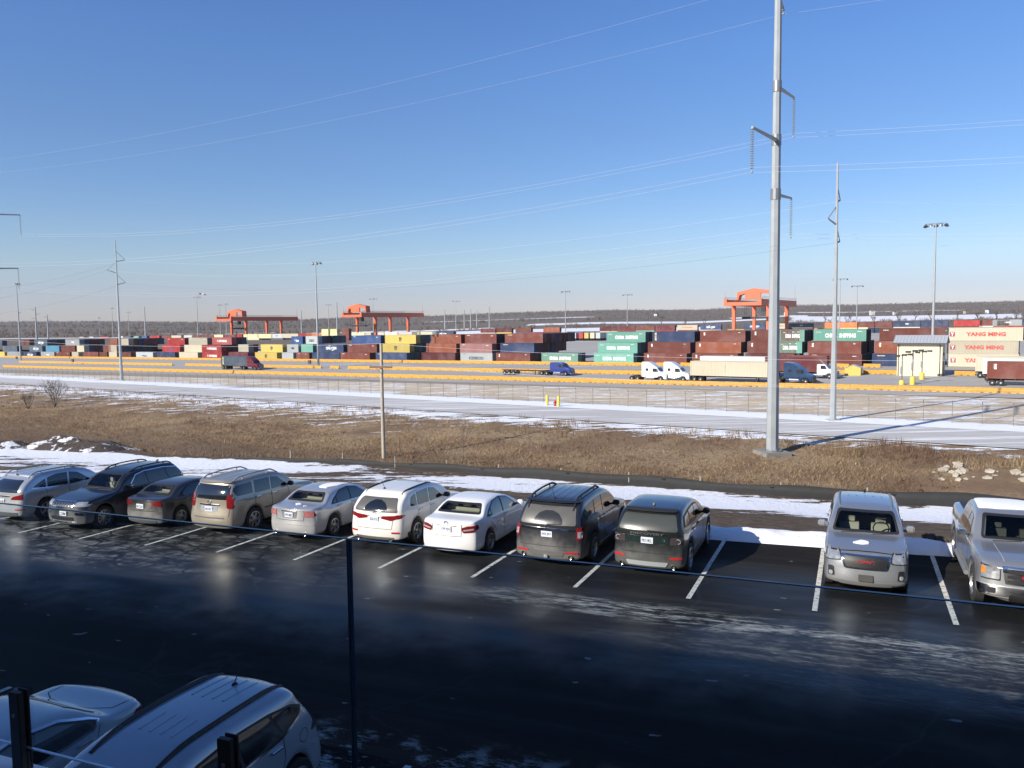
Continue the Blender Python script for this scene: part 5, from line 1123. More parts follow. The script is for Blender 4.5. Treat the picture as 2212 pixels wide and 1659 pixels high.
M_seat = {'light': mat('pale seat fabric', (0.50, 0.46, 0.38), 0.7), 'dark': mat('dark seat fabric', (0.09, 0.085, 0.08), 0.7)}
M_cabin = mat('dark cabin lining', (0.035, 0.034, 0.033), 0.8)
def inside(poly, x, y):
    r = False; j = len(poly)-1
    for i in range(len(poly)):
        (x0, y0), (x1, y1) = poly[i], poly[j]
        if (y0 > y) != (y1 > y) and x < (x1-x0)*(y-y0)/(y1-y0)+x0: r = not r
        j = i
    return r
def see_through(c, P, t, key, xf, xr, tone):
    v = 'F' if key == 'windshield' else 'B'; poly = P[key]; sg = 1 if v == 'F' else -1; L = P['L']
    cy, cz = sum(p[0] for p in poly)/4, sum(p[1] for p in poly)/4; hy, hz = max(p[0] for p in poly), (max(p[1] for p in poly)-min(p[1] for p in poly))/2
    def shrink(d, rr): return rounded([((p[0]-cy)*(1-d/hy)+cy, (p[1]-cz)*(1-d*0.75/hz)+cz) for p in poly], rr)
    cut, hole = shrink(0.022, 0.07), shrink(0.052, 0.07)
    me2 = subdiv(c.me, 1); bm = bmesh.new(); bm.from_mesh(me2); dead = []
    for f in bm.faces:
        q = f.calc_center_median()
        if sg*(q.x) > -0.3*0 and abs(f.normal.x) > 0.06 and all(inside(cut, w_.co.y, w_.co.z) for w_ in f.verts):
            h, n = c.cast(v, q.y, q.z)
            if h and (h-q).length < 0.06: dead.append(f)
    bmesh.ops.delete(bm, geom=dead, context='FACES'); bm.to_mesh(c.me); bm.free(); c.me.polygons.foreach_set('use_smooth', [True]*len(c.me.polygons))
    c.patch(key, v, hole, M_see, t, 0.009, thin=True); c.patch('glass_border', v, rounded(poly, 0.07), M_black, t, 0.012, hole=hole)
    zb = min(p[1] for p in poly); W = P['W']; b = MB()
    b.box(L/2-xr-0.75, L/2-xf+0.75, -W/2+0.12, W/2-0.12, P['clear']+0.1, zb-0.30); b.build('cabin_floor', M_cabin, t)
    if v == 'B': MB().box(L/2-xr-0.9, L/2-xr-0.12, -0.6, 0.6, zb-0.06, zb-0.035).build('rear_shelf', M_seat[tone], t, bevel=0.01)
    else:
        MB().box(L/2-xf+0.45, L/2-xf+0.95, -0.66, 0.66, zb-0.22, zb-0.03).build('dashboard', M_cabin, t, bevel=0.04)
        rr = 0.18; V = [(0.10*math.sin(a), rr*math.cos(a), rr*math.sin(a)) for a in [2*math.pi*i/18 for i in range(19)]]; o = MB().tube(V, 0.016, 6).build('steering_wheel', M_black, t); o.location = (L/2-xf+0.38, 0.36, zb+0.02)
    for x, ys in ((xf, (-0.36, 0.36)), (xr, (-0.42, 0.0, 0.42))):
        for y in ys:
            b = MB(); b.box(L/2-x-0.09, L/2-x+0.07, y-0.22, y+0.22, zb-0.35, zb+0.05); b.box(L/2-x-0.08, L/2-x+0.02, y-0.12, y+0.12, zb+0.07, zb+0.22); b.tube([(L/2-x-0.03, y-0.05, zb), (L/2-x-0.03, y-0.05, zb+0.1)], 0.01, 4); b.build('seat', M_seat[tone], t, bevel=0.035)
def build_car(P, name, label, cat, paint, pos, rz):
    c = Car(P); L, W = P['L'], P['W']; t = thing(name, label, cat, pos, rz, None)
    place('body', c.me, paint, t)
    xa, xb = P['axles']; R = P['R']; rim = P.get('rim_m', M_alloy)
    for x in (xa, xb):
        for sy in (-1, 1): car_wheel(t, L/2-x, sy*(W/2-0.125), R, P.get('spokes', 5), sy, rim)
    b = MB()
    for x in (xa, xb): b.box(L/2-x-R-0.05, L/2-x+R+0.05, -W/2+0.29, W/2-0.29, P['clear']+0.01, R*2+0.02)
    b.build('wheel_housing', M_black, t)
    if 'dlo' in P:
        for v in 'RL': c.patch('window_surround', v, P['dlo'], M_black, t, 0.004, 0.05)
    for wpoly in P.get('windows', []):
        for v in 'RL': c.patch('window', v, wpoly, P.get('glass', M_glass), t, 0.009, 0.04)
    if 'trim' in P:
        for v in 'RL': c.line('window_trim', v, P['trim'], 0.028, P.get('trim_m', M_chrome), t, 0.011)
    see = P.get('see')
    if see: see_through(c, P, t, *see)
    if 'windshield' in P and not (see and see[0] == 'windshield'): c.patch('windshield', 'F', P['windshield'], M_glass, t, 0.008, 0.06)
    if 'rear_window' in P and not (see and see[0] == 'rear_window'):
        c.patch('rear_window', 'B', P['rear_window'], P.get('rear_glass', M_glass), t, 0.012, 0.07)
    for q in P.get('patches', []):
        nm, v, poly, m_ = q[:4]; off = q[4] if len(q) > 4 else 0.012; r = q[5] if len(q) > 5 else 0.03; mir = q[6] if len(q) > 6 else False
        if v == 'S':
            for vv in 'RL': c.patch(nm, vv, poly, m_, t, off, r)
        else:
            c.patch(nm, v, poly, m_, t, off, r)
            if mir: c.patch(nm, v, [(a, -b) for a, b in reversed(poly)] if v == 'T' else mirror_poly(poly), m_, t, off, r)
    for q in P.get('lines', []):
        nm, v, pts, wd, m_ = q
        for vv in ('RL' if v == 'S' else v): c.line(nm, vv, pts, wd, m_, t)
    for (x, z) in P.get('handles', []):
        for v, sy in (('R', -1), ('L', 1)):
            h, n = c.cast(v, x, z); b = MB(); b.box(-0.11, 0.11, -0.02, 0.02, -0.016, 0.016); o = b.build('door_handle', P.get('handle_m', paint), t, bevel=0.008); o.location = h+Vector((0, sy*0.015, 0))
    if 'mirror' in P:
        x, z = P['mirror']
        for v, sy in (('R', -1), ('L', 1)):
            h, n = c.cast(v, x, z); b = MB(); b.box(-0.08, 0.06, min(sy*0.05, sy*0.24), max(sy*0.05, sy*0.24), 0.0, 0.145); b.box(-0.05, 0.05, min(-sy*0.03, sy*0.1), max(-sy*0.03, sy*0.1), 0.0, 0.06)
            o = b.build('mirror', P.get('mirror_m', paint), t, bevel=0.045, smooth=True); o.location = h
    if 'rails' in P:
        x0, x1, y, m_ = P['rails']; hgt = P.get('rail_h', 0.07)
        for sy in (-1, 1):
            pts = []
            for i in range(13):
                x = x0+(x1-x0)*i/12; yy = y+0.03*math.sin(math.pi*i/12); h, n = c.cast('T', x, sy*yy); k = min(1, 6*min(i, 12-i)/12+0.0); pts.append(h+Vector((0, 0, hgt*k-0.005)))
            b = MB(); b.tube(pts, P.get('rail_r', 0.024), 8)
            for i in (3, 9) if hgt > 0.04 else (): b.tube([pts[i]-Vector((0, 0, hgt)), pts[i]], 0.02, 6)
            b.build('roof_rail', m_, t, smooth=True)
    for (x, y) in P.get('ribs', []):
        V = []
        for k in range(9):
            xx = x[0]+(x[1]-x[0])*k/8
            for o_, dz in ((-0.02, 0), (0, 0.010), (0.02, 0)): h, n = c.cast('T', xx, y+o_); V.append(h+Vector((0, 0, dz+0.001)))
        place('roof_rib', np_mesh('roof_rib', V, grid_faces(9, 3), True), paint, t)
    if 'antenna' in P:
        x, y, kind = P['antenna']; h, n = c.cast('T', x, y); b = MB()
        if kind == 'fin': b.prism([(-0.09, 0), (0.08, 0), (-0.07, 0.075)], -0.025, 0.025); b.build('antenna', P.get('fin_m', paint), t, bevel=0.01, loc=h)
        else: b.lathe([(0.045, -0.01), (0.04, 0.02), (0.012, 0.04), (0, 0.045)], 10); b.tube([(0, 0, 0.03), (-0.16, 0, 0.30)], [0.008, 0.005], 5); b.build('antenna', M_black, t, smooth=True, loc=h)
    for (y, z, r_) in P.get('exhausts', []):
        h, n = c.cast('B', y, z+0.05); b = MB(); b.lathe([(r_*0.75, 0.12), (r_*0.8, -0.05), (r_, -0.055), (r_, 0.12)], 14, 'x'); b.build('exhaust_pipe', M_chrome, t, smooth=True, loc=(h.x+0.02, y, z))
    for (y0, z0, y1, z1, v) in P.get('wipers', []):
        h0, _ = c.cast(v, y0, z0); h1, _ = c.cast(v, y1, z1); sg = -1 if v == 'B' else 1; MB().tube([h0+Vector((sg*0.03, 0, 0)), h1+Vector((sg*0.02, 0, 0))], 0.010, 5).build('wiper', M_black, t)
    if 'plate' in P: v, y, z, tx = P['plate'][:4]; plate(c, v, y, z, tx, t, P['plate'][4] if len(P['plate']) > 4 else None)
    for (nm, v, y, z, tx, hh, ww, m_) in P.get('texts', []):
        h, n = c.cast(v, y, z); sg = -1 if v == 'B' else 1; o = place(nm, text_mesh(tx, hh, ww, 0.02), m_, t, (h.x+sg*0.022, h.y, h.z)); o.rotation_euler = (0, 0, -math.pi/2 if v == 'B' else math.pi/2)
    for (nm, v, y, z, rr, m_) in P.get('rings', []):
        h, n = c.cast(v, y, z); sg = -1 if v == 'B' else 1; b = MB(); N_ = 18; V = []
        for i in range(N_+1): a = 2*math.pi*i/N_; V.append((sg*0.012, rr*1.25*math.cos(a), rr*math.sin(a)))
        b.tube(V, rr*0.16, 5); o = b.build(nm, m_, t, smooth=True); o.location = h
    s_ = P.get('snow')
    for poly in (s_ or []): c.patch('snow_patch', 'T', poly, M_snowc, t, 0.018, 0.05, 0.07)
    return t, c
N = NT('powdery snow'); N.col(N.mix(N.noise(6, 6), (0.74, 0.76, 0.80), (0.86, 0.87, 0.89))); N.rough(0.8); N.bump(N.noise(40, 5), 0.5, 0.01); M_snowc = N.m
M_lamp = mat('headlamp lens', (0.30, 0.32, 0.34), 0.10, 0.3, var=0.75, scale=9, coat=1.0)
M_seam = mat('door seam shadow gap', (0.012, 0.012, 0.013), 0.8)
M_clad2 = mat('grimy dark lower cladding', (0.10, 0.10, 0.098), 0.8, var=0.3)
M_dust = mat('dusty rear glass', (0.105, 0.102, 0.095), 0.35, var=0.15)
M_tan = mat('beige seat fabric behind glass', (0.30, 0.27, 0.21), 0.5)
M_badge = mat('red badge', (0.45, 0.02, 0.03), 0.3, coat=0.6)
M_reflr = mat('red reflector', (0.40, 0.02, 0.02), 0.3)
def sedan_common(L, H, axles, cowl, deck, R=0.33, W=1.82, belt_f=0.84, belt_r=0.98, deck_z=1.06, rear_base=None, clear=0.19):
    rb = rear_base or deck
    top = [(0, 0.66), (0.12, 0.72), (0.45, 0.80), (1.0, 0.90), (cowl, 0.97), (cowl+0.35, 1.15), (cowl+0.75, 1.345), (cowl+1.1, H-0.035), (cowl+1.5, H), (cowl+1.95, H-0.015), (cowl+2.35, H-0.09), (rb-0.35, (H+deck_z)/2+0.02), (rb, deck_z+0.012), (rb+0.2, deck_z), (L-0.12, deck_z-0.01), (L, deck_z-0.05)]
    belt = [(0, 0.60), (0.5, 0.73), (1.0, 0.82), (cowl+0.2, belt_f+0.055), (cowl+1.5, belt_f+0.085), (rb-0.5, belt_r-0.03), (L-0.3, belt_r), (L, belt_r-0.03)]
    return dict(L=L, W=W, R=R, axles=axles, clear=clear, top=top, belt=belt, tumble=0.42, crown=0.05, front=[(0.15, 0.10), (0.35, 0.0), (0.55, 0.0), (0.72, 0.10), (1.0, 0.2)], rear=[(0.15, 0.12), (0.35, 0.02), (0.58, 0.0), (0.66, 0.03), (0.85, 0.05), (1.0, 0.03), (1.2, 0.1)], bow=(0.30, 0.20), bump_z=0.23)
M_white_car = paint_car('pearl white car paint', (0.74, 0.72, 0.68), 0.0, 0.18, rough=0.3)
EA = math.atan2(L_e.y, L_e.x)
def park(s, t_near, L, away=True, yaw=0.0):
    """t_near: row coordinate of the end that faces the viewer"""
    p = lot(s, t_near+L/2, 0.008); return p, (EA if away else EA+math.pi)+yaw
def suv(L, H, W, axles, cowl, R=0.37, hood=1.08, belt=1.10, belt_r=1.16, rear_slope=0.42, clear=0.22, rear_bump=0.0, ws=0.72, roof_r=None, hood_f=0.90, glass_z=1.12):
    rr = roof_r or H-0.06
    top = [(0, hood_f-0.08), (0.12, hood_f), (0.5, hood-0.07), (1.0, hood-0.01), (cowl, hood+0.03), (cowl+ws*0.5, (hood+H)/2+0.05), (cowl+ws, H-0.10), (cowl+ws+0.45, H-0.02), (cowl+ws+1.1, H), (L-0.9, H-0.02), (L-0.25, rr), (L, rr-0.05)]
    bl = [(0, hood_f-0.15), (0.5, hood-0.15), (1.0, hood-0.10), (cowl+0.2, belt-0.03), (cowl+1.6, belt), (L-0.9, belt_r-0.02), (L, belt_r)]
    return dict(L=L, W=W, R=R, axles=axles, clear=clear, top=top, belt=bl, tumble=0.27, crown=0.055, front=[(0.2, 0.12), (0.4, 0.0), (0.62, 0.0), (0.9, 0.07), (1.15, 0.18)], rear=[(0.2, 0.10), (0.40, 0.0), (0.62, rear_bump), (0.70, 0.06), (0.95, 0.075), (glass_z, 0.10), ((glass_z+H)/2, 0.10+rear_slope*0.42), (H-0.12, 0.10+rear_slope*0.9), (H+0.1, 0.10+rear_slope)], bow=(0.24, 0.15), decay=(0.8, 1.1), bump_z=0.28)
def rect(y0, y1, z0, z1): return [(y0, z0), (y1, z0), (y1, z1), (y0, z1)]
def dlo_split(poly_top, poly_bot, cuts, gap=0.045):
    """side glass: upper and lower outline points (x from the front), cut into panes by slanted pillars"""
    X0 = min(p[0] for p in poly_bot); out = []
    return out
# ---- silver SUV, tail to viewer, far left
P = suv(4.74, 1.69, 1.885, (0.93, 3.67), 1.25, hood=1.05, belt=1.06, belt_r=1.15, rear_slope=0.62)
P.update(windows=[[(1.80, 1.11), (2.28, 1.46), (2.62, 1.53), (2.70, 1.11)], [(2.77, 1.11), (2.70, 1.53), (3.15, 1.54), (3.52, 1.47), (3.58, 1.15)], [(3.65, 1.15), (3.60, 1.45), (3.90, 1.33), (4.12, 1.22)]], trim=[(1.75, 1.085), (3.2, 1.10), (4.18, 1.19)], rear_window=[(-0.68, 1.10), (0.68, 1.10), (0.56, 1.47), (-0.56, 1.47)], windshield=[(-0.68, 1.12), (0.68, 1.12), (0.58, 1.50), (-0.58, 1.50)],
  patches=[('taillight', 'B', [(-0.90, 0.86), (-0.40, 0.86), (-0.50, 0.96), (-0.90, 1.06)], M_red, 0.015, 0.04, True), ('bumper_insert', 'B', rect(-0.7, 0.7, 0.30, 0.42), M_clad2), ('reflector', 'B', [(-0.88, 0.50), (-0.62, 0.50), (-0.62, 0.54), (-0.88, 0.54)], M_reflr, 0.01, 0.01, True), ('chrome_bar', 'B', rect(-0.36, 0.36, 0.95, 0.985), M_chrome, 0.02, 0.01)],
  handles=[(2.55, 0.98), (3.45, 1.01)], mirror=(1.78, 1.08), mirror_m=M_black, rails=(2.2, 4.1, 0.60, M_galv), plate=('B', 0, 0.80, 'LAB'), antenna=(4.05, 0.0, 'fin'), spokes=5, lines=[('door_seam', 'S', [(1.75, 0.32), (1.70, 0.7), (1.80, 1.05)], 0.016, M_seam), ('door_seam', 'S', [(2.74, 0.32), (2.74, 1.08)], 0.016, M_seam), ('door_seam', 'S', [(3.30, 0.55), (3.62, 0.85), (3.64, 1.10)], 0.016, M_seam)])
pos, rz = park(-4.85, 0.95, 4.74); build_car(P, 'parked_car', 'pale silver SUV cut off by the left edge, tail to the viewer', 'car', paint_car('pale silver paint', (0.52, 0.54, 0.56), 0.6, 0.45, (0.34, 0.33, 0.31)), pos, rz)
# ---- dark navy SUV, nose to viewer
P = suv(4.82, 1.76, 1.94, (0.90, 3.81), 1.50, R=0.385, hood=1.14, belt=1.14, belt_r=1.20, rear_slope=0.45, hood_f=1.02, clear=0.25)
P.update(windows=[[(2.02, 1.20), (2.42, 1.54), (2.72, 1.60), (2.80, 1.20)], [(2.87, 1.20), (2.80, 1.60), (3.58, 1.60), (3.72, 1.22)], [(3.79, 1.22), (3.68, 1.58), (4.20, 1.52), (4.42, 1.28)]], trim=[(1.98, 1.18), (2.36, 1.56), (2.75, 1.635), (3.6, 1.635), (4.22, 1.56), (4.50, 1.27), (4.40, 1.24)], windshield=[(-0.74, 1.19), (0.74, 1.19), (0.62, 1.62), (-0.62, 1.62)], rear_window=rect(-0.6, 0.6, 1.2, 1.55),
  patches=[('headlight', 'F', [(0.50, 0.86), (0.90, 0.86), (0.93, 1.0), (0.52, 1.0)], M_lamp, 0.014, 0.04, True), ('grille', 'F', rect(-0.47, 0.47, 0.84, 1.02), M_chrome, 0.012, 0.03), ('fog_lamp', 'F', [(0.55, 0.60), (0.82, 0.58), (0.85, 0.68), (0.58, 0.70)], M_chrome, 0.012, 0.03, True), ('lower_grille', 'F', rect(-0.5, 0.5, 0.42, 0.53), M_steel, 0.012, 0.03), ('bumper_trim', 'F', rect(-0.62, 0.62, 0.335, 0.375), M_chrome, 0.014, 0.01), ('taillight', 'B', [(-0.88, 0.98), (-0.55, 0.98), (-0.55, 1.13), (-0.88, 1.13)], M_red, 0.012, 0.03, True)]
  +[('grille_slot', 'F', rect(-0.425+0.125*i, -0.345+0.125*i, 0.865, 0.995), M_black, 0.018, 0.02) for i in range(7)],
  handles=[(2.72, 1.08), (3.60, 1.10)], handle_m=M_chrome, mirror=(1.98, 1.17), mirror_m=M_chrome, rails=(2.3, 4.3, 0.60, M_black), antenna=(4.1, 0, 'fin'), spokes=10, plate=('F', 0.12, 0.645, '3', M_white), texts=[('badge', 'F', 0, 1.055, 'JEEP', 0.045, 0.16, M_chrome)], wipers=[(0.1, 1.17, 0.62, 1.19, 'F'), (-0.55, 1.17, 0.0, 1.2, 'F')],
  lines=[('door_seam', 'S', [(1.95, 0.35), (1.92, 0.8), (2.02, 1.15)], 0.016, M_seam), ('door_seam', 'S', [(2.84, 0.35), (2.84, 1.15)], 0.016, M_seam), ('hood_seam', 'T', [(0.35, 0.72), (1.0, 0.76), (1.55, 0.80)], 0.014, M_seam), ('hood_seam', 'T', [(0.35, -0.72), (1.0, -0.76), (1.55, -0.80)], 0.014, M_seam)])
P['see'] = ('windshield', 2.35, 3.25, 'light')
pos, rz = park(-1.55, 0.62, 4.82, False); build_car(P, 'parked_car', 'near black SUV with a chrome slotted grille, nose to the viewer', 'car', paint_car('dark navy paint', (0.014, 0.0145, 0.019), 0.35, 0.65, (0.27, 0.26, 0.24)), pos, rz)
# ---- grey brown sedan
P = sedan_common(4.50, 1.435, (0.85, 3.55), 1.10, 3.95, R=0.32, W=1.75, deck_z=1.06)
P.update(windows=[[(1.55, 0.95), (2.05, 1.28), (2.42, 1.35), (2.48, 0.96)], [(2.55, 0.97), (2.49, 1.355), (2.95, 1.32), (3.35, 1.12), (3.38, 1.0)]], dlo=[(1.42, 0.93), (2.05, 1.31), (2.5, 1.375), (3.0, 1.345), (3.45, 1.13), (3.62, 1.0)], rear_window=[(-0.64, 1.09), (0.64, 1.09), (0.52, 1.335), (-0.52, 1.335)], windshield=[(-0.62, 1.0), (0.62, 1.0), (0.52, 1.34), (-0.52, 1.34)],
  patches=[('taillight', 'B', [(-0.82, 0.80), (-0.42, 0.84), (-0.38, 0.92), (-0.62, 0.98), (-0.82, 0.97)], M_red, 0.014, 0.03, True), ('trunk_line', 'B', rect(-0.55, 0.55, 0.64, 0.655), M_seam, 0.004, 0.0), ('bumper_insert', 'B', rect(-0.6, 0.6, 0.26, 0.34), M_clad2)],
  handles=[(2.35, 0.86), (3.2, 0.89)], mirror=(1.5, 0.95), plate=('B', 0, 0.80, 'RG0'), spokes=5, lines=[('door_seam', 'S', [(2.52, 0.3), (2.52, 0.93)], 0.014, M_seam), ('trunk_seam', 'T', [(4.0, -0.60), (4.42, -0.62)], 0.012, M_seam), ('trunk_seam', 'T', [(4.0, 0.60), (4.42, 0.62)], 0.012, M_seam)])
P['see'] = ('rear_window', 2.2, 3.15, 'light')
pos, rz = park(0.80, 1.65, 4.50); build_car(P, 'parked_car', 'small dusty dark grey sedan between the near black SUV and the gold SUV', 'car', paint_car('dusty grey paint', (0.050, 0.051, 0.053), 0.5, 0.7, (0.27, 0.265, 0.25)), pos, rz)
# ---- gold SUV
P = suv(4.78, 1.80, 1.88, (0.88, 3.67), 1.45, R=0.385, hood=1.16, belt=1.17, belt_r=1.20, rear_slope=0.26, hood_f=0.98, clear=0.27, rear_bump=-0.06, roof_r=1.75, glass_z=1.16)
P.update(windows=[[(1.95, 1.22), (2.35, 1.56), (2.68, 1.62), (2.75, 1.22)], [(2.83, 1.22), (2.76, 1.62), (3.50, 1.63), (3.55, 1.24)], [(3.66, 1.26), (3.62, 1.62), (4.30, 1.60), (4.46, 1.46), (4.36, 1.28)]], rear_window=[(-0.72, 1.19), (0.72, 1.19), (0.66, 1.62), (-0.66, 1.62)], windshield=[(-0.68, 1.22), (0.68, 1.22), (0.6, 1.62), (-0.6, 1.62)],
  patches=[('taillight', 'B', [(-0.90, 0.92), (-0.66, 0.92), (-0.62, 1.30), (-0.74, 1.38), (-0.90, 1.30)], M_red, 0.02, 0.05, True), ('taillight', 'S', [(4.50, 0.96), (4.72, 0.94), (4.72, 1.30), (4.62, 1.28)], M_red, 0.016, 0.04), ('chrome_bar', 'B', rect(-0.38, 0.38, 1.0, 1.04), M_chrome, 0.03, 0.01), ('plate_recess', 'B', rect(-0.34, 0.34, 0.82, 0.99), M_clear, 0.006, 0.02), ('bumper_step', 'B', rect(-0.6, 0.6, 0.60, 0.635), M_clad2, 0.01, 0.01), ('spoiler', 'B', rect(-0.7, 0.7, 1.665, 1.705), paint_car('champagne gold paint', (0.36, 0.32, 0.255), 0.5, 0.35, (0.36, 0.32, 0.26)), 0.06, 0.02)],
  handles=[(2.65, 1.10), (3.45, 1.12)], handle_m=M_chrome, mirror=(1.92, 1.20), mirror_m=M_black, rails=(2.1, 4.45, 0.62, M_galv), rail_h=0.10, plate=('B', 0, 0.89, '042 RRT'), spokes=6, wipers=[(0.0, 1.21, 0.45, 1.22, 'B')], rings=[('badge', 'B', 0, 1.10, 0.055, M_chrome)],
  lines=[('door_seam', 'S', [(1.88, 0.38), (1.85, 0.8), (1.95, 1.2)], 0.016, M_seam), ('door_seam', 'S', [(2.79, 0.38), (2.79, 1.2)], 0.016, M_seam), ('door_seam', 'S', [(3.28, 0.6), (3.60, 0.9), (3.61, 1.2)], 0.016, M_seam), ('tailgate_seam', 'B', [(-0.74, 0.68), (-0.78, 1.1), (-0.72, 1.65)], 0.014, M_seam), ('body_moulding', 'S', [(1.35, 0.66), (3.2, 0.68)], 0.05, M_clad2)])
for i in range(4): P.setdefault('ribs', []).append(((2.5, 4.4), -0.45+0.3*i))
P_gold = [p for p in P['patches'] if p[0] == 'spoiler'][0][3]
pos, rz = park(3.70, 1.62, 4.78); build_car(P, 'parked_car', 'tall champagne gold SUV with silver roof rails, tail to the viewer', 'car', P_gold, pos, rz)
# ---- silver sedan with snow on the roof
P = sedan_common(4.83, 1.44, (0.95, 3.69), 1.30, 4.12, R=0.33, W=1.83, deck_z=1.08)
DL = [(1.62, 0.94), (2.2, 1.30), (2.65, 1.38), (3.15, 1.35), (3.62, 1.15), (3.78, 1.01)]
P.update(windows=[[(1.72, 0.965), (2.22, 1.28), (2.62, 1.355), (2.68, 0.985)], [(2.75, 0.985), (2.69, 1.36), (3.12, 1.33), (3.42, 1.20), (3.44, 1.01)], [(3.49, 1.01), (3.47, 1.18), (3.68, 1.05)]], dlo=DL, rear_window=[(-0.68, 1.11), (0.68, 1.11), (0.55, 1.34), (-0.55, 1.34)], windshield=[(-0.64, 1.0), (0.64, 1.0), (0.54, 1.35), (-0.54, 1.35)],
  patches=[('taillight', 'B', [(-0.86, 0.80), (-0.50, 0.80), (-0.52, 0.96), (-0.86, 0.96)], mat('pale red lamp lens', (0.38, 0.13, 0.13), 0.15, var=0.4, scale=18, coat=1), 0.014, 0.03, True), ('taillight', 'S', [(4.50, 0.82), (4.78, 0.82), (4.74, 0.97), (4.62, 0.96)], M_red, 0.01, 0.03), ('plate_recess', 'B', [(-0.30, 0.95), (-0.25, 0.74), (0.25, 0.74), (0.30, 0.95)], M_galvd, 0.006, 0.02), ('chrome_bar', 'B', rect(-0.28, 0.28, 0.955, 0.98), M_chrome, 0.02, 0.01), ('bumper_crease', 'B', rect(-0.8, 0.8, 0.535, 0.555), M_galv, 0.008, 0.0), ('side_marker', 'S', [(4.30, 0.985), (4.46, 0.99), (4.46, 1.01), (4.30, 1.0)], M_red, 0.008, 0.0), ('snow_patch', 'T', [(1.75+0.55, -0.50), (2.95, -0.50), (3.30, -0.32), (3.28, -0.02), (3.05, 0.03), (2.30, -0.12)], M_snowc, 0.02, 0.05), ('snow_patch', 'T', [(4.30, -0.12), (4.40, 0.02), (4.34, 0.10), (4.24, 0.05)], M_snowc, 0.02, 0.03), ('snow_patch', 'T', [(4.42, -0.42), (4.52, -0.34), (4.46, -0.30)], M_snowc, 0.02, 0.02)],
  handles=[(2.55, 0.90), (3.38, 0.93)], mirror=(1.70, 0.96), plate=('B', 0, 0.845, 'FP9 M8S'), spokes=5, rings=[('badge', 'B', 0, 1.03, 0.04, M_chrome)], exhausts=[(-0.55, 0.27, 0.05), (0.55, 0.27, 0.05)],
  lines=[('door_seam', 'S', [(2.72, 0.3), (2.72, 0.96)], 0.014, M_seam), ('door_seam', 'S', [(3.30, 0.55), (3.55, 0.8), (3.55, 1.0)], 0.014, M_seam), ('trunk_seam', 'B', [(-0.52, 0.99), (-0.5, 0.68), (0.5, 0.68), (0.52, 0.99)], 0.012, M_seam)])
P['see'] = ('rear_window', 2.35, 3.35, 'light')
pos, rz = park(6.66, 1.80, 4.83); build_car(P, 'parked_car', 'silver sedan with a slab of snow on its roof, tail to the viewer', 'car', paint_car('silver grey paint', (0.50, 0.505, 0.52), 0.55, 0.35, (0.42, 0.40, 0.37)), pos, rz)
# ---- white SUV
P = suv(4.60, 1.655, 1.87, (0.92, 3.57), 1.25, R=0.365, hood=1.02, belt=1.06, belt_r=1.15, rear_slope=0.55)
P.update(windows=[[(1.85, 1.10), (2.28, 1.44), (2.62, 1.50), (2.70, 1.10)], [(2.77, 1.10), (2.70, 1.50), (3.38, 1.50), (3.45, 1.13)], [(3.52, 1.13), (3.47, 1.49), (3.75, 1.42), (3.88, 1.18)]], rear_window=[(-0.74, 1.08), (0.74, 1.08), (0.60, 1.44), (-0.60, 1.44)], rear_glass=M_dust, windshield=[(-0.66, 1.08), (0.66, 1.08), (0.56, 1.46), (-0.56, 1.46)],
  patches=[('wiped_glass', 'B', [(-0.40, 1.115), (0.36, 1.115), (0.34, 1.22), (0.24, 1.32), (0.10, 1.385), (-0.10, 1.385), (-0.28, 1.32), (-0.38, 1.22)], M_glass, 0.022, 0.03), ('taillight', 'B', [(-0.90, 0.96), (-0.55, 0.84), (-0.22, 0.90), (-0.26, 0.97), (-0.62, 0.99), (-0.86, 1.02)], M_red, 0.014, 0.03, True), ('taillight', 'S', [(4.20, 0.98), (4.45, 0.88), (4.50, 1.0), (4.32, 1.02)], M_red, 0.012, 0.03), ('reflector', 'B', [(-0.80, 0.47), (-0.58, 0.47), (-0.58, 0.52), (-0.80, 0.52)], M_reflr, 0.012, 0.01, True), ('chrome_bar', 'B', rect(-0.22, 0.24, 0.945, 0.965), M_chrome, 0.02, 0.01), ('bumper_insert', 'B', rect(-0.65, 0.65, 0.29, 0.36), M_clad2), ('sunroof', 'T', [(1.95, -0.4), (1.95, 0.4), (2.55, 0.42), (2.55, -0.42)], M_glass, 0.006, 0.05), ('mud_flap', 'S', [(3.99, 0.22), (4.10, 0.22), (4.12, 0.44), (4.00, 0.46)], M_black, 0.02, 0.01)],
  handles=[(2.58, 0.98), (3.35, 1.0)], mirror=(1.82, 1.08), mirror_m=M_black, rails=(2.2, 3.95, 0.62, M_black), rail_h=0.02, plate=('B', 0.0, 0.88, 'SD6 K1G'), antenna=(3.75, 0.1, 'whip'), spokes=5, wipers=[(0.0, 1.11, -0.36, 1.12, 'B')], exhausts=[(-0.55, 0.27, 0.055), (0.55, 0.27, 0.055)], rings=[('badge', 'B', 0, 1.03, 0.045, M_chrome)],
  lines=[('door_seam', 'S', [(2.74, 0.32), (2.74, 1.07)], 0.014, M_seam), ('door_seam', 'S', [(1.76, 0.32), (1.74, 0.8), (1.85, 1.06)], 0.014, M_seam), ('door_seam', 'S', [(3.20, 0.55), (3.50, 0.85), (3.50, 1.1)], 0.014, M_seam), ('tailgate_seam', 'B', [(-0.62, 0.98), (-0.58, 0.60), (0.58, 0.60), (0.62, 0.98)], 0.012, M_seam)])
pos, rz = park(9.60, 1.90, 4.60); build_car(P, 'parked_car', 'white SUV with a wiped arc in its dusty rear window', 'car', M_white_car, pos, rz)
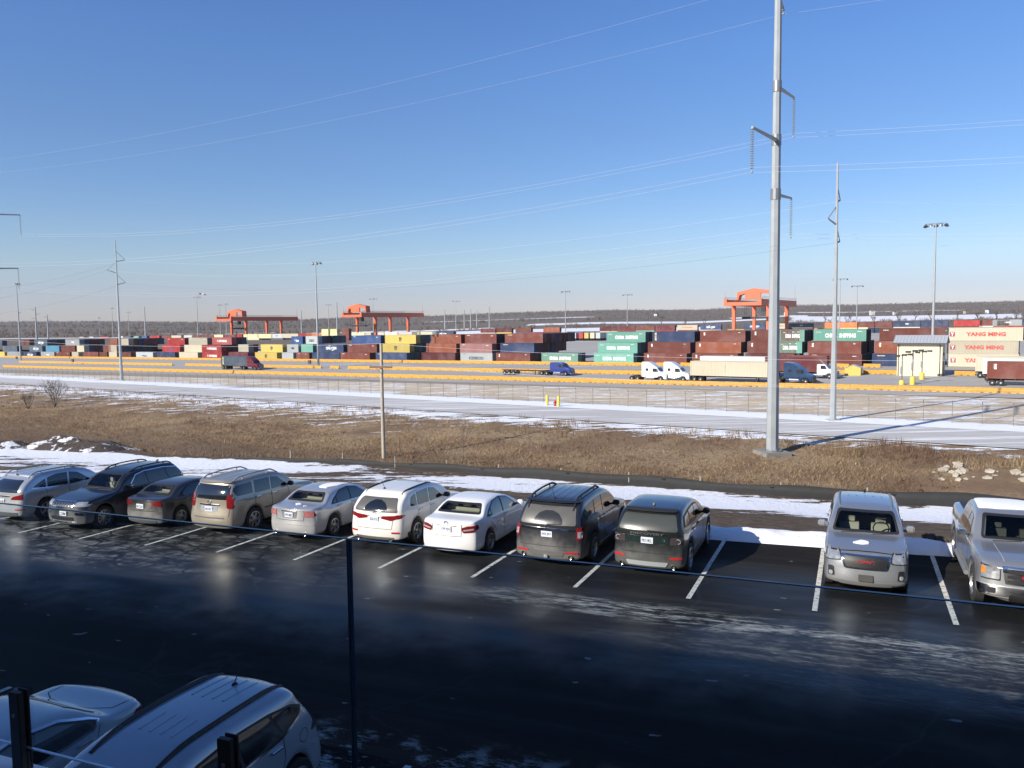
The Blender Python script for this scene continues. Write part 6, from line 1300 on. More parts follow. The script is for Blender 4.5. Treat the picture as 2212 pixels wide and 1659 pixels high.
# ---- white sedan
P = sedan_common(4.81, 1.465, (0.96, 3.74), 1.28, 4.10, R=0.33, W=1.82, deck_z=1.10, belt_f=0.86)
P.update(windows=[[(1.72, 0.985), (2.25, 1.31), (2.62, 1.38), (2.70, 1.0)], [(2.77, 1.0), (2.71, 1.385), (3.15, 1.355), (3.46, 1.22), (3.48, 1.03)], [(3.53, 1.03), (3.51, 1.20), (3.72, 1.08)]], dlo=[(1.62, 0.96), (2.2, 1.32), (2.65, 1.405), (3.18, 1.375), (3.65, 1.18), (3.84, 1.04)], rear_window=[(-0.70, 1.13), (0.70, 1.13), (0.57, 1.365), (-0.57, 1.365)], windshield=[(-0.64, 1.02), (0.64, 1.02), (0.54, 1.37), (-0.54, 1.37)],
  patches=[('taillight', 'B', [(-0.88, 0.84), (-0.74, 0.78), (-0.50, 0.76), (-0.44, 0.90), (-0.62, 0.96), (-0.86, 0.97)], M_red, 0.014, 0.03, True), ('taillight', 'S', [(4.42, 0.86), (4.70, 0.80), (4.74, 0.93), (4.46, 0.98)], M_red, 0.012, 0.03), ('lamp_strip', 'B', [(-0.84, 0.86), (-0.52, 0.81), (-0.50, 0.85), (-0.84, 0.90)], M_clear, 0.02, 0.01, True), ('chrome_bar', 'B', rect(-0.30, 0.30, 0.945, 0.965), M_chrome, 0.016, 0.01)],
  handles=[(2.58, 0.92), (3.42, 0.95)], mirror=(1.70, 0.98), plate=('B', 0, 0.855, '179 FJG'), spokes=7, rings=[('badge', 'B', 0, 1.02, 0.05, M_chrome), ('badge_inner', 'B', 0, 1.03, 0.022, M_chrome)],
  lines=[('door_seam', 'S', [(2.74, 0.3), (2.74, 0.97)], 0.014, M_seam), ('door_seam', 'S', [(3.32, 0.55), (3.60, 0.85), (3.60, 1.02)], 0.014, M_seam), ('trunk_seam', 'B', [(-0.46, 0.99), (-0.44, 0.66), (0.44, 0.66), (0.46, 0.99)], 0.011, M_seam)])
P['see'] = ('rear_window', 2.35, 3.35, 'light')
pos, rz = park(12.20, 1.48, 4.81); build_car(P, 'parked_car', 'bright white sedan with red and clear tail lamps, beside the dark SUVs', 'car', paint_car('bright white paint', (0.80, 0.80, 0.79), 0.0, 0.08, rough=0.25), pos, rz)
# ---- big dark grey SUV
P = suv(5.00, 1.80, 2.00, (0.98, 3.84), 1.38, R=0.39, hood=1.14, belt=1.14, belt_r=1.20, rear_slope=0.46, clear=0.24, hood_f=1.0, roof_r=1.73, glass_z=1.17)
M_dgrime = paint_car('dark grey paint under road salt', (0.030, 0.032, 0.038), 0.4, 0.8, (0.165, 0.16, 0.15))
P.update(windows=[[(2.02, 1.20), (2.42, 1.56), (2.78, 1.62), (2.88, 1.20)], [(2.96, 1.20), (2.87, 1.62), (3.48, 1.62), (3.62, 1.22)], [(3.74, 1.24), (3.66, 1.60), (4.28, 1.56), (4.42, 1.42), (4.36, 1.26)]], rear_window=[(-0.78, 1.17), (0.78, 1.17), (0.70, 1.60), (-0.70, 1.60)], rear_glass=M_dust, windshield=[(-0.72, 1.20), (0.72, 1.20), (0.62, 1.62), (-0.62, 1.62)],
  patches=[('wiped_glass', 'B', [(-0.42, 1.20), (0.40, 1.20), (0.37, 1.32), (0.26, 1.44), (0.10, 1.50), (-0.10, 1.50), (-0.28, 1.44), (-0.39, 1.32)], mat('half wiped glass', (0.03, 0.031, 0.032), 0.2), 0.022, 0.03), ('taillight', 'B', [(-0.96, 0.80), (-0.80, 0.80), (-0.78, 1.10), (-0.96, 1.14)], M_red, 0.016, 0.03, True), ('lamp_strip', 'B', [(-0.92, 0.86), (-0.83, 0.86), (-0.82, 1.02), (-0.92, 1.02)], M_clear, 0.022, 0.02, True), ('taillight', 'S', [(4.62, 0.86), (4.86, 0.86), (4.84, 1.12), (4.58, 1.14)], M_red, 0.014, 0.03), ('chrome_bar', 'B', rect(-0.76, 0.76, 1.03, 1.085), M_chrome, 0.02, 0.01), ('reflector', 'B', [(-0.85, 0.44), (-0.52, 0.44), (-0.52, 0.49), (-0.85, 0.49)], M_reflr, 0.012, 0.01, True), ('bumper_insert', 'B', [(-0.44, 0.36), (0.44, 0.36), (0.5, 0.48), (-0.5, 0.48)], M_clad2, 0.014, 0.03), ('spoiler', 'B', rect(-0.74, 0.74, 1.66, 1.70), M_dgrime, 0.07, 0.02), ('tow_hitch', 'B', rect(-0.05, 0.05, 0.32, 0.40), M_chrome, 0.06, 0.01)],
  handles=[(2.72, 1.08), (3.52, 1.10)], handle_m=M_chrome, mirror=(2.0, 1.18), mirror_m=M_black, rails=(2.3, 4.6, 0.64, M_black), rail_h=0.085, rail_r=0.03, plate=('B', 0.0, 0.93, '042 JRV'), antenna=(4.3, 0, 'whip'), spokes=5, exhausts=[(-0.66, 0.36, 0.06), (0.66, 0.36, 0.06)], wipers=[(0.0, 1.19, -0.38, 1.20, 'B')], rings=[('badge', 'B', 0, 1.13, 0.045, M_chrome)],
  lines=[('door_seam', 'S', [(1.95, 0.34), (1.92, 0.8), (2.02, 1.16)], 0.014, M_seam), ('door_seam', 'S', [(2.92, 0.34), (2.92, 1.17)], 0.014, M_seam), ('tailgate_seam', 'B', [(-0.78, 1.15), (-0.76, 0.62), (0.76, 0.62), (0.78, 1.15)], 0.012, M_seam), ('sill_trim', 'S', [(1.5, 0.40), (3.3, 0.40)], 0.035, M_chrome)])
for i in range(5): P.setdefault('ribs', []).append(((2.7, 4.5), -0.44+0.22*i))
pos, rz = park(15.18, 1.42, 5.0); build_car(P, 'parked_car', 'large grimy dark grey SUV with roof rails and a chrome tailgate bar', 'car', M_dgrime, pos, rz)
# ---- dark green SUV
P = suv(4.60, 1.725, 1.90, (0.90, 3.64), 1.35, R=0.375, hood=1.13, belt=1.12, belt_r=1.20, rear_slope=0.40, clear=0.23, roof_r=1.67, hood_f=1.0, glass_z=1.20)
P.update(windows=[[(1.92, 1.18), (2.30, 1.50), (2.62, 1.55), (2.70, 1.18)], [(2.77, 1.18), (2.70, 1.55), (3.35, 1.54), (3.45, 1.22)], [(3.52, 1.23), (3.46, 1.53), (3.90, 1.48), (4.02, 1.27)]], dlo=[(1.80, 1.15), (2.28, 1.53), (2.64, 1.585), (3.4, 1.575), (3.98, 1.52), (4.15, 1.26)], rear_window=[(-0.76, 1.20), (0.76, 1.20), (0.66, 1.56), (-0.66, 1.56)], rear_glass=mat('slightly dusty glass', (0.06, 0.066, 0.06), 0.3), windshield=[(-0.7, 1.18), (0.7, 1.18), (0.6, 1.56), (-0.6, 1.56)],
  patches=[('taillight', 'B', [(-0.93, 0.88), (-0.56, 0.88), (-0.58, 1.06), (-0.93, 1.07)], mat('smoked lamp lens', (0.05, 0.04, 0.042), 0.12, coat=1), 0.014, 0.04, True), ('reflector', 'B', [(-0.86, 0.52), (-0.56, 0.52), (-0.58, 0.57), (-0.86, 0.58)], M_reflr, 0.012, 0.01, True), ('skid_plate', 'B', [(-0.48, 0.33), (0.48, 0.33), (0.54, 0.44), (-0.54, 0.44)], M_galv, 0.02, 0.03), ('spoiler', 'B', rect(-0.72, 0.72, 1.595, 1.635), M_black, 0.06, 0.02), ('tailgate_recess', 'B', rect(-0.54, 0.54, 0.90, 1.065), mat('deep green gloss panel', (0.012, 0.024, 0.021), 0.2, coat=1), 0.005, 0.02)],
  handles=[(2.55, 1.05), (3.32, 1.07)], mirror=(1.86, 1.16), mirror_m=M_black, plate=('B', 0.0, 0.97, 'PRO M2L'), antenna=(3.7, 0, 'fin'), spokes=5, exhausts=[(-0.66, 0.33, 0.055), (0.66, 0.33, 0.055)], wipers=[(0.0, 1.22, -0.36, 1.21, 'B')],
  texts=[('lettering', 'B', 0, 1.135, 'DISCOVERY', 0.055, 0.86, M_chrome)], rings=[('lamp_ring', 'B', 0.76, 0.97, 0.055, M_clear), ('lamp_ring', 'B', -0.76, 0.97, 0.055, M_clear), ('badge', 'B', -0.42, 0.99, 0.025, M_chrome)],
  lines=[('door_seam', 'S', [(1.85, 0.34), (1.82, 0.8), (1.92, 1.14)], 0.014, M_seam), ('door_seam', 'S', [(2.74, 0.34), (2.74, 1.15)], 0.014, M_seam), ('tailgate_seam', 'B', [(-0.70, 1.18), (-0.68, 0.66), (0.68, 0.66), (0.70, 1.18)], 0.012, M_seam)])
pos, rz = park(17.88, 1.36, 4.6); build_car(P, 'parked_car', 'dark greenish grey SUV with round tail lamp rings beside the empty stall', 'car', paint_car('dark green paint', (0.022, 0.027, 0.027), 0.45, 0.5, (0.17, 0.17, 0.16)), pos, rz)
# ---- silver SUV, nose to viewer
M_mesh = mat('dark grille mesh', (0.02, 0.02, 0.021), 0.45, 0.3, var=0.8, scale=60)
P = suv(4.71, 1.72, 1.85, (0.95, 3.81), 1.42, R=0.37, hood=1.14, belt=1.13, belt_r=1.20, rear_slope=0.40, clear=0.22, hood_f=1.00)
P.update(windows=[[(1.98, 1.18), (2.38, 1.50), (2.72, 1.56), (2.80, 1.18)], [(2.87, 1.18), (2.80, 1.56), (3.52, 1.55), (3.65, 1.22)], [(3.75, 1.24), (3.66, 1.53), (4.02, 1.45), (4.12, 1.28)]], windshield=[(-0.76, 1.185), (0.76, 1.185), (0.64, 1.60), (-0.64, 1.60)], rear_window=rect(-0.6, 0.6, 1.22, 1.52),
  patches=[('headlight_bezel', 'F', [(0.515, 0.81), (0.88, 0.775), (0.92, 1.04), (0.65, 1.075), (0.535, 0.99)], M_steel, 0.008, 0.05, True), ('headlight', 'F', [(0.54, 0.83), (0.86, 0.80), (0.90, 1.02), (0.66, 1.05), (0.56, 0.98)], M_lamp, 0.014, 0.05, True), ('grille', 'F', [(-0.46, 0.66), (0.46, 0.66), (0.54, 0.96), (-0.54, 0.96)], M_chrome, 0.012, 0.05), ('grille_mesh', 'F', [(-0.41, 0.70), (0.41, 0.70), (0.49, 0.925), (-0.49, 0.925)], M_mesh, 0.020, 0.04), ('fog_lamp', 'F', [(0.66, 0.44), (0.80, 0.44), (0.80, 0.66), (0.68, 0.66)], M_steel, 0.010, 0.03, True), ('fog_bulb', 'F', [(0.70, 0.46), (0.78, 0.46), (0.78, 0.55), (0.70, 0.55)], M_clear, 0.018, 0.03, True), ('lower_bumper', 'F', [(-0.80, 0.28), (0.80, 0.28), (0.84, 0.37), (-0.84, 0.37)], mat('grey bumper plastic', (0.15, 0.15, 0.145), 0.7), 0.010, 0.03), ('snow_patch', 'T', [(0.72, -0.30), (0.66, -0.08), (0.72, 0.08), (0.86, 0.05), (0.92, -0.10), (0.82, -0.20)], M_snowc, 0.014, 0.05), ('amber_marker', 'F', [(0.86, 0.84), (0.90, 0.84), (0.905, 0.92), (0.87, 0.92)], M_amber, 0.018, 0.01, True)],
  handles=[(2.68, 1.06), (3.52, 1.08)], mirror=(1.95, 1.16), rails=(2.3, 4.2, 0.60, M_galvd), rail_h=0.02, antenna=(3.95, 0.0, 'fin'), fin_m=M_black, spokes=5, texts=[('lettering', 'F', 0, 0.83, 'GMC', 0.085, 0.36, M_badge)], wipers=[(0.15, 1.175, 0.66, 1.20, 'F'), (-0.55, 1.175, 0.02, 1.20, 'F')], plate=('F', 0.0, 0.47, '', mat('blank grey plate holder', (0.06, 0.06, 0.058), 0.7)),
  lines=[('door_seam', 'S', [(1.92, 0.34), (1.88, 0.8), (1.98, 1.14)], 0.014, M_seam), ('door_seam', 'S', [(2.84, 0.34), (2.84, 1.15)], 0.014, M_seam), ('hood_seam', 'F', [(-0.62, 1.0), (-0.2, 1.02), (0.2, 1.02), (0.62, 1.0)], 0.012, M_seam)])
for i in range(5): P.setdefault('ribs', []).append(((3.3, 4.2), -0.40+0.2*i))
P['see'] = ('windshield', 2.3, 3.2, 'light')
pos, rz = park(22.95, 1.36, 4.71, False); build_car(P, 'parked_car', 'silver SUV with red letters on its grille, nose to the viewer', 'car', paint_car('cool silver paint', (0.37, 0.39, 0.42), 0.65, 0.2, (0.36, 0.35, 0.33)), pos, rz)
# ---- silver pickup, nose to viewer
L = 5.85
P = dict(L=L, W=2.03, R=0.42, axles=(1.0, 4.64), clear=0.30, crown=0.06, tumble=0.30, arch=0.08,
  top=[(0, 1.06), (0.10, 1.14), (0.6, 1.22), (1.2, 1.25), (1.45, 1.27), (1.85, 1.56), (2.15, 1.76), (2.5, 1.85), (3.0, 1.88), (3.5, 1.86), (3.72, 1.80), (3.80, 1.36), (3.92, 1.32), (5.6, 1.30), (5.85, 1.29)], belt=[(0, 0.98), (0.6, 1.12), (1.3, 1.17), (2.5, 1.20), (3.75, 1.22), (3.95, 1.24), (5.85, 1.22)],
  front=[(0.3, 0.10), (0.5, 0.0), (0.75, 0.02), (1.0, 0.02), (1.2, 0.08)], rear=[(0.3, 0.06), (0.5, 0.0), (0.7, 0.02), (0.8, 0.06), (1.3, 0.06)], bow=(0.22, 0.06), bump_z=0.40)
P.update(windows=[[(1.98, 1.26), (2.28, 1.62), (2.62, 1.69), (2.68, 1.26)], [(2.75, 1.26), (2.70, 1.69), (3.50, 1.68), (3.55, 1.28)]], windshield=[(-0.78, 1.31), (0.78, 1.31), (0.68, 1.76), (-0.68, 1.76)], trim=[(1.9, 1.235), (3.58, 1.255)],
  patches=[('headlight_bezel', 'F', [(0.58, 0.77), (0.98, 0.77), (0.99, 1.07), (0.58, 1.07)], M_steel, 0.008, 0.03, True), ('headlight', 'F', [(0.60, 0.80), (0.97, 0.80), (0.98, 1.04), (0.60, 1.04)], M_lamp, 0.014, 0.03, True), ('amber_marker', 'F', [(0.84, 0.90), (0.97, 0.90), (0.975, 1.03), (0.85, 1.03)], M_amber, 0.02, 0.02, True), ('grille', 'F', [(-0.50, 0.72), (0.50, 0.72), (0.56, 1.08), (-0.56, 1.08)], M_chrome, 0.014, 0.03), ('front_bumper', 'F', [(-0.96, 0.46), (0.96, 0.46), (0.97, 0.66), (-0.97, 0.66)], M_chrome, 0.03, 0.03), ('fog_lamp', 'F', [(0.66, 0.50), (0.82, 0.50), (0.82, 0.62), (0.66, 0.62)], M_steel, 0.036, 0.03, True), ('bumper_intake', 'F', rect(-0.42, 0.42, 0.38, 0.52), M_steel, 0.036, 0.02), ('truck_bed', 'T', [(3.95, -0.78), (3.95, 0.78), (5.72, 0.78), (5.72, -0.78)], M_black, 0.012, 0.03),
   ('snow_patch', 'T', [(2.55, -0.72), (2.45, -0.3), (2.5, 0.25), (2.65, 0.5), (2.95, 0.55), (3.35, 0.45), (3.5, 0.1), (3.5, -0.7)], M_snowc, 0.022, 0.08), ('snow_patch', 'T', [(4.05, -0.6), (4.1, 0.2), (4.6, 0.3), (5.3, 0.1), (5.4, -0.6)], M_snowc, 0.022, 0.06)]
   +[('grille_slot', 'F', rect(-0.46, 0.46, 0.745+0.105*i, 0.815+0.105*i), M_black, 0.022, 0.01) for i in range(3)],
  handles=[(2.58, 1.10), (3.42, 1.12)], handle_m=M_chrome, mirror=(2.02, 1.24), mirror_m=M_chrome, spokes=6, texts=[('lettering', 'F', 0, 0.90, 'GMC', 0.11, 0.42, M_badge)], wipers=[(0.15, 1.29, 0.66, 1.31, 'F'), (-0.55, 1.29, 0.02, 1.31, 'F')],
  lines=[('door_seam', 'S', [(1.80, 0.42), (1.78, 1.0), (1.92, 1.2)], 0.014, M_seam), ('door_seam', 'S', [(2.72, 0.42), (2.72, 1.23)], 0.014, M_seam), ('door_seam', 'S', [(3.62, 0.42), (3.62, 1.23)], 0.014, M_seam), ('cab_gap', 'S', [(3.80, 0.42), (3.80, 1.25)], 0.03, M_seam), ('hood_crease', 'T', [(0.25, 0.5), (1.35, 0.55)], 0.02, M_galv), ('hood_crease', 'T', [(0.25, -0.5), (1.35, -0.55)], 0.02, M_galv)])
P['see'] = ('windshield', 2.5, 3.3, 'dark')
pos, rz = park(26.15, 0.85, L, False); t_, c_ = build_car(P, 'parked_pickup', 'silver pickup truck with snow on its cab roof at the right edge', 'pickup', paint_car('bright silver paint', (0.40, 0.41, 0.42), 0.65, 0.35, (0.36, 0.34, 0.31)), pos, rz)
for sy in (-1, 1): MB().tube([(L/2-1.75, sy*1.03, 0.42), (L/2-3.7, sy*1.03, 0.42)], 0.055, 8).build('running_board', M_galvd, t_, smooth=True)
# ---- white crossover in the near stall
P = suv(4.75, 1.65, 1.78, (0.95, 3.925), 1.30, R=0.34, hood=1.02, belt=1.03, belt_r=1.22, rear_slope=0.6, clear=0.19, roof_r=1.57, glass_z=1.12, hood_f=0.88)
P['rear'] = [(0.2, 0.10), (0.42, 0.0), (0.60, 0.0), (0.90, 0.09), (1.10, 0.20), (1.32, 0.40), (1.50, 0.52), (1.70, 0.56)]; P['bow'] = (0.22, 0.24); P['decay'] = (0.8, 1.15); P['flare'] = 0.012
M_white_shaded = paint_car('shade-tinted white metallic paint', (0.42, 0.46, 0.51), 0.25, 0.25, (0.40, 0.40, 0.39), rough=0.24)  # base darkened and blued: the shade it stands in is put into the colour
P.update(windows=[[(1.70, 1.08), (2.08, 1.40), (2.40, 1.45), (2.46, 1.09)], [(2.52, 1.09), (2.46, 1.455), (3.02, 1.45), (3.16, 1.16)], [(3.21, 1.17), (3.07, 1.445), (3.42, 1.41), (3.58, 1.33), (3.52, 1.27)]], dlo=[(1.58, 1.05), (2.05, 1.43), (2.42, 1.48), (3.05, 1.478), (3.46, 1.43), (3.66, 1.34), (3.58, 1.255), (3.18, 1.13), (2.5, 1.06)], trim=[(1.66, 1.045), (2.5, 1.055), (3.18, 1.12), (3.59, 1.245), (3.675, 1.34)], rear_window=[(-0.55, 1.14), (0.55, 1.14), (0.46, 1.38), (-0.46, 1.38)], windshield=[(-0.62, 1.06), (0.62, 1.06), (0.54, 1.46), (-0.54, 1.46)],
  patches=[('taillight', 'S', [(3.78, 0.93), (4.06, 0.92), (4.04, 1.14), (3.94, 1.12), (3.86, 1.02)], M_black, 0.010, 0.03), ('lamp_lens', 'S', [(3.84, 0.95), (4.05, 0.945), (4.03, 1.10), (3.94, 1.08)], mat('smoked reddish lens', (0.16, 0.09, 0.085), 0.12, coat=1), 0.018, 0.03), ('taillight', 'B', [(-0.78, 0.92), (-0.45, 0.92), (-0.50, 1.02), (-0.74, 1.06)], M_red, 0.014, 0.03, True)],
  handles=[(2.35, 0.97), (3.05, 1.02)], handle_m=M_chrome, mirror=(1.68, 1.05), rails=(1.95, 3.62, 0.50, M_black), rail_h=0.022, rail_r=0.032, antenna=(3.30, 0.0, 'whip'), spokes=5,
  lines=[('door_seam', 'S', [(2.49, 0.30), (2.49, 1.05)], 0.010, M_seam), ('door_seam', 'S', [(3.05, 0.55), (3.20, 0.85), (3.19, 1.12)], 0.010, M_seam), ('roof_seam', 'T', [(3.58, -0.50), (3.66, -0.25), (3.68, 0.0), (3.66, 0.25), (3.58, 0.50)], 0.010, M_seam), ('fuel_door', 'S', [(3.60+0.095*math.cos(a), 0.96+0.085*math.sin(a)) for a in [2*math.pi*i/20 for i in range(21)]], 0.007, M_seam)])
for i in range(4): P.setdefault('ribs', []).append(((2.85, 3.50), -0.30+0.17*i)); P['ribs'].append(((1.95, 2.35), -0.25+0.17*i))

def sh(v): return [(a+0.47, b) for a, b in v]
P['windows'] = [sh(q) for q in P['windows']]; P['windows'][0] = [(1.85, 1.08), (2.30, 1.40), (2.87, 1.45), (2.93, 1.09)]; P['dlo'] = sh(P['dlo']); P['trim'] = sh(P['trim']); P['dlo'][0] = (1.75, 1.05); P['dlo'][1] = (2.28, 1.43)
P['patches'] = [(q[0], q[1], sh(q[2]) if q[1] == 'S' else q[2], *q[3:]) for q in P['patches']]; P['handles'] = sh(P['handles']); P['lines'] = [(q[0], q[1], sh(q[2]), q[3], q[4]) for q in P['lines']]
P['mirror'] = (1.85, 1.05); P['rails'] = (1.95, 4.09, 0.50, M_black); P['antenna'] = (3.77, 0.0, 'whip'); P['ribs'] = [((a+0.47, b+0.47), y) for (a, b), y in P['ribs']]
pos = lot(15.05, -9.12-2.375, 0.008); build_car(P, 'parked_car', 'white crossover below the glass railing seen from above, antenna on its ribbed roof', 'car', M_white_shaded, pos, EA+math.pi)
# ---- white fastback sedan beside it
P = sedan_common(4.90, 1.45, (1.0, 3.83), 1.45, 4.22, R=0.34, W=1.86, deck_z=1.12, belt_r=1.04)
P.update(windows=[[(1.95, 0.99), (2.45, 1.28), (2.85, 1.34), (2.92, 1.01)], [(2.99, 1.01), (2.93, 1.345), (3.40, 1.32), (3.80, 1.19), (3.86, 1.10)]], dlo=[(1.85, 0.97), (2.42, 1.30), (2.9, 1.365), (3.45, 1.34), (3.95, 1.17), (3.92, 1.07)], trim=[(1.85, 0.96), (2.9, 0.985), (3.86, 1.07), (3.98, 1.16), (3.85, 1.225), (3.45, 1.355), (2.9, 1.385), (2.4, 1.32)], rear_window=[(-0.64, 1.15), (0.64, 1.15), (0.54, 1.36), (-0.54, 1.36)], windshield=[(-0.66, 1.02), (0.66, 1.02), (0.56, 1.35), (-0.56, 1.35)],
  patches=[('taillight', 'S', [(4.48, 0.96), (4.74, 0.94), (4.80, 1.02), (4.58, 1.03)], M_red, 0.012, 0.02), ('taillight', 'B', [(-0.80, 0.86), (-0.40, 0.88), (-0.42, 1.00), (-0.82, 1.01)], M_red, 0.014, 0.03, True), ('lamp_strip', 'B', rect(-0.40, 0.40, 0.96, 1.0), M_red, 0.014, 0.01)],
  handles=[(2.78, 0.92), (3.68, 0.98)], handle_m=M_chrome, mirror=(1.9, 0.98), spokes=5,
  lines=[('door_seam', 'S', [(2.96, 0.3), (2.96, 0.98)], 0.010, M_seam), ('door_seam', 'S', [(3.5, 0.6), (3.85, 0.9), (3.98, 1.1)], 0.010, M_seam), ('trunk_seam', 'T', [(4.70, -0.66), (4.35, -0.64), (4.20, -0.40), (4.14, 0.0), (4.20, 0.40), (4.35, 0.64), (4.70, 0.66)], 0.014, M_seam)])
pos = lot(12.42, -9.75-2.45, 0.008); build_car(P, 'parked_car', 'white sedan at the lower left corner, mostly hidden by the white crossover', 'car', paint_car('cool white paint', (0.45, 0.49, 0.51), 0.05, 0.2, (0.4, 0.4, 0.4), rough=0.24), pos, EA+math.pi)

# ------------------------------------------------------------------ glass railing, deck and the building behind
def bl(a, n, z):                                     # a along the facade, n away from it, z up
    return Vector((L_n.y*a+L_n.x*n, -L_n.x*a+L_n.y*n, z))
def bmat(a, n, z): return Matrix.Translation(bl(a, n, z)) @ Matrix.Rotation(-TH, 4, 'Z')
def in_frame(o, a=0, n=0, z=0): o.matrix_world = bmat(a, n, z); return o
NG = 2.37; ZT, ZB = 5.98, 4.915
N = NT('railing glass'); gl = N.node('ShaderNodeBsdfGlossy'); gl.inputs['Roughness'].default_value = 0.02; tr = N.node('ShaderNodeBsdfTransparent'); tr.inputs['Color'].default_value = (0.73, 0.80, 0.86, 1)
fr = N.node('ShaderNodeFresnel'); fr.inputs['IOR'].default_value = 1.45; mx = N.node('ShaderNodeMixShader'); N.link(fr.outputs[0], mx.inputs[0]); N.link(tr.outputs[0], mx.inputs[1]); N.link(gl.outputs[0], mx.inputs[2]); N.link(mx.outputs[0], N.out.inputs[0]); M_rail = N.m
M_edge = mat('deep blue green glass edge', (0.012, 0.035, 0.065), 0.15, var=0.2)
M_post = mat('dark bronze railing post', (0.040, 0.036, 0.034), 0.5, 0.5, var=0.3, scale=20)
def a_of(px, py, n=NG):
    v = ray(px, py); k = n/(v.x*L_n.x+v.y*L_n.y); p = v*k; return p.x*L_n.y-p.y*L_n.x
aj = a_of(760, 1400); pw = 2.20
spans = [(aj-0.006-pw*2-0.02, aj-0.006-pw-0.02), (aj-0.0045-pw, aj-0.0045), (aj+0.0045, aj+0.0045+pw), (aj+0.026+pw, aj+0.026+2*pw)]
gp = ['outer left', 'left', 'right', 'outer right']
for (a0, a1), nm in zip(spans, gp):
    t = thing('glass_panel', f"clear {nm} glass railing panel with a dark blue edge", 'railing', (0, 0, 0), 0, 'glass railing panels'); t.matrix_world = bmat((a0+a1)/2, NG, ZB)
    h = (a1-a0)/2; place('pane', MB().add([(-h, 0, 0), (h, 0, 0), (h, 0, ZT-ZB-0.003), (-h, 0, ZT-ZB-0.003)], [(0, 1, 2, 3)]).mesh('pane', fix=False), M_rail, t)
    b = MB(); b.box(-h, h, -0.006, 0.006, ZT-ZB-0.003, ZT-ZB); b.build('top_edge', M_edge, t); MB().box(-h, h, -0.006, 0.006, -0.006, -0.001).build('bottom_edge', M_clear, t)  # bottom edge made pale, its highlight line painted into the colour
    b = MB(); b.box(-h-0.001, -h+0.0035, -0.006, 0.006, 0, ZT-ZB-0.004); b.build('side_edge', M_edge, t); MB().box(h-0.0035, h+0.001, -0.006, 0.006, 0, ZT-ZB-0.004).build('side_edge', M_edge, t)
pa = [a_of(48, 1560), a_of(496, 1620)]; sp_ = pa[1]-pa[0]
pb = MB(); pb.box(-0.030, 0.030, -0.036, -0.0075, -0.62, 0.0); pb.box(-0.030, 0.030, 0.0075, 0.020, -0.62, 0.0); pb.box(-0.030, 0.030, -0.0074, 0.0074, -0.62, -0.27)
pm = pb.mesh('railing_post', bevel=0.003)
for i, a in enumerate([pa[0]-sp_, pa[0], pa[1], pa[1]+sp_, pa[1]+2*sp_, pa[1]+3*sp_, pa[1]+4*sp_]):
    o = place('railing_post', pm, M_post); o.matrix_world = bmat(a, NG, 5.165)
    tag(o, {1: 'dark slotted railing post at the left, in front of the white sedan', 2: 'dark slotted railing post in front of the white crossover window'}.get(i, f"dark slotted railing post out of view, {ordn(i+1)} along the railing"), 'railing post', 'slotted railing posts')
    b = MB(); b.lathe([(0, -0.040), (0.008, -0.040), (0.010, -0.035)], 10, 'y', (0, 0, -0.10)); b.build('bolt', M_galvd, o)
c1 = at_z(131, 1649, 4.83); aC = c1.x*L_n.y-c1.y*L_n.x; nC = c1.x*L_n.x+c1.y*L_n.y
b = MB(); b.box(-14, aC, -1.4, nC, 4.55, 4.80); b.box(aC+0.001, 14, -1.4, 1.35, 4.55, 4.79)
dk = b.build('balcony_deck', M_conc, None, bevel=0.01); dk.matrix_world = bmat(0, 0, 0); tag(dk, 'concrete balcony deck carrying the glass railing', 'balcony')
b = MB(); nx = 40
V = []
for i in range(nx):
    for j in range(14):
        a = aC-1.8+1.79*i/(nx-1); n = nC-0.5+0.49*j/13; z = 4.803+0.022*min(1, (13-j)/2, (nx-1-i)/2)*(0.7+0.5*noise2(np.array([a*7]), np.array([n*9]), 5, 3, 1.0)[0]); V.append((a, n, z))
o = place('snow', np_mesh('snow', V, grid_faces(nx, 14), True), M_snowc); o.matrix_world = bmat(0, 0, 0); tag(o, 'thin snow on the balcony ledge', kind='stuff')
M_fac = mat('pale precast facade', (0.30, 0.29, 0.27), 0.8, var=0.12, scale=0.8)
bd = thing('office_building', 'pale office building with dark window bands behind the balcony', 'building'); bd.matrix_world = bmat(0, 0, 0)
g0 = -0.2; HB, HA = 15.5, 10.6; aS = -7.4
b = MB(); b.box(aS, 60, -22, -1.5, g0, HB); b.box(-70, aS-0.002, -22, -1.5, g0, HA); b.build('wall', M_fac, bd)
b = MB(); b.box(aS-0.1, 60.1, -22.1, -1.38, HB, HB+0.25); b.box(-70.1, aS-0.12, -22.1, -1.38, HA, HA+0.25); b.build('parapet', M_trim, bd)
for fl in range(4):
    z = 1.0+fl*3.7
    for (x0, x1, hh) in ((-68, aS-1, HA), (aS+1, 58, HB)):
        if z+1.9 > hh-0.6: continue
        n_ = int((x1-x0)/3.0)
        for k in range(n_):
            if fl > 1 and k % 2 and False: continue
            o = MB().box(x0+k*3.0+0.2, x0+k*3.0+2.7, -1.5, -1.44, z, z+1.9).build('window', M_glass, bd)

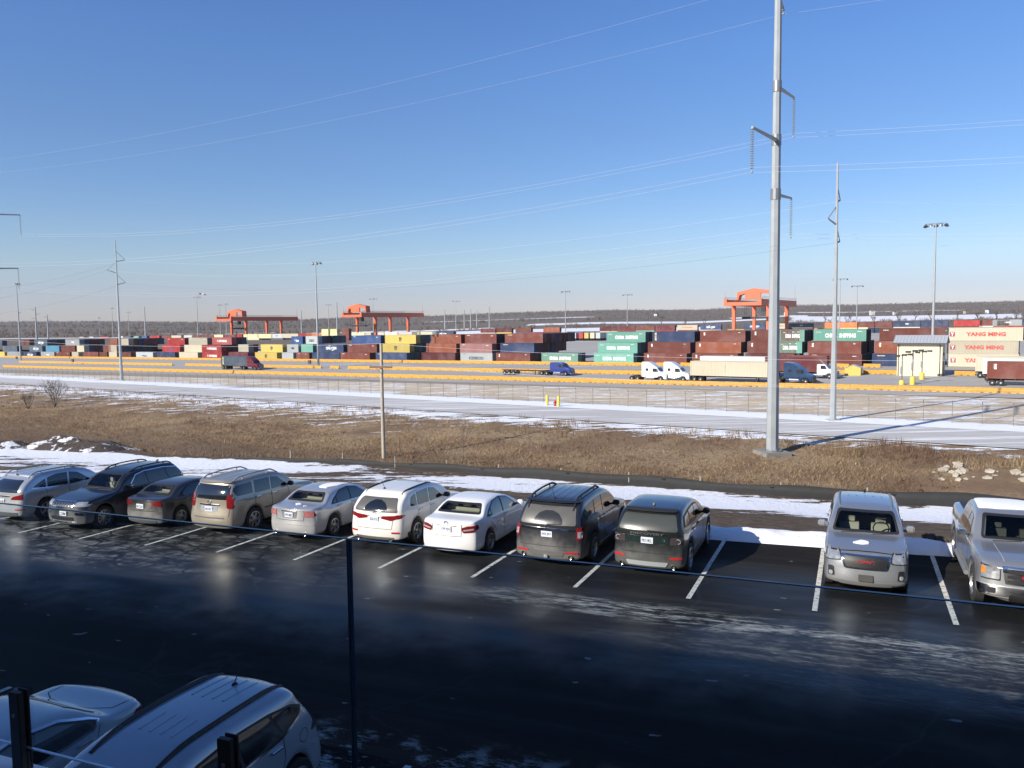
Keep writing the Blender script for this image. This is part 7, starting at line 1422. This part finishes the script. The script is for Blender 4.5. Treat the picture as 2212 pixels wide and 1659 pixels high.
# ------------------------------------------------------------------ winter vegetation, snow, silt fence
N = NT('dry weeds'); g = N.node('ShaderNodeNewGeometry'); big_n = N.noise(0.10, 4, 0.55)
c1 = N.ramp(g.outputs['Random Per Island'], [(0, (0.15, 0.10, 0.06)), (0.5, (0.27, 0.19, 0.112)), (0.85, (0.36, 0.265, 0.16)), (1, (0.44, 0.34, 0.21))])
c2 = N.ramp(g.outputs['Random Per Island'], [(0, (0.10, 0.062, 0.043)), (0.6, (0.16, 0.105, 0.068)), (1, (0.24, 0.16, 0.105))])
N.col(N.mix(N.step(big_n, 0.42, 0.58), c1, c2)); N.rough(0.95); N.bsdf.inputs['Specular IOR Level'].default_value = 0.05; M_weed = N.m
rg = np.random.default_rng(12)
def blades(Pt, hmin, hmax, wd, lean, n, r):
    m_ = len(Pt); a = r.uniform(0, 2*math.pi, (m_, n)); h = r.uniform(hmin, hmax, (m_, n)); l = r.uniform(0.1, lean, (m_, n))*h; w_ = wd*r.uniform(0.6, 1.4, (m_, n)); o = r.normal(0, 0.22, (m_, n, 2))
    bx, by, bz = Pt[:, 0, None]+o[..., 0], Pt[:, 1, None]+o[..., 1], Pt[:, 2, None]-0.05
    q = r.uniform(-0.6, 0.6, (m_, n)); px_, py_ = np.cos(q)*w_, np.sin(q)*w_
    V = np.stack([np.stack([bx-px_, by-py_, bz+0*h], -1), np.stack([bx+px_, by+py_, bz+0*h], -1), np.stack([bx+np.cos(a)*l, by+np.sin(a)*l, bz+h], -1)], 2).reshape(-1, 3)
    return V
def bank_points(n, umin, umax, smin=-250, smax=75, thr=None, sd=1):
    s = smin+(smax-smin)*rg.uniform(0, 1, n)**0.75; cs = c_silt(s); rn = 88.4-0.105*s; u = rg.uniform(umin, umax, n); c = cs+u*(rn-cs)
    k = (u < 0.76) | (rg.uniform(0, 1, n) < 0.35) | (s > -20); s, c = s[k], c[k]
    x = Y_D.x*s+Y_N.x*c; y = Y_D.y*s+Y_N.y*c
    if thr is not None: k = noise2(x, y, sd, 3, 0.25) > thr; x, y, s, c = x[k], y[k], s[k], c[k]
    return np.stack([x, y, ground_z(s, c)], 1)
N = NT('dark weeds'); g = N.node('ShaderNodeNewGeometry'); bn = N.noise(0.22, 4, 0.6)
N.col(N.mix(N.step(bn, 0.40, 0.62), N.ramp(g.outputs['Random Per Island'], [(0, (0.085, 0.055, 0.038)), (0.6, (0.15, 0.102, 0.068)), (1, (0.23, 0.165, 0.11))]), N.ramp(g.outputs['Random Per Island'], [(0, (0.12, 0.082, 0.052)), (0.6, (0.20, 0.142, 0.088)), (1, (0.29, 0.215, 0.135))]))); N.rough(0.95); N.bsdf.inputs['Specular IOR Level'].default_value = 0.05; M_weed2 = N.m
Vs = [blades(bank_points(20000, 0.55, 0.93, -250, 75, -0.35, 31), 0.15, 0.42, 0.030, 1.9, 5, rg), blades(bank_points(3600, 0.55, 0.80, -230, 70, 0.0, 32), 0.3, 0.65, 0.018, 1.0, 6, rg), blades(bank_points(4200, 0.82, 0.985, -220, 60, -0.1, 33), 0.25, 1.05, 0.020, 0.5, 9, rg)]
V = np.concatenate(Vs); tag(place('dry_weeds', np_mesh('dry_weeds', V, np.arange(len(V)).reshape(-1, 3)), M_weed), kind='stuff', label='tan dry grass and weeds on the upper roadside bank')
Vs = [blades(bank_points(30000, 0.02, 0.60, -250, 75, -0.5, 35), 0.12, 0.36, 0.028, 2.0, 5, rg), blades(bank_points(6000, 0.02, 0.62, -230, 70, -0.1, 36), 0.25, 0.6, 0.016, 1.1, 7, rg), blades(bank_points(2600, 0.01, 0.10, -160, 70, -0.1, 34), 0.2, 0.5, 0.022, 0.9, 6, rg)]
V = np.concatenate(Vs); tag(place('dark_weeds', np_mesh('dark_weeds', V, np.arange(len(V)).reshape(-1, 3)), M_weed2), kind='stuff', label='dark brown matted weeds in the ditch behind the silt fence')
# silt fence
pts = []
for px, py in [(500, 990), (560, 993), (650, 998), (740, 1003), (900, 1014), (1100, 1030), (1300, 1043), (1480, 1055), (1650, 1069), (1800, 1080), (1950, 1091), (2080, 1100), (2212, 1108), (2400, 1124), (2650, 1144)]:
    p = at_z(px, py, -1.0); s, c = to_sc(p); pts.append(Vector((p.x, p.y, float(ground_z(s, c-0.3))-0.05)))
sf = thing('silt_fence', 'low black silt fence sagging along the edge of the graded soil', 'fence')
fine = []
for i in range(len(pts)-1):
    k = max(2, int((pts[i+1]-pts[i]).length/0.6)); fine += [pts[i].lerp(pts[i+1], j/k) for j in range(k)]
V = []
for i, p in enumerate(fine):
    h = (0.42+0.16*min(1, i/60))*(1+0.10*math.sin(i*0.7)+0.08*math.sin(i*0.23+1))*(0.35+0.65*min(1, i/22)); w_ = 0.05*math.sin(i*0.9)
    V += [(p.x, p.y-0.03, p.z-0.1), (p.x+w_, p.y+w_-0.02, p.z+h*0.5), (p.x+w_*0.3, p.y, p.z+h), (p.x+0.01+w_*0.3, p.y+0.012, p.z+h), (p.x+0.01+w_, p.y+w_+0.0, p.z+h*0.5), (p.x+0.01, p.y+0.0, p.z-0.1)]
N = NT('black silt fabric'); n_ = N.noise(3, 6, 0.7); N.col(N.mix(n_, (0.007, 0.007, 0.0075), (0.024, 0.024, 0.025))); N.rough(0.75)
place('fabric', np_mesh('fabric', V, grid_faces(len(fine), 6), True), N.m, sf)
stk = MB().box(-0.02, 0.02, -0.02, 0.02, -0.2, 0.66).mesh('stake')
for i in range(6, len(fine), 5): place('stake', stk, M_wood, sf, fine[i]+Vector((0, 0.04, 0)))
# ploughed snow along the stall ends
def snow_bank(name, s0, s1, tc, wd, h, label, seed):
    ns, ntv = int((s1-s0)/0.14), 22; S2, T2 = np.meshgrid(np.linspace(s0, s1, ns), np.linspace(-1, 1, ntv), indexing='ij')
    nz = noise2(S2*1.0, T2*wd, seed, 4, 1.6); env = np.clip(np.minimum((S2-s0), (s1-S2))/0.6, 0, 1)
    z = h*np.clip(1-np.abs(T2)**2.2, 0, 1)*(0.75+0.55*nz)*env-0.03; t = tc+T2*wd/2+0.12*noise2(S2, T2, seed+1, 3, 1.2)
    P = [tuple(lot(float(a), float(b), float(c))) for a, b, c in zip(S2.ravel(), t.ravel(), z.ravel())]
    o = place(name, np_mesh(name, P, grid_faces(ns, ntv), True), M_snowbank); tag(o, label, kind='stuff')
N = NT('ploughed snow'); N.col(N.mix(N.step(N.noise(5, 7, 0.7), 0.60, 0.70), N.mix(N.noise(1.5, 5), (0.74, 0.76, 0.80), (0.86, 0.87, 0.88)), (0.30, 0.25, 0.20))); N.rough(0.85); N.bump(N.noise(14, 7, 0.7), 0.6, 0.03); M_snowbank = N.m
snow_bank('snow', 17.0, 27.0, 6.55, 1.5, 0.30, 'ploughed snow bank along the stall ends on the right', 3)
snow_bank('snow', -14.0, -6.0, 7.2, 2.4, 0.25, 'ploughed snow bank along the stall ends on the left', 8)
# clods in the snow
M_clod = mat('dark soil clod', (0.06, 0.042, 0.032), 0.9, var=0.3, bump=0.4)
def clod(p, r, label, grp, m_=None):
    b = MB(); bm = bmesh.new(); bmesh.ops.create_icosphere(bm, subdivisions=2, radius=r)
    for v in bm.verts: v.co *= random.uniform(0.72, 1.18); v.co.z *= 0.65
    me = bpy.data.meshes.new('clod'); bm.to_mesh(me); bm.free(); o = place('soil_clod', me, m_ or M_clod, None, p); tag(o, label, 'soil clod', grp); return o
for i in range(12): clod(lot(24.6+0.16*i+random.uniform(-.05, .05), 6.9+random.uniform(-0.25, 0.2), 0.20), random.uniform(0.08, 0.17), 'dark soil clod lying on the snow bank between the silver SUV and the pickup', 'soil clods on the snow bank')
# pile of dirt and snow on the left
def mound(px0, px1, py, hgt, label, wdt):
    a, b_ = hit(px0, py), hit(px1, py+12); n1, n2 = 90, 34; V = []
    ax = (b_-a); L_ = ax.length; ax.normalize(); nn = Vector((-ax.y, ax.x, 0)).normalized()
    I, J = np.meshgrid(np.linspace(0, 1, n1), np.linspace(-1, 1, n2), indexing='ij')
    k = noise2(I*L_, J*wdt, 17, 5, 0.9); z = hgt*np.clip(1-J**2, 0, 1)**0.8*np.clip(np.minimum(I, 1-I)*5, 0, 1)*(0.75+0.7*k)
    for i, j, zz in zip(I.ravel(), J.ravel(), z.ravel()):
        p = a+ax*(L_*i)+nn*(wdt*j*0.5); V.append((p.x, p.y, a.z+(b_.z-a.z)*i+float(zz)-0.15))
    N = NT('dirt and snow heap'); N.col(N.mix(N.step(N.math('ADD', N.noise(0.8, 8, 0.7), N.math('MULTIPLY', N.noise(4, 5), 0.25)), 0.66, 0.71), (0.060, 0.045, 0.036), (0.80, 0.81, 0.84))); N.rough(0.9); N.bump(N.noise(5, 8, 0.7), 0.9, 0.12)
    tag(place('dirt_heap', np_mesh('dirt_heap', V, grid_faces(n1, n2), True), N.m), label, 'dirt heap')
mound(60, 275, 962, 0.85, 'long heap of dark soil and snow at the edge of the graded ground', 3.6)
mound(-160, 75, 955, 0.6, 'low snowy soil heap at the left edge', 3.0)
# riprap
M_rip = mat('pale limestone riprap', (0.40, 0.36, 0.29), 0.9, var=0.4, scale=1.5, bump=0.5)
for i in range(46):
    px_ = random.uniform(2010, 2212) if i < 36 else random.uniform(2212, 2300); q = hit(px_, 1020+random.gauss(0, 9)+(px_-2100)*0.02)
    bm = bmesh.new(); bmesh.ops.create_icosphere(bm, subdivisions=1, radius=random.choice((0.14, 0.18, 0.25, 0.33, 0.5)))
    for v in bm.verts: v.co *= random.uniform(0.7, 1.2); v.co.z *= 0.7
    me = bpy.data.meshes.new('rock'); bm.to_mesh(me); bm.free(); q.z += random.uniform(-0.12, 0.10); tag(place('riprap_rock', me, M_rip, None, q), 'pale limestone rock in the riprap heap on the right bank', 'rock', 'riprap rocks on the bank')
# bare trees and bushes
def bare_tree(p, H, label, grp, spread=0.42, levels=5, stems=1, seed=0, name='bare_tree', r0=None, cat='tree'):
    r = random.Random(seed); t = thing(name, label, cat, p, 0, grp); tk = MB(); cr = MB()
    def grow(a, d, ln, rad, lv):
        e = a+d*ln; mid = a.lerp(e, 0.5)+Vector((r.uniform(-1, 1), r.uniform(-1, 1), r.uniform(-.3, .3)))*ln*0.06
        (tk if lv == levels else cr).tube([a, mid, e], [rad, rad*0.85, rad*0.7], 6 if lv > levels-2 else 3, caps=False)
        if lv <= 1: return
        for k in range(r.choice((2, 3, 3)) if lv > 2 else 3):
            q = Vector((r.uniform(-1, 1), r.uniform(-1, 1), r.uniform(-0.2, 0.9))); nd = (d*(1.0-spread)+q*spread*1.25); nd.z += 0.12; nd.normalize(); s_ = a.lerp(e, r.uniform(0.55, 1.0)); grow(s_, nd, ln*r.uniform(0.60, 0.80), rad*0.62, lv-1)
    for k in range(stems):
        d = Vector((r.uniform(-.5, .5), r.uniform(-.5, .5), 1)) if stems > 1 else Vector((0.03, 0.02, 1)); d.normalize(); grow(Vector((0, 0, 0)), d, H*(0.30 if stems == 1 else 0.34), r0 or H*0.017, levels)
    tk.build('trunk', M_bark, t); cr.build('crown', M_bark, t); return t
M_bark = mat('grey brown bark', (0.105, 0.085, 0.07), 0.9, var=0.3)
q = hit(118, 880); bare_tree(q, 6.8, 'big leafless bush with many thin stems on the left bank', None, 0.5, 5, 8, 3, 'bare_bush', 0.055, 'bush')
q = hit(62, 884); bare_tree(q, 4.2, 'smaller leafless bush left of the big bush on the bank', None, 0.5, 5, 6, 4, 'bare_bush', 0.04, 'bush')
q = hit(1000, 1003); t = bare_tree(q, 6.2, 'thin leafless sapling in the weeds right of the wooden pole', None, 0.3, 4, 1, 5, 'sapling', 0.035)
q = hit(585, 900); bare_tree(q, 4.2, 'spindly leafless sapling on the bank left of the wooden pole', None, 0.3, 4, 1, 6, 'sapling', 0.03)
for i, (px, d, H) in enumerate(((1428, 620, 15), (1480, 640, 11), (1520, 650, 12), (1940, 560, 12), (1975, 565, 14), (2010, 560, 13), (2065, 560, 12), (2110, 545, 11), (2150, 550, 12), (2190, 540, 11), (2240, 545, 12), (1780, 570, 10), (1830, 565, 11), (1885, 560, 10), (1245, 640, 8))):
    v = ray(px, 760); x = v.x*d/v.y; z = float(far_z(np.array([px]), np.array([d]))[0])-0.5
    bare_tree(Vector((x, d, z)), H, f"distant leafless tree, {ordn(i+1) if i < 12 else ordn(i+1)} of the lone trees edging the snowy field behind the yard", 'lone leafless trees behind the yard', 0.45, 6, 1, 40+i, 'bare_tree', 0.30)
# farmhouses on the ridge
M_hroof = mat('dark shingle roof', (0.10, 0.09, 0.085), 0.85); M_hwall = mat('white house siding', (0.55, 0.54, 0.52), 0.7)
for i, (px, py, w_, lab) in enumerate(((1884, 664, 14, 'white two storey farmhouse among the trees left of the near mast'), (1933, 666, 11, 'white barn by the snowy field right of the farmhouse'), (1698, 667, 10, 'small white house at the field edge right of the tall pole'), (2135, 664, 18, 'long pale house on the far right ridge'), (2085, 665, 12, 'tan house left of the long pale house on the ridge'), (1418, 672, 26, 'cluster of white farm sheds on the far ridge in the middle'))):
    d = 1250.0 if i != 5 else 2000.0; v = ray(px, py+7+3); p = Vector((0, 0, EYE))+v*(d/v.y); w_ *= 0.5; h = w_*0.36; t = thing('farmhouse', lab, 'house', p, 0.2*i)
    MB().box(-w_/2, w_/2, -w_*0.3, w_*0.3, -8, h).build('wall', M_hwall if i != 4 else mat('tan siding', (0.5, 0.42, 0.3), 0.7), t)
    b = MB(); b.add([(-w_*.55, -w_*.36, h-.1), (w_*.55, -w_*.36, h-.1), (w_*.55, w_*.36, h-.1), (-w_*.55, w_*.36, h-.1), (-w_*.55, 0, h+w_*.2), (w_*.55, 0, h+w_*.2)], [(0, 1, 5, 4), (2, 3, 4, 5), (0, 4, 3), (1, 2, 5)]); b.build('roof', M_hroof, t)
    MB().box(-w_*0.35, w_*0.35, -w_*0.3-0.06, -w_*0.3-0.02, h*0.35, h*0.65).build('window', M_glass, t)
d = 560.0; v = ray(431, 634); q = Vector((0, 0, EYE))+v*(d/v.y); ws = thing('windsock', 'tiny red and white windsock above the light mast left of the cranes', 'windsock', q)
for k, (x, m_) in enumerate(((0, M_red), (1.5, M_white), (3.0, M_red))): MB().tube([(x, 0, -0.35*k), (x+1.45, 0, -0.35*(k+1))], [0.55-0.1*k, 0.45-0.1*k], 10).build('band', m_, ws, smooth=True)
MB().tube([(-0.5, 0, -4.0), (-0.5, 0, 0.8)], 0.08, 5).build('mast_rod', M_galvd, ws)

# ------------------------------------------------------------------ thin winter haze over the distance
hz = MB().box(-5200, 5200, -400, 5200, -70, 230).build('haze', None) if False else None
me = MB().box(-5200, 5200, -400, 5200, -70, 230).mesh('haze'); N = NT('thin haze'); N.n.remove(N.bsdf); pv = N.node('ShaderNodeVolumePrincipled'); pv.inputs['Color'].default_value = (0.80, 0.88, 1.0, 1); pv.inputs['Density'].default_value = 0.000045; pv.inputs['Anisotropy'].default_value = 0.2; N.link(pv.outputs[0], N.out.inputs['Volume'])
tag(place('haze', me, N.m), kind='stuff')
